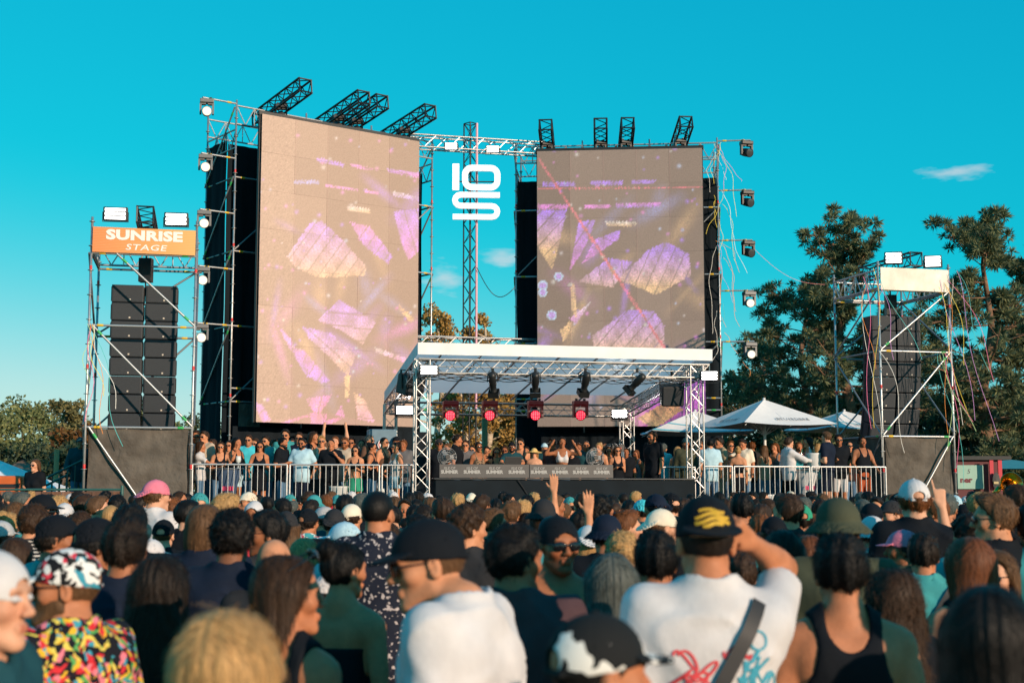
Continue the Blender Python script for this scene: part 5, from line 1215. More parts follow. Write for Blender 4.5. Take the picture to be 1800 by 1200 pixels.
ARMS = {'down': ((.16, -.1, -1), (.02, .3, -1)), 'bent': ((.12, -.15, -1), (-.35, .85, .25)), 'rail': ((.3, .2, -1), (-.1, .8, -.55)),
        'up': ((.35, .3, 1), (-.1, .12, 1)), 'fistup': ((.45, .55, -.45), (-.15, .35, 1)), 'drink': ((.4, .6, -.75), (-.75, .3, .9)),
        'hat': ((1.0, .25, .22), (-.95, .15, .75)), 'phone': ((.3, .75, -.55), (-.3, .6, .75)), 'pocket': ((.45, -.35, -1), (-.3, .35, -1)),
        'forward': ((.3, .8, -.5), (-.4, 1, -.1)), 'hip': ((.75, -.3, -.8), (-.75, .3, -.5)), 'point': ((.55, .35, -.75), (.02, .12, 1)),
        'reach': ((.25, .55, .6), (.05, .35, 1)), 'ears': ((.7, .5, -.1), (-.55, .1, .9)), 'cross': ((.2, .3, -1), (-1, .45, .15)), 'hug': ((.2, .9, -.35), (-.8, .55, .1))}
def unit(v): return v / np.linalg.norm(v)
def hand_prims(w, d, n, s, kind, far):
    """w wrist, d hand direction, n palm normal, s thumb side"""
    P = []
    if far and kind not in ('open', 'point'):
        return [cap_(w, w + d * .085, .03, .026, k=.02), cap_(w + d * .08, w + d * .13 + n * .02, .024, .014, k=.015), cap_(w + d * .02 + s * .02, w + d * .075 + s * .045, .014, .01, k=.012)]
    curl = {'open': .08, 'relax': .55, 'fist': 1.5, 'point': 1.45}[kind]
    for q, (off, L) in enumerate(((.03, .074), (.011, .083), (-.009, .077), (-.028, .06))):
        c = curl
        if kind == 'point' and q == 0: c = .02
        spread = off * (.9 if kind == 'open' else .25)
        root = w + d * (.092 - abs(off) * .25) + s * off
        P.append(cap_(w + s * off * .6 + d * .01, root, .0145, .0125, k=.014))
        dd = unit(d * math.cos(c) + n * math.sin(c) + s * spread * 4)
        mid = root + dd * L * .5
        c2 = c * 2.0
        d2 = unit(d * math.cos(c2) + n * math.sin(c2) + s * spread * 4)
        P += [cap_(root, mid, .0105, .0095, k=.006), cap_(mid, mid + d2 * L * .5, .0092, .0075, k=.006)]
    t0 = w + d * .028 + s * .026
    if kind in ('fist', 'point') and kind != 'point':
        t1 = t0 + unit(d * .6 + s * .35 + n * .6) * .04; t2 = t1 + unit(d * .3 - s * .7 + n * .5) * .03
    else:
        t1 = t0 + unit(d * .65 + s * .75 + n * .2) * .042; t2 = t1 + unit(d * .85 + s * .45 + n * .1) * .032
    P += [cap_(w + s * .012, t0, .017, .015, k=.014), cap_(t0, t1, .0125, .0105, k=.008), cap_(t1, t2, .0105, .008, k=.006)]
    return P
class Fig:
    """skeleton and primitives of one posed body 1.78 m tall, facing +Y"""
    def __init__(s, sex='m', la='down', ra='down', hy=0.0, hp=0.0, bulk=1.0, lh='relax', rh='relax', far=False, lean=0.0, hf=0.0):
        f = sex == 'f'; s.sex, s.far = sex, far
        b = bulk; V = lambda *a: np.array(a, float)
        sw = (.163 if f else .184) * b
        lx = lambda z: lean * (z - .95)
        s.torso = [ell((0, lx(1.3), 1.31), ((.138 if f else .165) * b, (.1 if f else .115) * b, .2), k=.05),
                   cap_((-.12 * b, lx(1.42) - .012, 1.41), (.12 * b, lx(1.42) - .012, 1.41), .075 * b, k=.06),
                   ell((0, lx(1.1), 1.12), ((.118 if f else .145) * b, (.09 if f else .11) * b, .17), k=.06),
                   ell((0, 0, .94), ((.168 if f else .16) * b, (.118 if f else .12) * b, .13), k=.07)]
        if f:
            s.torso += [ell((.066, lx(1.28) + .085, 1.285), (.055, .05, .055), k=.035), ell((-.066, lx(1.28) + .085, 1.285), (.055, .05, .055), k=.035)]
        else:
            s.torso += [ell((.075, lx(1.3) + .07, 1.33), (.08 * b, .045, .065), k=.05), ell((-.075, lx(1.3) + .07, 1.33), (.08 * b, .045, .065), k=.05),
                        ell((.085, lx(1.35) - .075, 1.36), (.07 * b, .04, .09), k=.06), ell((-.085, lx(1.35) - .075, 1.36), (.07 * b, .04, .09), k=.06)]
        nb = V(0, lx(1.5) - .02, 1.5)
        s.traps = [cap_((0, lx(1.5) - .025, 1.53), (sw * .72, lx(1.45) - .015, 1.455), .045 * b, .04 * b, k=.05), cap_((0, lx(1.5) - .025, 1.53), (-sw * .72, lx(1.45) - .015, 1.455), .045 * b, .04 * b, k=.05)]
        s.head_R = Matrix.Rotation(hy, 3, 'Z') @ Matrix.Rotation(hp, 3, 'X')
        s.head_o = Vector((0, lx(1.6) + .012 + hf, 1.655 - hf * .3)) + Vector((0, 0, -.03)) + s.head_R @ Vector((0, 0, .03))
        R = np.array(s.head_R); o = np.array(s.head_o)
        nt = o + R @ V(0, -.022, -.055)
        s.neck = [cap_(nb, nt, (.05 if f else .063) * (b * .5 + .5), .047 if f else .058, k=.035)]
        s.head = []
        for p in head_prims(sex):
            q = dict(p)
            if q['t'] == 'c': q['a'] = o + R @ np.array(q['a']); q['b'] = o + R @ np.array(q['b'])
            else: q['c'] = o + R @ np.array(q['c']); q['R'] = R @ q['R'] if q.get('R') is not None else R
            s.head.append(q)
        s.uarm, s.farm, s.hands, s.armpts = [], [], [], []
        s.handboxes = []
        for side, pose, hk in ((-1, la, lh), (1, ra, rh)):
            u, fo = ARMS[pose] if isinstance(pose, str) else pose
            m = V(side, 1, 1); u = V(*u) * m; fo = V(*fo) * m
            u /= np.linalg.norm(u); fo /= np.linalg.norm(fo)
            raise_ = max(0, u[2])
            S = V(side * (sw - .01 * raise_), lx(1.43) - .012, 1.425 + .05 * raise_)
            E = S + u * UP_ARM; W = E + fo * FO_ARM
            aw = 1.0 if not f else .8
            s.uarm += [cap_(S, E, .053 * aw * b, .039 * aw, k=.045), cap_(S + u * .1, S + u * .2, .047 * aw * b, .043 * aw * b, k=.03)]
            s.farm += [cap_(E, W, .043 * aw, .027 * aw, k=.02), cap_(E + fo * .05, E + fo * .1, .045 * aw, .04 * aw, k=.02)]
            s.armpts.append((S, E, W, u, fo, aw * b))
            d = fo
            n = np.cross(d, V(0, 0, 1)) * -side
            if np.linalg.norm(n) < .3 or not isinstance(pose, str) or pose in ('up', 'reach', 'point', 'hat', 'fistup', 'ears'): n = V(0, 1, .0) - d * d[1]
            n /= np.linalg.norm(n); sd = np.cross(d, n) * (side)
            if pose in ('down', 'rail', 'forward', 'bent', 'phone', 'pocket'):
                sd = V(0, 0, 1) - d * d[2] if pose in ('forward', 'bent', 'phone') else V(0, 1, 0) - d * d[1]
                sd /= np.linalg.norm(sd)
                n = np.cross(sd, d) * side
            s.hands += hand_prims(W, d, n, sd, hk, far)
            s.handboxes.append((W + d * .08, .14))
        s.thigh, s.shin, s.foot = [], [], []
        for side in (-1, 1):
            hx = .088; H = V(side * hx, 0, .9); K = V(side * .1, .02, .5); A = V(side * .1, -.02, .09)
            s.thigh += [cap_(H, K, .085 if not f else .087, .055 if not f else .052, k=.04)]
            s.shin += [cap_(K, A, .052, .036, k=.03), cap_(K + V(0, -.02, -.1), K + V(0, -.02, -.18), .045, .042, k=.03)]
            s.foot += [cap_(A + V(0, -.03, -.045), A + V(side * .02, .16, -.055), .04, .034, k=.03)]
    def pts(s):
        L = []
        for p in s.torso + s.uarm + s.farm + s.hands + s.thigh + s.shin + s.foot + s.head:
            if p['t'] == 'c': L += [np.array(p['a']), np.array(p['b'])]
            else: L.append(np.array(p['c']))
        return np.array(L)
    def body(s, name, step, hstep, hand=None, beard=0, legs=True):
        P = s.pts(); lo, hi = P.min(0) - .13, P.max(0) + .13; lo[2] = -.02 if legs else .86
        o = np.array(s.head_o)
        fx, fy, fz = [(o[0] - .12, o[0] + .12, hstep)], [(o[1] - .14, o[1] + .15, hstep)], [(o[2] - .13, o[2] + .14, hstep)]
        if hand:
            for c, r in s.handboxes:
                fx.append((c[0] - r, c[0] + r, hand)); fy.append((c[1] - r, c[1] + r, hand)); fz.append((c[2] - r, c[2] + r, hand))
        fl = Field(axis(lo[0], hi[0], step, fx), axis(lo[1], hi[1], step, fy), axis(lo[2], hi[2], step * 1.3, fz))
        for p in s.torso + s.traps + s.neck + s.uarm + s.farm + (s.thigh + s.shin + s.foot if legs else []) + s.hands + s.head: fl.prim(p)
        if not legs: fl.cut(.88 - fl.grid()[2] + 0 * fl.grid()[0] + 0 * fl.grid()[1])
        V, Q = surface_nets(fl.F, *fl.ax)
        me = mesh_np(name, V, Q)
        # own colours of the skin: lips, brows, eyes, stubble
        L = (V - o) @ np.array(s.head_R)
        C = np.ones((len(V), 4), np.float32)
        x, y, z = np.abs(L[:, 0]), L[:, 1], L[:, 2]
        def put(w, col):
            w = np.clip(w, 0, 1)[:, None]; C[:, :3] *= 1 - w + w * np.array(col)
        ss = lambda v, e: 1 / (1 + np.exp(-np.clip(v / e, -30, 30)))
        fr = ss(y - .07, .004)
        put(1.3 * np.exp(-((x / .019) ** 4 + ((z + .061) / .0105) ** 4)) * ss(y - .08, .003), (.86, .56, .52))
        put(.8 * np.exp(-(((x - .032) / .02) ** 4 + ((z - .0285 + .12 * np.abs(x - .028)) / .0055) ** 2)) * fr, (.3, .22, .18))
        ev = ((x - .031) / .0135) ** 2 + ((z - .007) / .0075) ** 2
        put(.9 * ss(1 - ev, .15) * ss(y - .06, .004), (.45, .42, .42))
        ir = ((x - .031) / .0055) ** 2 + ((z - .007) / .0065) ** 2
        put(ss(1 - ir, .2) * ss(y - .06, .004), (.15, .13, .12))
        if beard:
            put(beard * ss(-.038 - z + .15 * np.maximum(x - .04, 0), .006) * ss(z + .125, .006) * ss(y - .004, .008) * (1 - np.exp(-((x / .02) ** 4 + ((z + .061) / .011) ** 4))), (.45, .38, .36))
        rd = np.exp(-((x - .04) ** 2 + (z + .02) ** 2 + (y - .07) ** 2) / .0008) + np.exp(-(x ** 2 + (z + .02) ** 2 + (y - .1) ** 2) / .0004)
        C[:, 1] *= 1 - .14 * np.clip(rd, 0, 1); C[:, 2] *= 1 - .16 * np.clip(rd, 0, 1)
        a = me.color_attributes.new("tint", 'FLOAT_COLOR', 'POINT'); a.data.foreach_set("color", C.ravel())
        return me
    def shoes(s):
        fl = box_field((-.22, -.2, -.02), (.22, .3, .16), .022)
        for p in s.foot: fl.prim(p, .008)
        return fl.mesh('shoes')
    def garment(s, name, kind, step, seed=0):
        P = s.pts(); lo, hi = P.min(0) - .14, P.max(0) + .14
        if kind in ('tee', 'shirt', 'polo', 'tank', 'crop', 'tube', 'longtee', 'dress', 'hoodie', 'bikini'):
            lo[2], hi[2] = (.35 if kind == 'dress' else .72), 1.58
            if kind in ('tank', 'crop', 'tube', 'dress', 'bikini'): lo[0], hi[0], lo[1], hi[1] = -.3, .3, -.24, .26
        else:
            lo, hi = np.array([-.28, -.22, 0.0]), np.array([.28, .25, 1.1])
        if kind in ('tee', 'shirt', 'polo', 'hoodie', 'longtee'):
            for S, E, W, u, fo, w in s.armpts: hi[2] = max(hi[2], E[2] + .12)
        fl = Field(axis(lo[0], hi[0], step), axis(lo[1], hi[1], step), axis(lo[2], hi[2], step * 1.1))
        X, Y, Z = fl.grid()
        off = {'tank': .008, 'crop': .006, 'tube': .006, 'bikini': .006, 'dress': .008}.get(kind, .017)
        if kind in ('trousers', 'shorts', 'skirt'):
            for p in s.torso[3:4] + s.thigh + (s.shin if kind == 'trousers' else []): fl.prim(p, .008 if kind != 'shorts' else .018)
            if kind == 'skirt': fl.prim(cap_((0, 0, .92), (0, 0, .72), .15, .2, k=.05))
            fl.cut(np.maximum(Z - 1.0, {'trousers': .07, 'shorts': .52 if s.sex == 'm' else .7, 'skirt': .66}[kind] - Z))
        else:
            for p in s.torso: fl.prim(p, off)
            sleeved = kind in ('tee', 'shirt', 'polo', 'hoodie', 'longtee')
            wide = 1.0 if s.sex == 'm' else .86
            if sleeved or kind == 'tank':
                for p in s.traps: fl.prim(p, .017)
                if sleeved: fl.prim(ell((0, -.03, 1.475), (.106, .099, .068), k=.04))
                lo_ = .012 if sleeved else .006
                for sx in (.07, -.07):
                    fl.prim(cap_((sx * wide, 0, 1.2), (sx * wide, .0, .8), .09 + lo_, .095 + lo_, k=.06))
            if kind == 'dress':
                fl.prim(cap_((0, 0, .95), (0, 0, .6), .15, .19, k=.06))
            if sleeved:
                for S, E, W, u, fo, w in s.armpts:
                    fr = 1.0 if kind in ('hoodie', 'longtee') else .68
                    g = Field(*fl.ax); g.F[:] = .2
                    g.prim(cap_(S - u * .05, S + u * UP_ARM * (fr + .15), .067 * w, .066 * w, k=.01), pad=.09)
                    if fr == 1.0: g.prim(cap_(E, W, .056 * w, .042 * w, k=.03))
                    else:
                        c = S + u * UP_ARM * fr
                        g.cut(((X - c[0]) * u[0] + (Y - c[1]) * u[1] + (Z - c[2]) * u[2]).astype(np.float32))
                    h = np.maximum(.05 - np.abs(fl.F - g.F), 0) / .05
                    fl.F = np.minimum(fl.F, g.F) - h * h * .05 / 4
            # folds
            rdg = lambda q: (1 - np.abs(np.sin(q))) ** 4
            n = .8 * np.sin(13 * Z + 4 * np.sin(7 * X + seed) + 9 * np.abs(X)) * np.sin(9 * Y + 4 * Z + seed * 2) + 1.5 * rdg(5.5 * Z + 9 * np.abs(X) + 1.6 * np.sin(6 * Y + 4 * X + seed) + .9 * np.sin(17 * Z + 5 * X)) + 1.3 * rdg(8 * X - 4 * Z + 1.7 * np.sin(6 * Z + seed) + 5 * Y) * (Z < 1.36) + .9 * rdg(16 * Z - 7 * X + 2 * np.sin(8 * X + 5 * Y + seed)) * np.clip(np.sin(4 * Z + 6 * X + seed) , 0, 1)
            amp = {'tank': .0025, 'crop': .0015, 'tube': .0015, 'dress': .003, 'bikini': 0}.get(kind, .0062)
            fl.F = np.where(np.abs(fl.F) < .06, fl.F - amp * n.astype(np.float32), fl.F)
            # neckline, armholes
            nk = np.sqrt(X ** 2 + Y ** 2 + ((Z - 1.56) * .8) ** 2) - {'tee': .1, 'shirt': .1, 'polo': .095, 'hoodie': .09, 'longtee': .1}.get(kind, .115)
            if kind in ('tank', 'crop', 'dress', 'bikini'):
                front = (np.sqrt((X / (.075 if s.sex == 'm' else .08)) ** 2 + ((Z - 1.52) / .19) ** 2) - 1) * .07
                back = (np.sqrt((X / .075) ** 2 + ((Z - 1.52) / (.11 if s.sex == 'm' else .2)) ** 2) - 1) * .07
                fl.cut(-np.where(Y > .0, front, back))
                if kind in ('tank', 'crop', 'dress', 'bikini'):
                    ah = (np.sqrt(((np.abs(X) - .215) / (.105 if s.sex == 'm' else .1)) ** 2 + ((Z - 1.44) / .17) ** 2) - 1) * .09
                    fl.cut(-ah + 0 * Y)
            elif kind == 'tube':
                fl.cut(Z - 1.34 + 0 * X + 0 * Y)
            else:
                cy = np.sqrt((X / .95) ** 2 + (Y + .012) ** 2)
                fl.cut(np.where(Z > 1.44, .076 - cy, -1).astype(np.float32))
                zc = 1.517 - .32 * (Y + .012) + .03 * np.abs(X) / .08
                ring = np.sqrt((cy - .08) ** 2 + (Z - zc) ** 2 * .6) - (.0115 if kind in ('tee', 'longtee') else .017)
                fl.cut(np.where(cy < .15, Z - zc - .012, -1).astype(np.float32))
                h = np.maximum(.02 - np.abs(fl.F - ring), 0) / .02
                fl.F = np.minimum(fl.F, ring) - h * h * .02 / 4
            hem = {'crop': 1.14, 'tube': 1.08, 'bikini': 1.2, 'dress': .66 - .0}.get(kind, .8 if s.sex == 'm' else .88)
            fl.cut(hem + .01 * np.sin(12 * X + seed) - Z + 0 * Y)
        fl.F = fl.F.astype(np.float32)
        return fl.mesh(name)

def box_field(lo, hi, step):
    return Field(*(axis(a, b, step) for a, b in zip(lo, hi)))
def hair_mesh(kind, step, seed=0, under=False):
    long_ = kind in ('long', 'wavy', 'bob')
    lo, hi = (-.17, -.2, -.48 if kind in ('long', 'wavy') else -.24), (.17, .14, .2)
    if not long_: lo = (-.15, -.24, -.3 if kind == 'pony' else -.12)
    fl = box_field(lo, hi, step); X, Y, Z = fl.grid()
    th = {'buzz': .004, 'short': .012, 'quiff': .012, 'curly': .017, 'afro': .026, 'bun': .01, 'pony': .01}.get(kind, .018)
    fl.prim(ell((0, -.012, .033), (.077, .098, .088)), th, pad=.08)
    if kind == 'quiff':
        fl.prim(ell((0, .045, .105), (.055, .05, .032), k=.03))
    if kind in ('short', 'curly', 'quiff', 'afro'):
        fl.prim(ell((0, .0, .072), (.064, .085, .054), k=.03), th * .45)
    if kind in ('long', 'wavy'):
        w = .012 if kind == 'wavy' else 0
        fl.prim(ell((0, -.075, -.13), (.098 + w, .05 + w, .25), k=.05))
        for s in (1, -1): fl.prim(cap_((s * .07, -.02, .02), (s * .085, -.035, -.24), .035, .028 + w, k=.05))
        fl.prim(ell((0, -.1, -.33), (.09 + w, .035, .12), k=.05))
    if kind == 'bob':
        fl.prim(ell((0, -.03, -.05), (.098, .085, .11), k=.04))
    if kind == 'bun': fl.prim(ell((0, -.1, .1), (.045, .045, .045), k=.015))
    if kind == 'pony':
        fl.prim(cap_((0, -.1, .05), (0, -.15, .0), .03, .035, k=.02)); fl.prim(cap_((0, -.15, .0), (0, -.14, -.22), .035, .012, k=.02))
    th_ = np.arctan2(X, -(Y - .06))
    if long_ or kind in ('pony', 'bun'):
        wv = 2.2 * np.sin(22 * Z + 2 * np.sin(3 * th_ + seed)) if kind == 'wavy' else .6 * np.sin(7 * Z + seed)
        n = np.sin(29 * th_ + wv + 2.2 * np.sin(7 * th_ + seed)) * (.6 + .4 * np.sin(5 * th_ + 9 * Z + seed)) + .5 * np.sin(83 * th_ + 2.3 * wv + 5 * Z)
        amp = .0023 if kind != 'wavy' else .004
    elif kind in ('curly', 'afro'):
        n = np.sin(95 * X + 2 * np.sin(60 * Z + seed)) * np.sin(88 * Y + 2 * np.sin(70 * X)) + .9 * np.sin(80 * Z + 3 * np.sin(50 * Y + seed)); amp = .006
    elif kind == 'buzz': n = np.sin(160 * X) * np.sin(150 * Y + 90 * Z); amp = .0008
    else:
        n = np.sin(120 * X + 2.5 * np.sin(38 * Y + seed)) + .8 * np.sin(47 * Y + 40 * Z + 4 * np.sin(25 * X + seed)); amp = .0034
    fl.F = fl.F - amp * n
    # hairline
    if long_:
        face = np.maximum(Y - (.03 + .5 * (Z - .02)), Y - .075)
        inner = np.sqrt((X / .074) ** 2 + ((Y - .06) / .11) ** 2) - 1
        fl.F = np.where(Z < .05, np.maximum(fl.F, -inner * .06), fl.F)
        fl.cut(np.minimum(face, 1))
    else:
        face = Y - (.026 + .62 * (Z - .02))
        lowb = np.where(Y < -.02, -.055 - Z, -.012 + .35 * (Y + .02) - Z)
        c = smax(face + .006 * np.sin(60 * X), lowb + 0 * X, .03)
        if kind == 'pony': c = np.where((Y < -.1), np.minimum(c, -.01), c)
        fl.cut(c)
    if under: fl.cut(Z - (.034 + .12 * Y) + 0 * X)
    fl.F = fl.F.astype(np.float32)
    V, Q = surface_nets(fl.F, *fl.ax)
    ns = {0: 4000, 1: 1000, 2: 260}[0 if step < .006 else 1 if step < .009 else 2]
    if long_: ns = int(ns * 1.3)
    if kind == 'buzz': ns = ns // 2
    rg = np.random.default_rng(seed + 5)
    fc = Q[rg.integers(0, len(Q), ns)]; P = V[fc[:, 0]] + (V[fc[:, 2]] - V[fc[:, 0]]) * rg.random((ns, 1))
    N = np.cross(V[fc[:, 2]] - V[fc[:, 0]], V[fc[:, 3]] - V[fc[:, 1]]); N /= np.linalg.norm(N, axis=1)[:, None] + 1e-9
    out = P * np.array((1, 1, .3 if long_ else 1)) - np.array((0, -.02, 0))
    N *= np.sign((N * out).sum(1))[:, None]
    if long_ or kind in ('pony', 'bun'): fl_ = np.array((0, 0, -1.0)) + rg.normal(0, .12 if kind == 'wavy' else .045, (ns, 3)) + (P[:, 2:3] > .07) * np.stack([np.sign(P[:, 0]) * .9, np.full(ns, -.35), np.full(ns, .5)], 1)
    elif kind in ('curly', 'afro'): fl_ = rg.normal(0, 1, (ns, 3))
    else: fl_ = np.where(P[:, 2:3] > .085, np.array((.25, .9, .15)), np.array((0, -.35, -1.0))) + rg.normal(0, .35, (ns, 3))
    T = fl_ - N * (fl_ * N).sum(1)[:, None]; T /= np.linalg.norm(T, axis=1)[:, None] + 1e-9
    W = np.cross(N, T); L = {'long': .055, 'wavy': .05, 'bob': .045, 'buzz': .006, 'curly': .022, 'afro': .02}.get(kind, .024) * rg.uniform(.5, 1.2, (ns, 1))
    lift = {'long': .0028, 'wavy': .007, 'bob': .002, 'buzz': .002, 'curly': .007, 'afro': .007, 'bun': .003, 'pony': .003}.get(kind, .007) * rg.uniform(.3, 1.5, (ns, 1)); wd = step * (.18 if long_ else .2)
    lift = lift * np.where(rg.random((ns, 1)) < .05, 2.8, 1.0)
    bend = (rg.normal(0, .35, (ns, 1)) if kind == 'wavy' else rg.normal(0, .03 if long_ else .1, (ns, 1)))
    cv = N * L * L / .2 * ((P[:, 2:3] > -.03) if long_ else 1.0)
    p0 = P - N * .002; p1 = P + T * L * .55 + N * lift + W * L * bend - cv * .3; p2 = P + T * L + N * lift * .7 + W * L * bend * -.6 - cv
    RV = np.stack([p0 - W * wd, p0 + W * wd, p1 - W * wd * .8, p1 + W * wd * .8, p2 - W * wd * .15, p2 + W * wd * .15], 1).reshape(-1, 3)
    b = len(V) + 6 * np.arange(ns)[:, None]; RQ = np.concatenate([b + np.array((0, 1, 3, 2)), b + np.array((2, 3, 5, 4))])
    me = mesh_np(kind + "_hair", np.concatenate([V, RV]), np.concatenate([Q, RQ]))
    sh = np.concatenate([np.full(len(V), .8), np.repeat(rg.uniform(.55, 1.7, ns), 6)]).astype(np.float32); C = np.stack([sh, sh * .98, sh * .95, np.ones_like(sh)], 1).astype(np.float32)
    me.color_attributes.new("tint", 'FLOAT_COLOR', 'POINT').data.foreach_set("color", C.ravel())
    return me
def hat_mesh(kind, step):
    big = kind in ('straw', 'bucket')
    e = .25 if kind == 'straw' else (.19 if big else .13)
    fl = box_field((-e, -e, -.1), (e, .25 if not big else e, .18), step); X, Y, Z = fl.grid()
    if kind in ('cap', 'snap', 'capback'):
        fl.prim(ell((0, -.01, .03), (.089, .112, .112 if kind == 'snap' else .105)))
        th_ = np.arctan2(X, Y + .01)
        fl.F = fl.F + .0016 * np.exp(-(np.sin(3 * th_) / .07) ** 2) * (Z > .03)
        fl.cut(.02 + .12 * Y + .02 * 0 - Z + 0 * X)
        zc = .048 - (.7 if kind == 'snap' else 1.6) * X ** 2 - (.62 if kind == 'capback' else .2) * (Y - .08)
        el = (np.sqrt((X / .088) ** 2 + ((Y - .07) / .1) ** 2) - 1) * .08
        brim = np.maximum(np.maximum(np.abs(Z - zc) - .0045, el), .05 - Y)
        fl.F = np.minimum(fl.F, brim)
        fl.prim(ell((0, -.01, .143 if kind == 'snap' else .136), (.009, .009, .005), k=.003))
        if kind != 'snap':
            fl.prim(ell((0, -.125, .036), (.036, .05, .026), k=.004, sub=True)); fl.prim(cap_((-.04, -.108, .012), (.04, -.108, .012), .008, k=.002)); fl.prim(ell((0, -.018, .033), (.078, .095, .088), k=.004, sub=True))
    elif kind == 'bucket':
        fl.prim(ell((0, -.01, .04), (.09, .108, .095)))
        fl.cut(.0 - Z + 0 * X + 0 * Y)
        rr = np.sqrt((X / .85) ** 2 + (Y + .01) ** 2)
        zc = .035 - .75 * (rr - .1)
        fl.F = np.minimum(fl.F, np.maximum(np.maximum(np.abs(Z - zc) - .006, rr - .16), .08 - rr))
    elif kind == 'straw':
        fl.prim(ell((0, -.01, .05), (.088, .106, .09)))
        fl.cut(.03 - Z + 0 * X + 0 * Y)
        rr = np.sqrt(X ** 2 + (Y + .01) ** 2); th_ = np.arctan2(X, Y)
        zc = .045 - .25 * (rr - .1) + .012 * np.sin(2 * th_)
        fl.F = np.minimum(fl.F, np.maximum(np.maximum(np.abs(Z - zc) - .005, rr - .21), .08 - rr))
    elif kind == 'scarf':
        fl.prim(ell((0, -.012, .033), (.09, .11, .1))); fl.prim(cap_((0, -.08, 0), (0, -.1, -.09), .07, .05, k=.05))
        fl.F = fl.F - .003 * np.sin(50 * Z + 20 * X)
        fl.cut(Y - (.045 + .5 * (Z - .02)) + 0 * X)
    elif kind == 'beanie':
        fl.prim(ell((0, -.012, .035), (.087, .108, .1))); fl.cut(.005 + .2 * Y - Z + 0 * X)
    elif kind == 'band':
        fl.prim(ell((0, -.012, .033), (.088, .108, .1))); fl.F = np.maximum(fl.F, np.abs(Y + .01 - .0 * Z) - .011 + 0 * X); fl.cut(-.0 - Z + 0 * X + 0 * Y)
        for s in (1, -1): fl.prim(ell((s * .094, -.01, -.005), (.02, .034, .04), k=.005))
    fl.F = fl.F.astype(np.float32)
    return fl.mesh(kind)
def glasses_mesh(step, up=False):
    fl = box_field((-.1, -.03, -.03), (.1, .125, .045), step)
    for s in (1, -1):
        fl.prim(ell((s * .034, .1, .006), (.031, .007, .021), k=.004, R=np.array(Matrix.Rotation(-s * .22, 3, 'Z'))))
        fl.prim(cap_((s * .062, .092, .014), (s * .084, -.012, .014), .0032, k=.002))
    fl.prim(cap_((-.01, .105, .012), (.01, .105, .012), .004, k=.004))
    return fl.mesh("sunglasses")
def beard_mesh(step):
    fl = box_field((-.1, -.04, -.16), (.1, .13, .02), step); X, Y, Z = fl.grid()
    for p in head_prims('m')[1:5]: fl.prim(p, .009)
    fl.F = fl.F - .002 * np.sin(120 * X) * np.sin(90 * Z + 60 * Y)
    fl.cut(np.maximum(Z + .03 + .3 * (np.abs(X) < .05) * 0 - .25 * np.maximum(np.abs(X) - .045, 0) * 8 * .1, -.01 - Y))
    mouth = np.sqrt((X / .026) ** 2 + ((Z + .06) / .014) ** 2) - 1
    fl.cut(np.where(Y > .05, -mouth * .02, -1)); fl.F = fl.F.astype(np.float32)
    me = fl.mesh("beard"); me.color_attributes.new("tint", 'FLOAT_COLOR', 'POINT').data.foreach_set("color", np.ones(len(me.vertices) * 4, np.float32)); return me

_PC = {}
def cached(key, fn):
    if key not in _PC: _PC[key] = fn()
    return _PC[key]

SKIN = {'a': (.56, .245, .128), 'b': (.46, .178, .085), 'c': (.34, .125, .056), 'd': (.2, .08, .04), 'p': (.62, .315, .195)}
HAIRC = {'blk': (.006, .005, .005), 'dbr': (.016, .010, .007), 'br': (.042, .021, .011), 'lbr': (.115, .058, .027), 'bl': (.46, .27, .11), 'gin': (.17, .06, .02), 'gry': (.085, .10, .095), 'aub': (.14, .045, .017)}
CLOTH = {'black': (.0045, .0065, .0105), 'navy': (.007, .013, .030), 'white': (.60, .575, .58), 'grey': (.13, .13, .14), 'lgrey': (.42, .42, .43), 'beige': (.52, .42, .32), 'teal': (.05, .30, .31), 'cyan': (.06, .52, .62),
         'red': (.45, .03, .04), 'pink': (.75, .20, .28), 'plum': (.075, .04, .045), 'olive': (.06, .065, .04), 'lblue': (.42, .62, .72), 'green': (.03, .28, .17), 'denim': (.10, .19, .30), 'khaki': (.36, .28, .18),
         'cream': (.76, .66, .52), 'brown': (.13, .07, .045), 'orange': (.7, .2, .04), 'rust': (.42, .09, .035), 'lilac': (.5, .35, .6), 'straw': (.66, .44, .17), 'dgrey': (.026, .026, .029), 'dteal': (.012, .06, .075)}
def skin_mat(k): return mat("skin_" + k, SKIN[k], .58, var=.17, vscale=20, bump=.3, bscale=110, attr="tint", bdist=.004, spec=.32)
def hair_mat(k): return mat("hair_" + k, HAIRC[k], .55, var=.4, vscale=70, bump=.4, bscale=170, vvec=(1.6, 1.6, .18), bdist=.005, spec=.22, attr="tint")
def cloth_mat(k): return mat("cloth_" + k, CLOTH[k], .85, var=.13, vscale=9, bump=.25, bscale=26, spec=.2, bdist=.012)
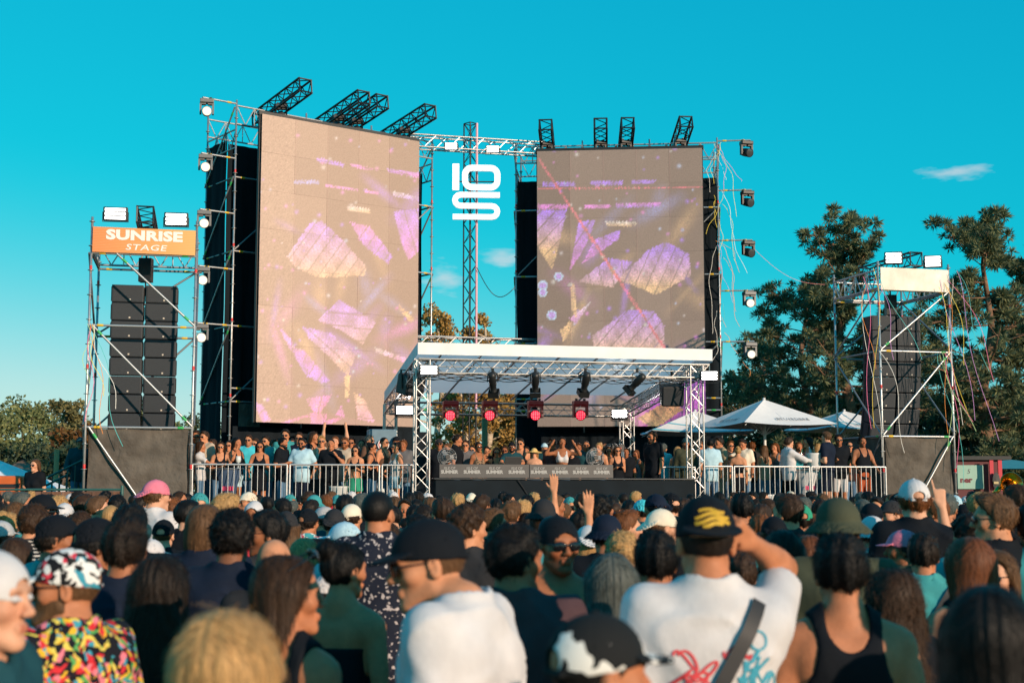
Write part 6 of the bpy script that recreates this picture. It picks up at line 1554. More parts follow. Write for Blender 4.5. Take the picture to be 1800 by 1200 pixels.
def pattern_mat(kind):
    if kind in _M: return _M[kind]
    m = bpy.data.materials.new(kind); m.use_nodes = True; nt = m.node_tree; b = nt.nodes["Principled BSDF"]; b.inputs['Roughness'].default_value = .85; b.inputs['Specular IOR Level'].default_value = .2
    tc = nt.nodes.new("ShaderNodeTexCoord"); rp = nt.nodes.new("ShaderNodeValToRGB"); rp.color_ramp.interpolation = 'CONSTANT'
    def stops(L):
        e = rp.color_ramp.elements
        e[0].position, e[0].color = L[0][0], lin(L[0][1]); e[1].position, e[1].color = L[1][0], lin(L[1][1])
        for p, c in L[2:]:
            q = e.new(p); q.color = lin(c)
    if kind in ('floral_cloth', 'comic_cloth'):
        v = nt.nodes.new("ShaderNodeTexVoronoi"); v.inputs['Scale'].default_value = 58 if kind == 'floral_cloth' else 44
        nz = nt.nodes.new("ShaderNodeTexNoise"); nz.inputs['Scale'].default_value = 12
        mx = nt.nodes.new("ShaderNodeMix"); mx.data_type = 'RGBA'; mx.inputs[0].default_value = .12
        nt.links.new(tc.outputs['Object'], nz.inputs['Vector']); nt.links.new(tc.outputs['Object'], mx.inputs[6]); nt.links.new(nz.outputs['Color'], mx.inputs[7])
        nt.links.new(mx.outputs[2], v.inputs['Vector'])
        sp = nt.nodes.new("ShaderNodeSeparateColor"); nt.links.new(v.outputs['Color'], sp.inputs[0]); nt.links.new(sp.outputs[0], rp.inputs[0])
        if kind == 'floral_cloth':
            stops([(0, (.01, .01, .015)), (.4, (.6, .03, .04)), (.52, (.75, .42, .03)), (.64, (.1, .35, .1)), (.72, (.7, .55, .1)), (.82, (.75, .2, .25)), (.9, (.05, .3, .4))])
        else:
            stops([(0, (.01, .01, .012)), (.36, (.75, .73, .7)), (.74, (.6, .04, .07)), (.84, (.05, .28, .38)), (.91, (.02, .02, .02))])
        nt.links.new(rp.outputs[0], b.inputs['Base Color'])
    elif kind in ('dotted_cloth', 'tropical_cloth', 'leopard_cloth', 'tattoo_print', 'whiteprint_cloth'):
        n = nt.nodes.new("ShaderNodeTexNoise"); n.inputs['Scale'].default_value = {'dotted_cloth': 42, 'tropical_cloth': 16, 'leopard_cloth': 50, 'whiteprint_cloth': 13}.get(kind, 22); n.inputs['Detail'].default_value = 2
        nt.links.new(tc.outputs['Object'], n.inputs['Vector']); nt.links.new(n.outputs[0], rp.inputs[0])
        stops({'dotted_cloth': [(0, (.012, .016, .03)), (.6, (.45, .4, .4))], 'tropical_cloth': [(0, (.05, .3, .33)), (.52, (.7, .7, .65)), (.6, (.6, .1, .14))],
               'leopard_cloth': [(0, (.03, .022, .02)), (.5, (.36, .24, .15))], 'whiteprint_cloth': [(0, (.012, .013, .014)), (.58, (.72, .7, .66))]}[kind])
        nt.links.new(rp.outputs[0], b.inputs['Base Color'])
    elif kind in ('striped_cloth', 'pinstripe_cloth'):
        w = nt.nodes.new("ShaderNodeTexWave"); w.bands_direction = 'Z'; w.inputs['Scale'].default_value = 14; w.inputs['Distortion'].default_value = .6
        nt.links.new(tc.outputs['Object'], w.inputs['Vector']); nt.links.new(w.outputs[0], rp.inputs[0])
        stops([(0, (.02, .02, .025)), (.62, (.62, .55, .48))] if kind == 'striped_cloth' else [(0, (.7, .68, .64)), (.66, (.05, .05, .06))])
        nt.links.new(rp.outputs[0], b.inputs['Base Color'])
    _M[kind] = m
    return m
def cmat(k): return pattern_mat(k) if k.endswith('_cloth') else cloth_mat(k)
LENS = lambda: mat("sunglass_lens", (.008, .008, .01), .08, coat=.3)

RES = {0: (.02, .0062, .0125, .0052), 1: (.026, .0100, .0165, .0078), 2: (.030, .0132, .022, .0108)}   # body, head, cloth, hair steps
def person(label, loc, yaw=0.0, height=1.78, sex='m', skin='b', hair='short', hc='dbr', hat=None, hatc='black', hatback=False, hat_yaw=None, top='tee', topc='black', leg='trousers', legc='denim',
           la='down', ra='down', lh='relax', rh='relax', hy=0.0, hp=0.0, bulk=1.0, lod=1, glasses=False, glassup=False, beard=0, full_beard=False, group=None, seed=0, lean=0.0, handfine=None, hf=0.0):
    sb, sh, sg, sa = RES[lod]
    s = height / 1.78
    root = thing('person', label, 'person', loc, group, yaw)
    M = WM[root] @ Matrix.Rotation(-lean, 4, 'X') @ Matrix.Diagonal((s, s, s, 1)); lean = 0.0
    far = lod == 2
    if lod: hy = round(hy / .35) * .35; bulk = 1.0 if bulk < 1.03 else 1.06
    gk = (sex, str(la), str(ra), bulk, lean)
    legs = leg != 'trousers'
    fk = (sex, str(la), str(ra), round(hy, 2), round(hp, 2), bulk, lh, rh, far, lean, hf)
    fig = cached(('fig',) + fk, lambda: Fig(sex, la, ra, hy, hp, bulk, lh, rh, far, lean, hf))
    body = obj('body', cached(('body',) + fk + (lod, beard, handfine, legs), lambda: fig.body('body', sb, sh, handfine, beard, legs)), skin_mat(skin), root, M)
    if top:
        obj({'tee': 'shirt', 'polo': 'shirt', 'longtee': 'shirt', 'tank': 'tank_top', 'crop': 'crop_top', 'tube': 'tube_top', 'bikini': 'bikini_top'}.get(top, top),
            cached(('g', top) + gk + (lod, seed % 3), lambda: fig.garment(top, top, sg, seed % 3)), cmat(topc), root, M)
    if leg:
        obj(leg, cached(('g', leg, sex, bulk, lod), lambda: fig.garment(leg, leg, max(sg, .016))), cmat(legc), root, M)
    if not legs: obj('shoes', cached(('shoes', sex), lambda: fig.shoes()), cloth_mat('dgrey'), root, M)
    H = M @ (Matrix.Translation(fig.head_o) @ fig.head_R.to_4x4())
    if hair and hair != 'bald':
        und = bool(hat) and hat not in ('band', 'scarf')
        if und and hair in ('curly', 'quiff', 'afro'): hair = 'short'
        obj('hair', cached(('hair', hair, lod, seed % 3, und), lambda: hair_mesh(hair, sa, seed % 3, und)), hair_mat(hc), root, H)
    if hat:
        hy_ = math.pi if hatback else 0
        if hatback and hat == 'cap': hat = 'capback'
        if hat_yaw is not None: hy_ = hat_yaw
        obj({'snap': 'cap', 'capback': 'cap', 'bucket': 'bucket_hat', 'straw': 'straw_hat', 'scarf': 'headscarf', 'band': 'headphones'}.get(hat, hat), cached(('hat', hat, lod), lambda: hat_mesh(hat, sa)), cmat(hatc), root, H @ Matrix.Translation((0, -.011, 0)) @ Matrix.Rotation(hy_, 4, 'Z') @ Matrix.Translation((0, .011, 0)))
    if glasses or glassup:
        G = H @ (Matrix.Translation((0, -.01, .085)) @ Matrix.Rotation(.5, 4, 'X') if glassup else Matrix())
        obj('sunglasses', cached(('glasses', lod), lambda: glasses_mesh({0: .003, 1: .004, 2: .006}[lod])), LENS(), root, G)
    if full_beard:
        obj('beard', cached(('beard', lod), lambda: beard_mesh(max(.004, sa))), hair_mat(hc), root, H)
    root["h"] = height
    return root, fig, M, H
# ================================================================== who stands where
from mathutils.bvhtree import BVHTree
PI = math.pi
OCC = np.zeros((300, 450), bool)            # coarse picture of what nearer heads already cover
PLACED = []
def proj(p):
    q = Vector(p) - Vector((0, 0, CAM_H)); fz = q.y * math.cos(PITCH) + q.z * math.sin(PITCH); uy = -q.y * math.sin(PITCH) + q.z * math.cos(PITCH)
    return 900 + FPX * q.x / fz, 600 - FPX * uy / fz
_gy, _gx = np.mgrid[0:300, 0:450]; _gx = _gx * 4 + 2; _gy = _gy * 4 + 2
def cover(px, py, D, paint=True):
    k = FPX / D; cy = py + .125 * k
    head = ((_gx - px) / (.085 * k)) ** 2 + ((_gy - cy) / (.125 * k)) ** 2 < 1
    body = (np.abs(_gx - px) < .2 * k) & (_gy > py + .29 * k)
    inb = head.sum(); free = (head & ~OCC).sum()
    if paint: OCC[head | body] = True
    return free / max(inb, 1)
def surf_ribbon(o, pts, width, material, parent, name="print", axis='back', lift=.004):
    """flat stroke laid on the surface of part o; pts are (x, z) in the body's own metres"""
    me = o.data; bv = BVHTree.FromPolygons([v.co for v in me.vertices], [p.vertices[:] for p in me.polygons]); P = []
    sgn = 1 if axis == 'back' else -1
    for x, z in pts:
        h = bv.ray_cast(Vector((x, -sgn * 1.0, z)), Vector((0, sgn, 0)))
        if h[0] is not None: P.append(h[0] + Vector((0, -sgn * lift, 0)))
    V, F = [], []
    for i, p in enumerate(P):
        d = (P[min(i + 1, len(P) - 1)] - P[max(i - 1, 0)]); n = Vector((-d.z, 0, d.x)).normalized() * width / 2; V += [p - n, p + n]
    F = [(2 * i, 2 * i + 1, 2 * i + 3, 2 * i + 2) for i in range(len(P) - 1)]
    if F:
        m = bpy.data.meshes.new(name); m.from_pydata(V, [], F); m.update(); m.polygons.foreach_set('use_smooth', np.ones(len(F), dtype=bool)); obj(name, m, material, parent, WM[o].copy())
def flower(parent, M, col):
    mb = MB()
    for k in range(5):
        a = 2 * PI * k / 5; mb.lathe([(0, .006), (.012, .004), (.015, 0), (.011, -.004), (0, -.005)], 8, (.019 * math.cos(a), .019 * math.sin(a), 0))
    f = obj("flower", mb.mesh("flower", True), col, parent, M); obj("flower_centre", MB().lathe([(0, .012), (.008, .008), (.009, 0)], 8).mesh("flower_centre", True), mat("flower_heart", (.5, .06, .12), .7), f, M)
def part_of(root, name): return [c for c in root.children if c.name.split('.')[0] == name][0]
GR = "festival crowd before the stage"
def crowd(px, py, D, label, **kw):
    p = at(px, py, D); hat = kw.get('hat'); extra = {'cap': .012, 'snap': .016, 'bucket': .01, 'straw': .012, 'beanie': .01, 'scarf': .012}.get(hat, {'curly': .028, 'afro': .036, 'bald': 0, 'buzz': .004, 'quiff': .02}.get(kw.get('hair', 'short'), .016))
    h = p.z / (1 + extra / 1.78); h = max(1.5, min(2.02, h))
    lod = kw.pop('lod', 0 if D < 5.5 else (1 if D < 13 else 2))
    cover(px, py, D); PLACED.append((p.x, D))
    return person(label, (p.x, D, 0), height=h, group=GR, lod=lod, **kw)

# ---- nearest people, placed one by one
crowd(-22, 962, 3.4, "person in a white cap cut off by the left edge, face turned right", yaw=-PI / 2 - .15, hat='cap', hatc='white', hatback=True, hair='short', hc='lbr', top='tee', topc='dteal', skin='p')
r, *_ = crowd(122, 962, 4.3, "bearded man in a comic-print cap, dark glasses and bright floral shirt", yaw=1.05, hy=.7, hat='cap', hatc='comic_cloth', hair='buzz', hc='lbr', glasses=True, full_beard=True, top='shirt', topc='floral_cloth', skin='b', bulk=1.08)
r, f, M, H = crowd(402, 1068, 2.55, "blonde head with a pink flower at the bottom edge left of centre", sex='f', hair='long', hc='bl', yaw=-.2, top='tank', topc='cream', skin='a', lod=0)
flower(r, H @ Matrix.Translation((.088, -.05, -.025)) @ Matrix.Rotation(1.35, 4, 'Y') @ Matrix.Diagonal((1.3, 1.3, 1.3, 1)), mat("pink_petals", (.75, .35, .42), .7))
crowd(508, 974, 4.25, "woman with long straight brown hair, sunglasses pushed up, bare shoulder lit by the sun", sex='f', hair='long', hc='br', yaw=-.5, hy=-.7, glassup=True, top='tank', topc='black', skin='b', lod=0)
crowd(838, 893, 3.95, "man in a black cap, sunglasses and plain white t-shirt looking left", yaw=1.1, hy=.62, hp=-.12, lean=.04, hf=.075, hat='cap', hatc='black', hair='buzz', hc='lbr', glasses=True, top='tee', topc='white', skin='a', beard=.2, bulk=1.0, seed=1)
crowd(905, 919, 4.9, "man with short black hair in a plum t-shirt, head turned right", yaw=-.15, hy=-.75, hair='short', hc='blk', top='tee', topc='plum', skin='c', beard=.5, bulk=1.06)
crowd(980, 905, 6.0, "man facing the camera in black wraparound sunglasses and backward cap, bare chest", yaw=PI + .35, hy=.0, hat='cap', hatc='black', hatback=True, hair='buzz', hc='dbr', glasses=True, beard=.8, top=None, skin='c', bulk=1.04, lod=0)
crowd(1075, 970, 5.2, "woman with long straight ash grey hair seen from behind", sex='f', hair='long', hc='gry', top='tank', topc='dteal', skin='a')
crowd(1152, 933, 5.6, "man with cropped black hair between the ash haired woman and the black cap", hair='short', hc='blk', top='tee', topc='navy', skin='c', lod=0)
r, f, M, H = crowd(1240, 870, 4.2, "man in a black cap worn backwards and printed white t-shirt, arm raised to his head", yaw=.12, hy=-.05, hat='snap', hatc='black', hatback=True, hair='buzz', hc='dbr', top='tee', topc='white', skin='b', ra=((.36, .74, .40), (-.60, -.66, .34)), rh='fist', bulk=1.04, seed=2, handfine=.009)
sh = part_of(r, 'shirt')
REDP, BLUP, STRP = mat("red_print", (.62, .05, .06), .8), mat("blue_print", (.05, .34, .46), .8), mat("black_webbing", (.012, .013, .016), .6)
surf_ribbon(sh, [(.125 - .36 * i / 24, 1.5 - .62 * i / 24) for i in range(25)], .042, STRP, r, "bag_strap", lift=.012)
prs = random.Random(3)
def scribble(x0, x1, z0, z1, n, k):
    f = [(prs.uniform(.8, 3.2), prs.uniform(0, 6.3), prs.uniform(.8, 3.2), prs.uniform(0, 6.3)) for _ in range(2)]
    for c in range(k):
        cx, cz = prs.uniform(x0, x1), prs.uniform(z0, z1); w, h = (x1 - x0) * .28, (z1 - z0) * .3; a, b, d, e = prs.uniform(.6, 1.6), prs.uniform(0, 6), prs.uniform(.6, 1.8), prs.uniform(0, 6)
        yield [(cx + w * math.sin(a * 5 * i / n + b), cz + h * math.sin(d * 5 * i / n + e)) for i in range(n + 1)]
for pts in scribble(-.15, -.03, 1.27, 1.36, 16, 5): surf_ribbon(sh, pts, .0075, REDP, r)
for pts in scribble(.0, .07, 1.33, 1.39, 12, 3): surf_ribbon(sh, pts, .006, REDP, r)
for pts in list(scribble(.05, .15, 1.2, 1.36, 14, 9)) + [[(.105 + .024 * math.cos(a), 1.395 + .026 * math.sin(a)) for a in np.linspace(0, 6.3, 12)]]: surf_ribbon(sh, pts, .0065, BLUP, r)
cp = part_of(r, 'cap')
for k, (z, w) in enumerate(((.088, .036), (.075, .048), (.062, .05), (.05, .03))):
    surf_ribbon(cp, [(x, z + .004 * math.sin(70 * x + k) + .012 - .2 * abs(x)) for x in np.linspace(-w, w, 14)], .011, mat("yellow_stitching", (.62, .38, .03), .7), r, "lettering", 'front', .002)
crowd(1050, 1075, 2.75, "person in a black cap with white floral brim at the bottom edge", yaw=-.5, hy=-.7, hat='cap', hatc='whiteprint_cloth', hair='buzz', hc='blk', top='tee', topc='dgrey', skin='b', lod=0)
crowd(1476, 938, 4.6, "man with thick black hair in a black tank top, bare shaded shoulders", hair='short', hc='blk', top='tank', topc='black', skin='b', bulk=1.05)
crowd(1738, 1026, 2.9, "dark haired woman with a hoop earring in the bottom right corner, nearest on that side", sex='f', hair='long', hc='blk', yaw=-.4, top='tank', topc='teal', skin='b', lod=0)
crowd(1565, 998, 5.0, "woman with wavy brown hair falling over a black top", sex='f', hair='wavy', hc='br', yaw=.4, top='tee', topc='black', skin='b')
crowd(1702, 942, 5.6, "woman with long auburn hair glowing in the sun", sex='f', hair='long', hc='aub', yaw=.2, top='tank', topc='black', skin='a', lod=1)
crowd(1752, 965, 6.1, "woman in round black sunglasses turned towards the camera at the right", sex='f', hair='bob', hc='lbr', yaw=PI - .75, glasses=True, top='tank', topc='black', skin='p', lod=0)
crowd(1816, 884, 7.4, "tall dark haired man cut off by the right edge", hair='short', hc='blk', top='tee', topc='teal', skin='c', lod=1)
r, f, M, H = crowd(1622, 936, 7.4, "man with short dark hair in a teal t-shirt with a black strap", hair='short', hc='dbr', yaw=-.2, top='tee', topc='teal', skin='b')
surf_ribbon(part_of(r, 'shirt'), [(.14 - .32 * i / 20, 1.49 - .5 * i / 20) for i in range(21)], .04, STRP, r, "bag_strap", lift=.012)
crowd(1588, 930, 8.3, "person in a pink cap facing left beside the teal t-shirt", yaw=.9, hy=.4, hat='cap', hatc='pink', hair='short', hc='dbr', top='tee', topc='olive', skin='c')
crowd(1606, 841, 8.8, "tall man in a white cap pointing one finger to the sky", hat='cap', hatc='white', hair='short', hc='gin', top='tee', topc='black', skin='p', ra=((.25, .9, -.15), (-.12, .05, 1)), rh='point', handfine=.007, bulk=1.06, lod=0)
crowd(1472, 873, 5.9, "person in a wide olive hat behind the thick black hair", hat='bucket', hatc='olive', hair='short', hc='dbr', top='tee', topc='olive', skin='b', lod=1)
crowd(1533, 906, 9.2, "person in a white bucket hat and tropical shirt", hat='bucket', hatc='white', hair='short', hc='br', yaw=-.3, top='shirt', topc='tropical_cloth', skin='p')
crowd(1748, 866, 7.4, "man with short brown hair and sunglasses in profile at the right", yaw=.6, hy=.7, hair='quiff', hc='lbr', glasses=True, top='tee', topc='black', skin='a')
crowd(1704, 899, 8.0, "person with dark curls left of the profile with sunglasses", hair='curly', hc='dbr', yaw=.3, top='tee', topc='teal', skin='a')
crowd(1788, 851, 11.0, "tall man with cropped hair under the brass horn", yaw=.4, hy=.5, hair='short', hc='br', top='tee', topc='black', skin='a')
crowd(100, 903, 6.9, "man in a plain black cap and teal shirt looking right at the left side", yaw=-.6, hy=-.7, hat='cap', hatc='black', hair='short', hc='dbr', top='tee', topc='teal', skin='c')
crowd(170, 908, 6.3, "man in a black cap right of the teal shirt, shaded face to the right", yaw=-.7, hy=-.5, hat='cap', hatc='black', hair='short', hc='blk', top='tee', topc='black', skin='c')
crowd(221, 911, 5.6, "man with thick dark brown hair in a navy t-shirt seen from behind", hair='short', hc='dbr', top='tee', topc='navy', skin='c', lod=0)
crowd(229, 884, 7.2, "person wearing teal-edged headphones over dark hair", hair='short', hc='blk', hat='band', hatc='dteal', top='tee', topc='black', skin='c')
crowd(275, 842, 12.0, "tall man in a pink cap worn backwards and white shirt", hat='cap', hatc='pink', hatback=True, hair='short', hc='lbr', yaw=-.5, hy=-.3, glasses=True, top='shirt', topc='white', skin='p', lod=1)
crowd(304, 873, 13.0, "man with ginger hair and beige shirt beside the pink cap", hair='short', hc='gin', yaw=-.4, top='shirt', topc='beige', skin='p', lod=1)
crowd(288, 912, 10.4, "man with a black cap and a bare sunburnt neck", hat='cap', hatc='black', hair='buzz', hc='lbr', top='tee', topc='black', skin='p')
crowd(361, 884, 7.0, "person with chin-length light brown hair and a navy jacket", hair='bob', hc='lbr', top='hoodie', topc='navy', skin='b')
crowd(409, 891, 6.2, "man with dense black curls in a navy t-shirt", hair='curly', hc='blk', top='tee', topc='navy', skin='d', lod=0)
crowd(283, 974, 5.0, "woman with long dark wavy hair and bare shoulders", sex='f', hair='wavy', hc='dbr', yaw=-.1, top='tube', topc='black', skin='b')
crowd(473, 895, 7.5, "man with a fade haircut and dark glasses glancing left", yaw=1.0, hy=.6, hair='short', hc='blk', glasses=True, top='tee', topc='dgrey', skin='c', beard=.5)
crowd(482, 946, 6.1, "bald sunburnt man behind the brown haired woman", hair='bald', top='tee', topc='dgrey', skin='a')
crowd(537, 944, 8.2, "woman with straight blonde hair behind the brown haired woman", sex='f', hair='long', hc='bl', yaw=-.3, top='tee', topc='white', skin='p')
crowd(606, 916, 8.2, "person in a white and cyan cap facing left", yaw=.8, hy=.5, hat='cap', hatc='lblue', hair='short', hc='dbr', top='tee', topc='white', skin='a')
r, f, M, H = crowd(604, 948, 5.7, "woman with pinned up dark hair, a red flower and a bare back", sex='f', hair='bun', hc='blk', yaw=-.35, hy=-.4, top='tube', topc='black', skin='b', lod=0)
flower(r, H @ Matrix.Translation((-.075, -.02, .07)) @ Matrix.Rotation(-1.0, 4, 'Y') @ Matrix.Diagonal((1.5, 1.5, 1.5, 1)), mat("red_petals", (.55, .08, .16), .7))
crowd(582, 1012, 6.6, "short person in a white and cyan cap low beside the bare back", hat='cap', hatc='white', hair='short', hc='dbr', yaw=-.9, top='tee', topc='lgrey', skin='b')
crowd(665, 861, 7.6, "tall man with cropped dark hair and a black dotted shirt", hair='buzz', hc='blk', top='shirt', topc='dotted_cloth', skin='b', hy=-.2)
crowd(618, 885, 12.2, "person in a cream beanie in front of the left barriers", hat='beanie', hatc='cream', hair='short', hc='br', yaw=-.5, top='tee', topc='navy', skin='a')
crowd(588, 893, 11.0, "person in a charcoal cap worn backwards left of the cream beanie", hat='cap', hatc='dgrey', hatback=True, hair='short', hc='br', top='tee', topc='black', skin='a')
crowd(570, 889, 12.6, "person in a pale grey cap facing left", hat='cap', hatc='lgrey', yaw=.7, hy=.4, hair='short', hc='br', top='tee', topc='dteal', skin='a')
crowd(541, 893, 12.0, "person in a dark cap and patterned teal shirt", hat='cap', hatc='black', yaw=-.5, hair='short', hc='dbr', top='shirt', topc='tropical_cloth', skin='b')
crowd(503, 897, 10.0, "person in a grey cap above long fair hair", sex='f', hat='cap', hatc='dgrey', hair='long', hc='lbr', top='tee', topc='black', skin='a')
crowd(447, 879, 13.0, "person under a white headscarf before the left barriers", hat='scarf', hatc='white', hair=None, sex='f', top='tee', topc='black', skin='b', lod=1)
crowd(822, 882, 7.6, "man with tousled brown hair in a charcoal t-shirt looking right", hair='curly', hc='br', yaw=-.3, hy=-.6, top='tee', topc='dgrey', skin='a')
crowd(898, 879, 12.0, "man with wavy light brown hair before the DJ table", hair='quiff', hc='lbr', yaw=-.3, hy=-.3, top='tee', topc='navy', skin='a')
crowd(866, 892, 10.6, "sunlit brown head right of the tousled hair", hair='short', hc='lbr', yaw=-.8, hy=-.4, glasses=True, top='tee', topc='black', skin='a')
crowd(955, 876, 10.2, "person in a charcoal bucket hat over brown hair", hat='bucket', hatc='dgrey', hair='bob', hc='br', yaw=.05, top='tee', topc='white', skin='a')
crowd(926, 901, 12.0, "person hidden in the crowd with one open hand raised before the DJ table", hair='short', hc='dbr', top='tee', topc='black', skin='a', ra=((.3, .25, 1), (.0, .1, 1)), rh='open', handfine=.008, lod=1)
crowd(968, 906, 9.4, "person in a dark teal cap raising a flat hand", hat='cap', hatc='dteal', hair='short', hc='dbr', top='tee', topc='teal', skin='a', ra=((.3, .7, .3), (.0, .1, 1)), rh='open', handfine=.008, lod=1)
crowd(1053, 867, 10.0, "man with shiny black curls and sunglasses before the DJ table", hair='curly', hc='blk', yaw=-.6, hy=-.4, glasses=True, top='tee', topc='teal', skin='b')
crowd(1066, 903, 8.0, "person in a navy bucket hat", hat='bucket', hatc='navy', hair='short', hc='dbr', top='tee', topc='black', skin='b')
crowd(1034, 922, 8.8, "woman in a spotted white cap with fair hair", sex='f', hat='cap', hatc='white', hatback=True, hair='bob', hc='bl', yaw=.2, top='tank', topc='navy', skin='a')
crowd(1094, 930, 7.4, "person with curly golden blond hair beside the ash haired woman", hair='curly', hc='bl', top='tee', topc='dotted_cloth', skin='a')
crowd(1100, 895, 10.0, "man with ginger brown hair and white collar right of the navy hat", hair='quiff', hc='gin', yaw=-1.0, hy=-.4, top='polo', topc='white', skin='p')
crowd(1162, 893, 9.0, "man in a cream cap worn backwards and clear glasses looking right", hat='cap', hatc='cream', hatback=True, hair='buzz', hc='lbr', yaw=-.8, hy=-.5, top='tee', topc='black', skin='p', glasses=True)
crowd(1129, 877, 14.0, "person in a bright cyan cap before the right part of the DJ table", hat='cap', hatc='cyan', hair='short', hc='dbr', yaw=.5, top='tee', topc='dteal', skin='b')
crowd(1300, 968, 6.6, "man in a grey polo with a thin strap right of the printed t-shirt", hair='short', hc='br', top='polo', topc='lgrey', skin='p')
crowd(1304, 865, 11.0, "man with boxy black hair before the right canopy leg", hair='short', hc='blk', top='tee', topc='black', skin='c')
crowd(1408, 885, 11.0, "person in a green cap before the right barriers", hat='cap', hatc='green', hair='short', hc='dbr', top='tee', topc='dteal', skin='b')
crowd(1360, 906, 9.0, "person in a black cap worn backwards over fair hair, strap across", hat='cap', hatc='black', hatback=True, hair='short', hc='lbr', top='tee', topc='teal', skin='a')
crowd(1337, 904, 10.3, "person with short ginger hair left of the black backward cap", hair='short', hc='gin', yaw=.3, top='tee', topc='black', skin='p')
crowd(1374, 930, 6.2, "woman with long wavy dark brown hair right of the raised arm", sex='f', hair='wavy', hc='dbr', top='tank', topc='dteal', skin='a', lod=1)
crowd(1420, 939, 7.0, "woman with long coppery hair left of the thick black hair", sex='f', hair='long', hc='aub', top='tank', topc='black', skin='a')
crowd(58, 882, 9.0, "man with brown curls and a striped shirt at the left edge", hair='curly', hc='br', yaw=-.4, hy=.4, top='shirt', topc='striped_cloth', skin='a')
crowd(114, 883, 13.0, "person in a white cap before the plank fence", hat='cap', hatc='white', hatback=True, hair='short', hc='br', top='tee', topc='black', skin='a')
crowd(146, 867, 14.0, "man with swept back brown hair before the plank fence", hair='quiff', hc='br', yaw=-.6, top='tee', topc='black', skin='p')
crowd(171, 870, 13.6, "man with side-parted brown hair looking right before the plank fence", hair='quiff', hc='lbr', yaw=-.9, hy=-.3, top='tee', topc='navy', skin='p')
crowd(206, 867, 15.0, "person with black curls before the mesh of the left tower", hair='curly', hc='blk', top='tee', topc='black', skin='b')
crowd(195, 887, 13.4, "blonde head between the brown haired men and the black curls", sex='f', hair='bob', hc='bl', top='tee', topc='black', skin='a')
crowd(142, 896, 11.2, "person with wavy chestnut hair behind the black caps", hair='curly', hc='br', top='tee', topc='black', skin='a')
crowd(264, 946, 8.2, "person in a plain white cap beside the wavy dark hair", hat='cap', hatc='white', hair='short', hc='dbr', yaw=-.4, top='tee', topc='black', skin='a')
crowd(30, 943, 8.0, "woman with straight brown hair behind the comic-print cap", sex='f', hair='long', hc='br', yaw=-.3, top='tee', topc='black', skin='a')
crowd(2, 914, 9.6, "person in a grey cap at the left edge", hat='cap', hatc='lgrey', hair='short', hc='br', yaw=-.3, top='tee', topc='dgrey', skin='a')
crowd(26, 881, 12.4, "person with light brown curls at the left edge", hair='curly', hc='lbr', yaw=-.4, top='tee', topc='teal', skin='a')
crowd(16, 897, 11.0, "woman with tied back blonde hair at the left edge", sex='f', hair='bun', hc='bl', yaw=-.3, top='tank', topc='black', skin='a')

# the crowd goes on to the right of the picture; these stand between the sun and the people in view
for X, D, h, c in ((2.15, 3.55, 1.92, 'navy'), (1.75, 2.15, 1.88, 'black'), (2.75, 4.7, 1.9, 'grey'), (1.05, 1.15, 1.84, 'teal'), (3.5, 5.6, 1.86, 'olive')):
    PLACED.append((X, D)); person(f"person in a {c} t-shirt just outside the right picture edge", (X, D, 0), height=h, group=GR, lod=2, hair='short', hc='dbr', topc=c)

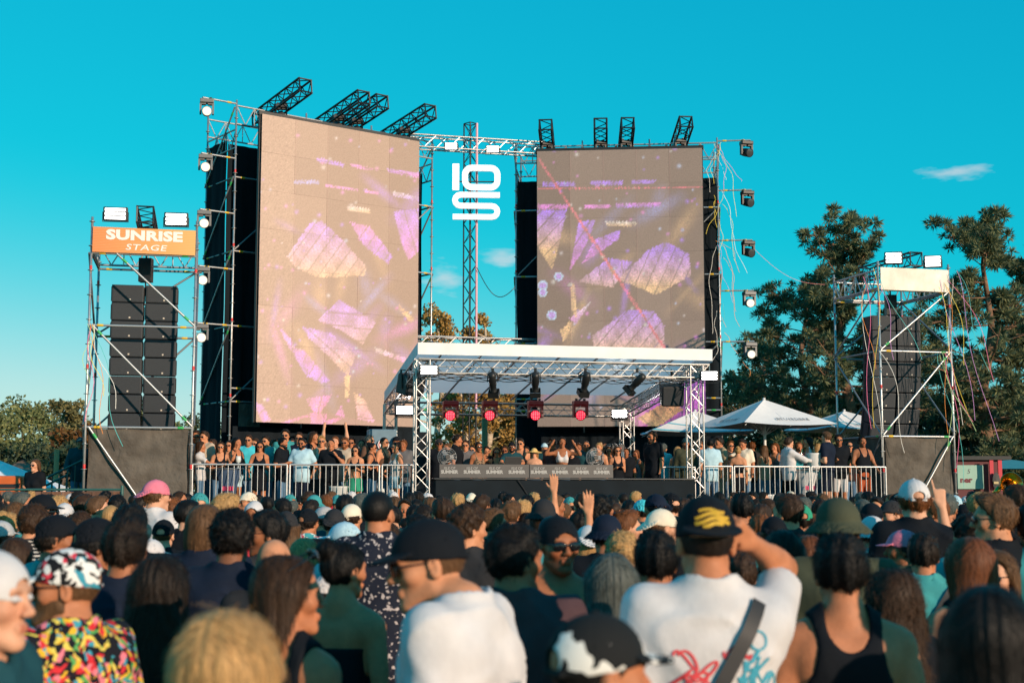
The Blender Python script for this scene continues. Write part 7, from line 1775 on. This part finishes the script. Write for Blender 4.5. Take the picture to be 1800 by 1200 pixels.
# ---- guests on the decks and round the DJ
def deck_person(px, py, t_, label, group, **kw):
    for _ in range(6):
        # point on the stage line t = t_ seen at this pixel
        q = (px - 900) / FPX; k = SV * t_ + SO
        s_ = (q * k.y * 1.0 - k.x) / (SU.x - q * SU.y); Y = k.y + SU.y * s_
        break
    p = at(px, py, Y); fl = FLOOR + .0
    h = max(1.52, min(1.95, (p.z - fl) / 1.008)); lod = kw.pop('lod', 2)
    return person(label, (p.x, Y, fl), height=h, group=group, lod=lod, **kw)
LG, DG, RG = "guests on the left deck", "people round the DJ", "guests on the right deck"
FC = PI      # facing the crowd
L_ = [(344, 756, 1.4, "man in sunglasses and a white shirt at the left end of the left deck", dict(yaw=FC + .3, glasses=True, hair='short', hc='br', top='shirt', topc='white')),
      (360, 757, 1.1, "man with brown quiff and sunglasses beside the left tower pole", dict(yaw=FC - .5, glasses=True, hair='quiff', hc='br', top='tee', topc='beige')),
      (353, 775, .55, "woman with long brown hair and white top gesturing at the leftmost bar table", dict(sex='f', yaw=-1.4, hair='long', hc='br', top='tee', topc='white', ra='forward', la='bent', legc='denim')),
      (388, 776, .6, "woman in sunglasses with one arm across her face, right of the wine glass", dict(sex='f', yaw=FC + .2, glasses=True, hair='wavy', hc='br', top='tank', topc='black', ra='cross', la='forward')),
      (416, 768, .75, "woman in a black top and white denim shorts with one fist raised", dict(sex='f', yaw=-2.1, hair='long', hc='blk', top='tank', topc='black', leg='shorts', legc='lblue', ra='fistup', la='rail')),
      (437, 763, 1.3, "man in a turquoise t-shirt and sunglasses behind the raised fist", dict(yaw=FC, glasses=True, hair='short', hc='br', top='tee', topc='cyan', beard=.6)),
      (457, 775, .45, "woman with long dark hair in a black dress leaning on the barrier", dict(sex='f', yaw=FC + .15, glasses=True, hair='long', hc='blk', top='dress', topc='black', leg=None, ra='rail', la='bent')),
      (468, 765, 1.2, "person with dark curls behind the black dress", dict(yaw=FC - .4, glasses=True, hair='curly', hc='dbr', top='shirt', topc='teal')),
      (497, 768, .6, "bearded man in a printed black t-shirt looking right", dict(yaw=-1.9, hair='short', hc='blk', full_beard=True, top='tee', topc='black', ra='bent')),
      (502, 754, 1.6, "tall man with a dark mop of hair in a teal shirt", dict(yaw=FC, hair='curly', hc='dbr', glasses=True, top='shirt', topc='teal')),
      (531, 769, .45, "man in an open pale turquoise shirt standing at the barrier", dict(yaw=FC - .15, hair='quiff', hc='blk', glasses=True, full_beard=True, top='shirt', topc='lblue', ra='rail', la='pocket', bulk=1.08, legc='navy')),
      (526, 759, 1.5, "man in sunglasses behind the pale turquoise shirt", dict(yaw=FC, glasses=True, hair='short', hc='br', top='tee', topc='navy')),
      (551, 758, 1.7, "woman with tousled chestnut hair looking right", dict(sex='f', yaw=-2.0, hair='wavy', hc='br', top='tank', topc='black')),
      (565, 765, 1.1, "fair haired man in mirrored sunglasses", dict(yaw=FC + .2, glasses=True, hair='quiff', hc='bl', top='tank', topc='beige', ra='bent')),
      (582, 770, .5, "man in a black t-shirt drinking from a pale blue cup", dict(yaw=FC, hair='buzz', hc='dbr', top='tee', topc='black', ra='down', la='drink', bulk=1.06, legc='black')),
      (589, 766, 2.0, "person stretching a phone up over the left deck", dict(yaw=FC + .1, hair='short', hc='gin', top='tee', topc='brown', ra='up', la='up', skin='p')),
      (607, 768, 1.1, "bearded man in sunglasses and a beige t-shirt", dict(yaw=FC - .2, glasses=True, hair='short', hc='gin', full_beard=True, top='tee', topc='beige')),
      (625, 783, .45, "woman with very long black hair and bikini top smiling at the barrier", dict(sex='f', yaw=FC - .1, glasses=True, hair='long', hc='blk', top='bikini', topc='black', leg='skirt', legc='green', ra='rail', la='bent')),
      (618, 768, 1.9, "man in sunglasses in the back row of the left deck", dict(yaw=FC, glasses=True, hair='short', hc='dbr', top='tee', topc='grey')),
      (649, 764, 1.6, "grey haired man near the canopy's left leg", dict(yaw=-2.0, glasses=True, hair='short', hc='gry', top='tee', topc='brown')),
      (654, 777, .6, "woman with tied back dark hair and black top in profile", dict(sex='f', yaw=-1.7, glasses=True, hair='bun', hc='blk', top='tank', topc='black', ra='bent', la='rail')),
      (662, 765, 2.2, "person in an orange cap in the back row", dict(yaw=FC, hat='cap', hatc='orange', hair='short', hc='br', glasses=True, top='tee', topc='dgrey')),
      (675, 767, 1.0, "suntanned man in a brown tank top and sunglasses", dict(yaw=-2.1, glasses=True, hair='buzz', hc='dbr', top='tank', topc='brown', skin='a')),
      (696, 776, .6, "woman with a hair bun in a striped tank top", dict(sex='f', yaw=2.3, glasses=True, hair='bun', hc='dbr', top='tank', topc='pinstripe_cloth', ra='rail', legc='lblue', leg='shorts')),
      (697, 766, 1.9, "person in a black cap behind the striped tank top", dict(yaw=FC, hat='cap', hatc='black', hair='short', hc='blk', top='tee', topc='black'))]
for i, (px, py, t_, lb, kw) in enumerate(L_): deck_person(px, py, t_, lb, LG, seed=i, **{'skin': 'ba'[i % 2], **kw})
D_ = [(772, 770, 1.2, "man in a black cap and sunglasses at the left end of the DJ table", dict(yaw=FC + .1, hat='cap', hatc='dgrey', glasses=True, hair='short', hc='dbr', top='tee', topc='black', bulk=1.05)),
      (803, 763, 1.9, "dark haired man in profile looking right under the red lights", dict(yaw=-1.7, hair='quiff', hc='dbr', top='shirt', topc='black')),
      (818, 773, 2.6, "person in wide sunglasses behind the dark haired man", dict(yaw=FC, glasses=True, hair='short', hc='br', top='tee', topc='grey')),
      (841, 776, 1.6, "woman with pulled back hair and sunglasses in a leopard print top", dict(sex='f', yaw=FC + .5, glasses=True, hair='bun', hc='dbr', top='tank', topc='leopard_cloth')),
      (873, 786, 1.6, "woman with loose brown hair lifting one arm behind her head", dict(sex='f', yaw=FC, glasses=True, hair='wavy', hc='br', top='tank', topc='black', ra='hat')),
      (856, 784, 2.8, "person half hidden left of the lifted arm", dict(yaw=FC, hair='short', hc='dbr', top='tee', topc='black')),
      (887, 783, 2.8, "person half hidden right of the lifted arm", dict(yaw=FC, hair='short', hc='br', glasses=True, top='tee', topc='navy')),
      (900, 776, 1.1, "bearded man in a black beanie and slate shirt at the laptop", dict(yaw=FC, hat='beanie', hatc='black', glasses=True, hair=None, hc='blk', full_beard=True, top='tee', topc='dteal', ra='forward', la='forward')),
      (915, 770, 1.9, "smiling man in a mesh tank top and sunglasses", dict(yaw=FC - .2, glasses=True, hair='quiff', hc='dbr', top='tank', topc='dgrey', skin='a')),
      (939, 788, 1.2, "woman in a wide straw hat and black strapless top", dict(sex='f', yaw=FC - .1, hat='straw', hatc='straw', glasses=True, hair='long', hc='bl', top='tube', topc='black', skin='p')),
      (925, 784, 2.8, "person in the shade behind the straw hat", dict(yaw=FC, hair='short', hc='dbr', top='tee', topc='black')),
      (957, 778, 2.4, "person in a pale blue cap right of the straw hat", dict(yaw=FC, hat='cap', hatc='lblue', hair='short', hc='br', top='tee', topc='dteal')),
      (971, 770, 1.5, "man in sunglasses leaning to the headphones", dict(yaw=FC - .6, glasses=True, hair='quiff', hc='dbr', top='tee', topc='plum')),
      (988, 767, 1.15, "woman in a white bikini top holding headphones to both ears", dict(sex='f', yaw=FC + .1, hat='band', hatc='black', hair='bun', hc='dbr', top='bikini', topc='white', ra='ears', la='ears', skin='c')),
      (1005, 786, 1.4, "woman in glasses and a black t-shirt right of the headphones", dict(sex='f', yaw=FC, glasses=True, hair='bob', hc='dbr', top='tee', topc='black', skin='p')),
      (1016, 778, 2.4, "person with bushy brown hair behind the DJ", dict(yaw=FC + .3, hair='curly', hc='br', top='tee', topc='black')),
      (1030, 773, 1.9, "tall bearded man in glasses and a teal printed t-shirt", dict(yaw=FC, glasses=True, hair='buzz', hc='br', beard=.8, top='tee', topc='dteal', bulk=1.05)),
      (1042, 786, 2.6, "person in the back row left of the blonde tank top", dict(yaw=FC, glasses=True, hair='short', hc='br', top='tee', topc='black')),
      (1053, 777, 1.5, "woman with tied back fair hair in a black tank top near the right fan", dict(sex='f', yaw=FC - .5, hair='bun', hc='bl', top='tank', topc='black', skin='a')),
      (1070, 783, 2.3, "person in round sunglasses right of the fan", dict(sex='f', yaw=FC, glasses=True, hair='bob', hc='br', top='tank', topc='grey')),
      (1085, 783, 1.4, "woman in big sunglasses holding a phone at her chest", dict(sex='f', yaw=FC + .2, glasses=True, hair='long', hc='br', top='tank', topc='black', ra='bent', la='bent')),
      (1100, 786, 2.4, "person half hidden left of the small fridge", dict(yaw=FC, hair='short', hc='dbr', top='tee', topc='black')),
      (1147, 757, .95, "tall bearded man in a black t-shirt standing at the right end of the DJ table", dict(yaw=2.2, glasses=True, hair='short', hc='br', full_beard=True, top='tee', topc='black', bulk=1.06, lod=1, legc='black')),
      (1166, 779, 2.6, "grey haired person in a turquoise t-shirt behind the tall man", dict(yaw=-.6, hair='short', hc='gry', top='tee', topc='cyan'))]
for i, (px, py, t_, lb, kw) in enumerate(D_): deck_person(px, py, t_, lb, DG, seed=i, **{'skin': 'cba'[i % 3], **kw})
R_ = [(1191, 784, 2.2, "blonde woman behind the right canopy leg", dict(sex='f', yaw=-.5, hair='bob', hc='bl', top='tank', topc='grey')),
      (1205, 769, 1.7, "man in a teal cap and olive jacket behind the right canopy leg", dict(yaw=FC + .1, hat='cap', hatc='dteal', hair='short', hc='dbr', beard=.8, top='hoodie', topc='olive')),
      (1248, 770, .5, "man in a pale blue t-shirt seen from behind on the right deck", dict(yaw=.1, hair='short', hc='blk', top='tee', topc='lblue', legc='denim')),
      (1265, 768, 1.1, "man in a dark open shirt facing the pale blue t-shirt", dict(yaw=1.9, hair='quiff', hc='dbr', top='shirt', topc='khaki', legc='khaki', ra='bent')),
      (1297, 784, .6, "woman with pinned up blonde hair in a black strapless dress", dict(sex='f', yaw=-.2, hair='bun', hc='bl', top='tube', topc='black', leg='skirt', legc='black', skin='a')),
      (1306, 770, .95, "man in a beige shirt leaning over to the strapless dress", dict(yaw=2.5, hair='quiff', hc='dbr', top='shirt', topc='cream', ra='hug', hp=-.35)),
      (1321, 776, 2.0, "person with reddish hair behind the beige shirt", dict(yaw=.5, hair='short', hc='gin', top='tee', topc='dgrey')),
      (1342, 782, 1.6, "woman with straight light brown hair by the parasol post", dict(sex='f', yaw=.4, hair='long', hc='lbr', top='tank', topc='khaki')),
      (1386, 768, .7, "man in a white shirt bending towards the bar table", dict(yaw=-1.2, hair='quiff', hc='br', top='longtee', topc='white', ra='forward', legc='black', skin='p')),
      (1404, 776, 1.9, "woman with a raised hand behind the white shirt", dict(sex='f', yaw=FC, hair='bob', hc='lbr', top='tank', topc='pink', ra='fistup')),
      (1420, 767, 1.1, "woman with long dark hair and a pale top behind the ice bucket", dict(sex='f', yaw=1.6, hair='long', hc='dbr', top='crop', topc='lgrey')),
      (1436, 779, 1.6, "woman with blonde curls right of the ice bucket", dict(sex='f', yaw=.6, hair='wavy', hc='bl', top='tank', topc='cream')),
      (1453, 758, .6, "man with cropped fair hair in a navy t-shirt turned to the bar table", dict(yaw=.9, hair='quiff', hc='lbr', top='tee', topc='navy', ra='down', la='bent', leg='shorts', legc='navy', skin='p')),
      (1474, 763, .75, "man in an open black shirt and white shorts facing the crowd", dict(yaw=FC, glasses=True, hair='short', hc='dbr', beard=.8, top='shirt', topc='black', ra='bent', leg='shorts', legc='white')),
      (1515, 766, .6, "man in a printed black tank top and red shorts near the right tower", dict(yaw=FC + .25, hair='short', hc='blk', beard=.7, top='tank', topc='black', ra='rail', la='rail', leg='shorts', legc='rust', hat='band', hatc='black', skin='c'))]
for i, (px, py, t_, lb, kw) in enumerate(R_):
    r, f, M, H = deck_person(px, py, t_, lb, RG, seed=i, lod=kw.pop('lod', 2), **{'skin': 'ab'[i % 2], **kw})
for i, (px, py, t_, g, lb) in enumerate(((374, 771, 2.3, LG, "person half hidden behind the brown quiff on the left deck"), (403, 773, 2.4, LG, "person half hidden left of the raised fist"), (449, 770, 2.5, LG, "person half hidden right of the turquoise t-shirt"), (483, 772, 2.2, LG, "person half hidden between the curls and the bearded man"),
        (514, 770, 2.6, LG, "person half hidden right of the tall dark mop of hair"), (541, 774, 2.3, LG, "person half hidden behind the pale turquoise shirt's shoulder"), (574, 772, 2.6, LG, "person half hidden left of the drinking man"), (635, 771, 2.4, LG, "person half hidden right of the very long black hair"), (686, 773, 2.5, LG, "person half hidden left of the hair bun"), (709, 772, 1.6, LG, "person at the canopy end of the left deck by the blue grey cabinet"),
        (786, 778, 2.6, DG, "person half hidden behind the left fan"), (830, 782, 3.0, DG, "person half hidden left of the leopard print top"), (1063, 778, 3.0, DG, "person half hidden behind the right fan"), (1118, 790, 3.2, DG, "person half hidden under the small fridge"), (1231, 775, 2.3, RG, "person half hidden left of the pale blue t-shirt"), (1283, 774, 2.2, RG, "person half hidden left of the strapless dress"), (1362, 778, 2.2, RG, "person half hidden right of the parasol post"), (1492, 774, 2.0, RG, "person half hidden between the open black shirt and the tank top"))):
    f_ = i % 3 == 1; deck_person(px, py, t_, lb, g, sex='f' if f_ else 'm', yaw=FC + prs.uniform(-.7, .7), glasses=prs.random() < .6, hair=prs.choice(['wavy', 'bun', 'bob']) if f_ else prs.choice(['short', 'quiff', 'curly', 'buzz']), hc=prs.choice(['blk', 'dbr', 'br', 'lbr', 'gin']), top='tank' if f_ else 'tee', topc=prs.choice(['black', 'navy', 'grey', 'olive', 'dgrey', 'beige']), skin=prs.choice('abc'), seed=i)
def prop(name, label, cat, mb, m, parent=None): return tag(mb.build(name, m, parent, True), label, cat)
cpos = at(582, 781, S(0, 0, 0).y + 1.35 + .0); 
# stair figures
person("fair haired woman in sunglasses and printed black t-shirt on the left stair", (at(62, 808, 27.75).x, 27.75, .72), yaw=FC - .3, height=1.78, sex='f', skin='p', hair='long', hc='lbr', glasses=True, top='tee', topc='black', ra='bent', lod=2, bulk=1.1)
tag(MB().box((at(62, 808, 27.75).x, 27.75, .36), (1.0, .9, .72)).build("stair_landing", mat("green_steel", (.03, .11, .10), .5)), "low landing at the foot of the stair", "landing")
person("person in dark clothes and cap at the stair top behind the left tower", (at(141, 772, 29.3).x, 29.3, FLOOR), yaw=FC + .4, height=1.72, hat='cap', hatc='dteal', hair='short', hc='dbr', top='hoodie', topc='dteal', ra='rail', lod=2)

# ---- everybody else in the field, seen as heads between the others
frs = random.Random(23)
cand = []
for _ in range(2600):
    D = 8.0 + 18.2 * frs.random() ** .8; px = frs.uniform(-40, 1840); cand.append((D, px))
cand.sort()
COLS = ['black'] * 7 + ['navy'] * 3 + ['dgrey'] * 4 + ['white'] * 2 + ['grey', 'teal', 'dteal', 'olive', 'plum', 'beige', 'lblue', 'khaki', 'red', 'brown']
HCN = {'blk': 'black', 'dbr': 'dark brown', 'br': 'brown', 'lbr': 'light brown', 'bl': 'blond', 'gin': 'ginger', 'gry': 'grey', 'aub': 'auburn'}
CN = {'dgrey': 'charcoal', 'lgrey': 'pale grey', 'dteal': 'dark teal', 'lblue': 'pale blue'}
def zone(px):
    return "the plank fence" if px < 140 else "the left tower" if px < 335 else "the left barriers" if px < 720 else "the DJ table's left" if px < 915 else "the DJ table's right" if px < 1120 else "the right canopy leg" if px < 1250 else "the right barriers" if px < 1550 else "the right tower" if px < 1690 else "the red booth"
fills = []
# OCC holds the hand-placed ones; nearer ones were all painted, so test against them by depth order
for D, px in cand:
    if len(fills) >= 170: break
    X = (px - 900) / FPX * D
    if any((X - a) ** 2 + (D - b) ** 2 < .30 for a, b in PLACED): continue
    hgt = frs.gauss(1.72, .07); hgt = max(1.56, min(1.86, hgt)); q = Vector((X, D, hgt)); pxx, pyy = proj(q)
    if pyy < 858: continue
    if cover(pxx, pyy, D, False) < .34: continue
    cover(pxx, pyy, D); PLACED.append((X, D)); fills.append((X, D, hgt, pxx, pyy))
recs = []
for X, D, hgt, pxx, pyy in fills:
    f_ = hgt < 1.69 and frs.random() < .75; hc = frs.choice(['blk', 'dbr', 'dbr', 'br', 'br', 'lbr', 'lbr', 'bl', 'gin', 'aub'] if f_ else ['blk', 'blk', 'dbr', 'dbr', 'br', 'br', 'lbr', 'bl', 'gin', 'gry'])
    hair = frs.choice(['long', 'long', 'wavy', 'bun', 'pony', 'bob']) if f_ else frs.choice(['short', 'short', 'short', 'quiff', 'curly', 'buzz']); hat, hatc, hb = None, None, False
    if frs.random() < .2: hat = frs.choice(['cap', 'cap', 'cap', 'bucket']); hatc = frs.choice(['black', 'black', 'dgrey', 'white', 'cream', 'navy', 'teal', 'olive', 'pink', 'lblue']); hb = frs.random() < .25
    topc = frs.choice(COLS); yaw = frs.gauss(0, .35) if frs.random() < .72 else frs.choice([-1, 1]) * frs.uniform(.8, 2.4); top = ('tank' if f_ and frs.random() < .6 else 'tee')
    desc = (f"{CN.get(hatc, hatc)} {'bucket hat' if hat == 'bucket' else ('backward cap' if hb else 'cap')}" if hat else {'short': 'short', 'quiff': 'swept', 'curly': 'curly', 'buzz': 'cropped', 'long': 'long', 'wavy': 'wavy', 'bun': 'pinned up', 'pony': 'tied back', 'bob': 'bobbed'}[hair] + f" {HCN[hc]} hair") + f" and {CN.get(topc, topc)} {'tank top' if top == 'tank' else 't-shirt'}"
    row = "mid-crowd" if D < 13 else "forward" if D < 19 else "close"
    recs.append([f"person with {desc}, {row} before {zone(pxx)}".replace("close before", "close to").replace("forward before", "nearing"), pxx, X, D, hgt, dict(sex='f' if f_ else 'm', hair=hair, hc=hc, hat=hat, hatc=hatc or 'black', hatback=hb, top=top, topc=topc, yaw=yaw, skin=frs.choice('aabbcp'), hy=frs.choice([0, 0, .35, -.35, .7, -.7]), glasses=frs.random() < .35, seed=frs.randrange(3))])
from collections import defaultdict
by = defaultdict(list)
for r in recs: by[r[0]].append(r)
for lb, L in by.items():
    if len(L) > 1:
        L.sort(key=lambda r: r[1])
        for i, r in enumerate(L): r[0] = lb.replace("person with", f"{['leftmost', 'second', 'third', 'fourth', 'fifth', 'sixth'][min(i, 5)]} person with" if i < 6 else "person with")
for lb, pxx, X, D, hgt, kw in recs:
    person(lb, (X, D, 0), height=hgt, group=GR, lod=1 if D < 11 else 2, **kw)
print("FILL", len(fills), "PEOPLE", sum(1 for o in COL.objects if o.name.startswith("person")), "TRIS", sum(len(m.polygons) * 2 for m in bpy.data.meshes))
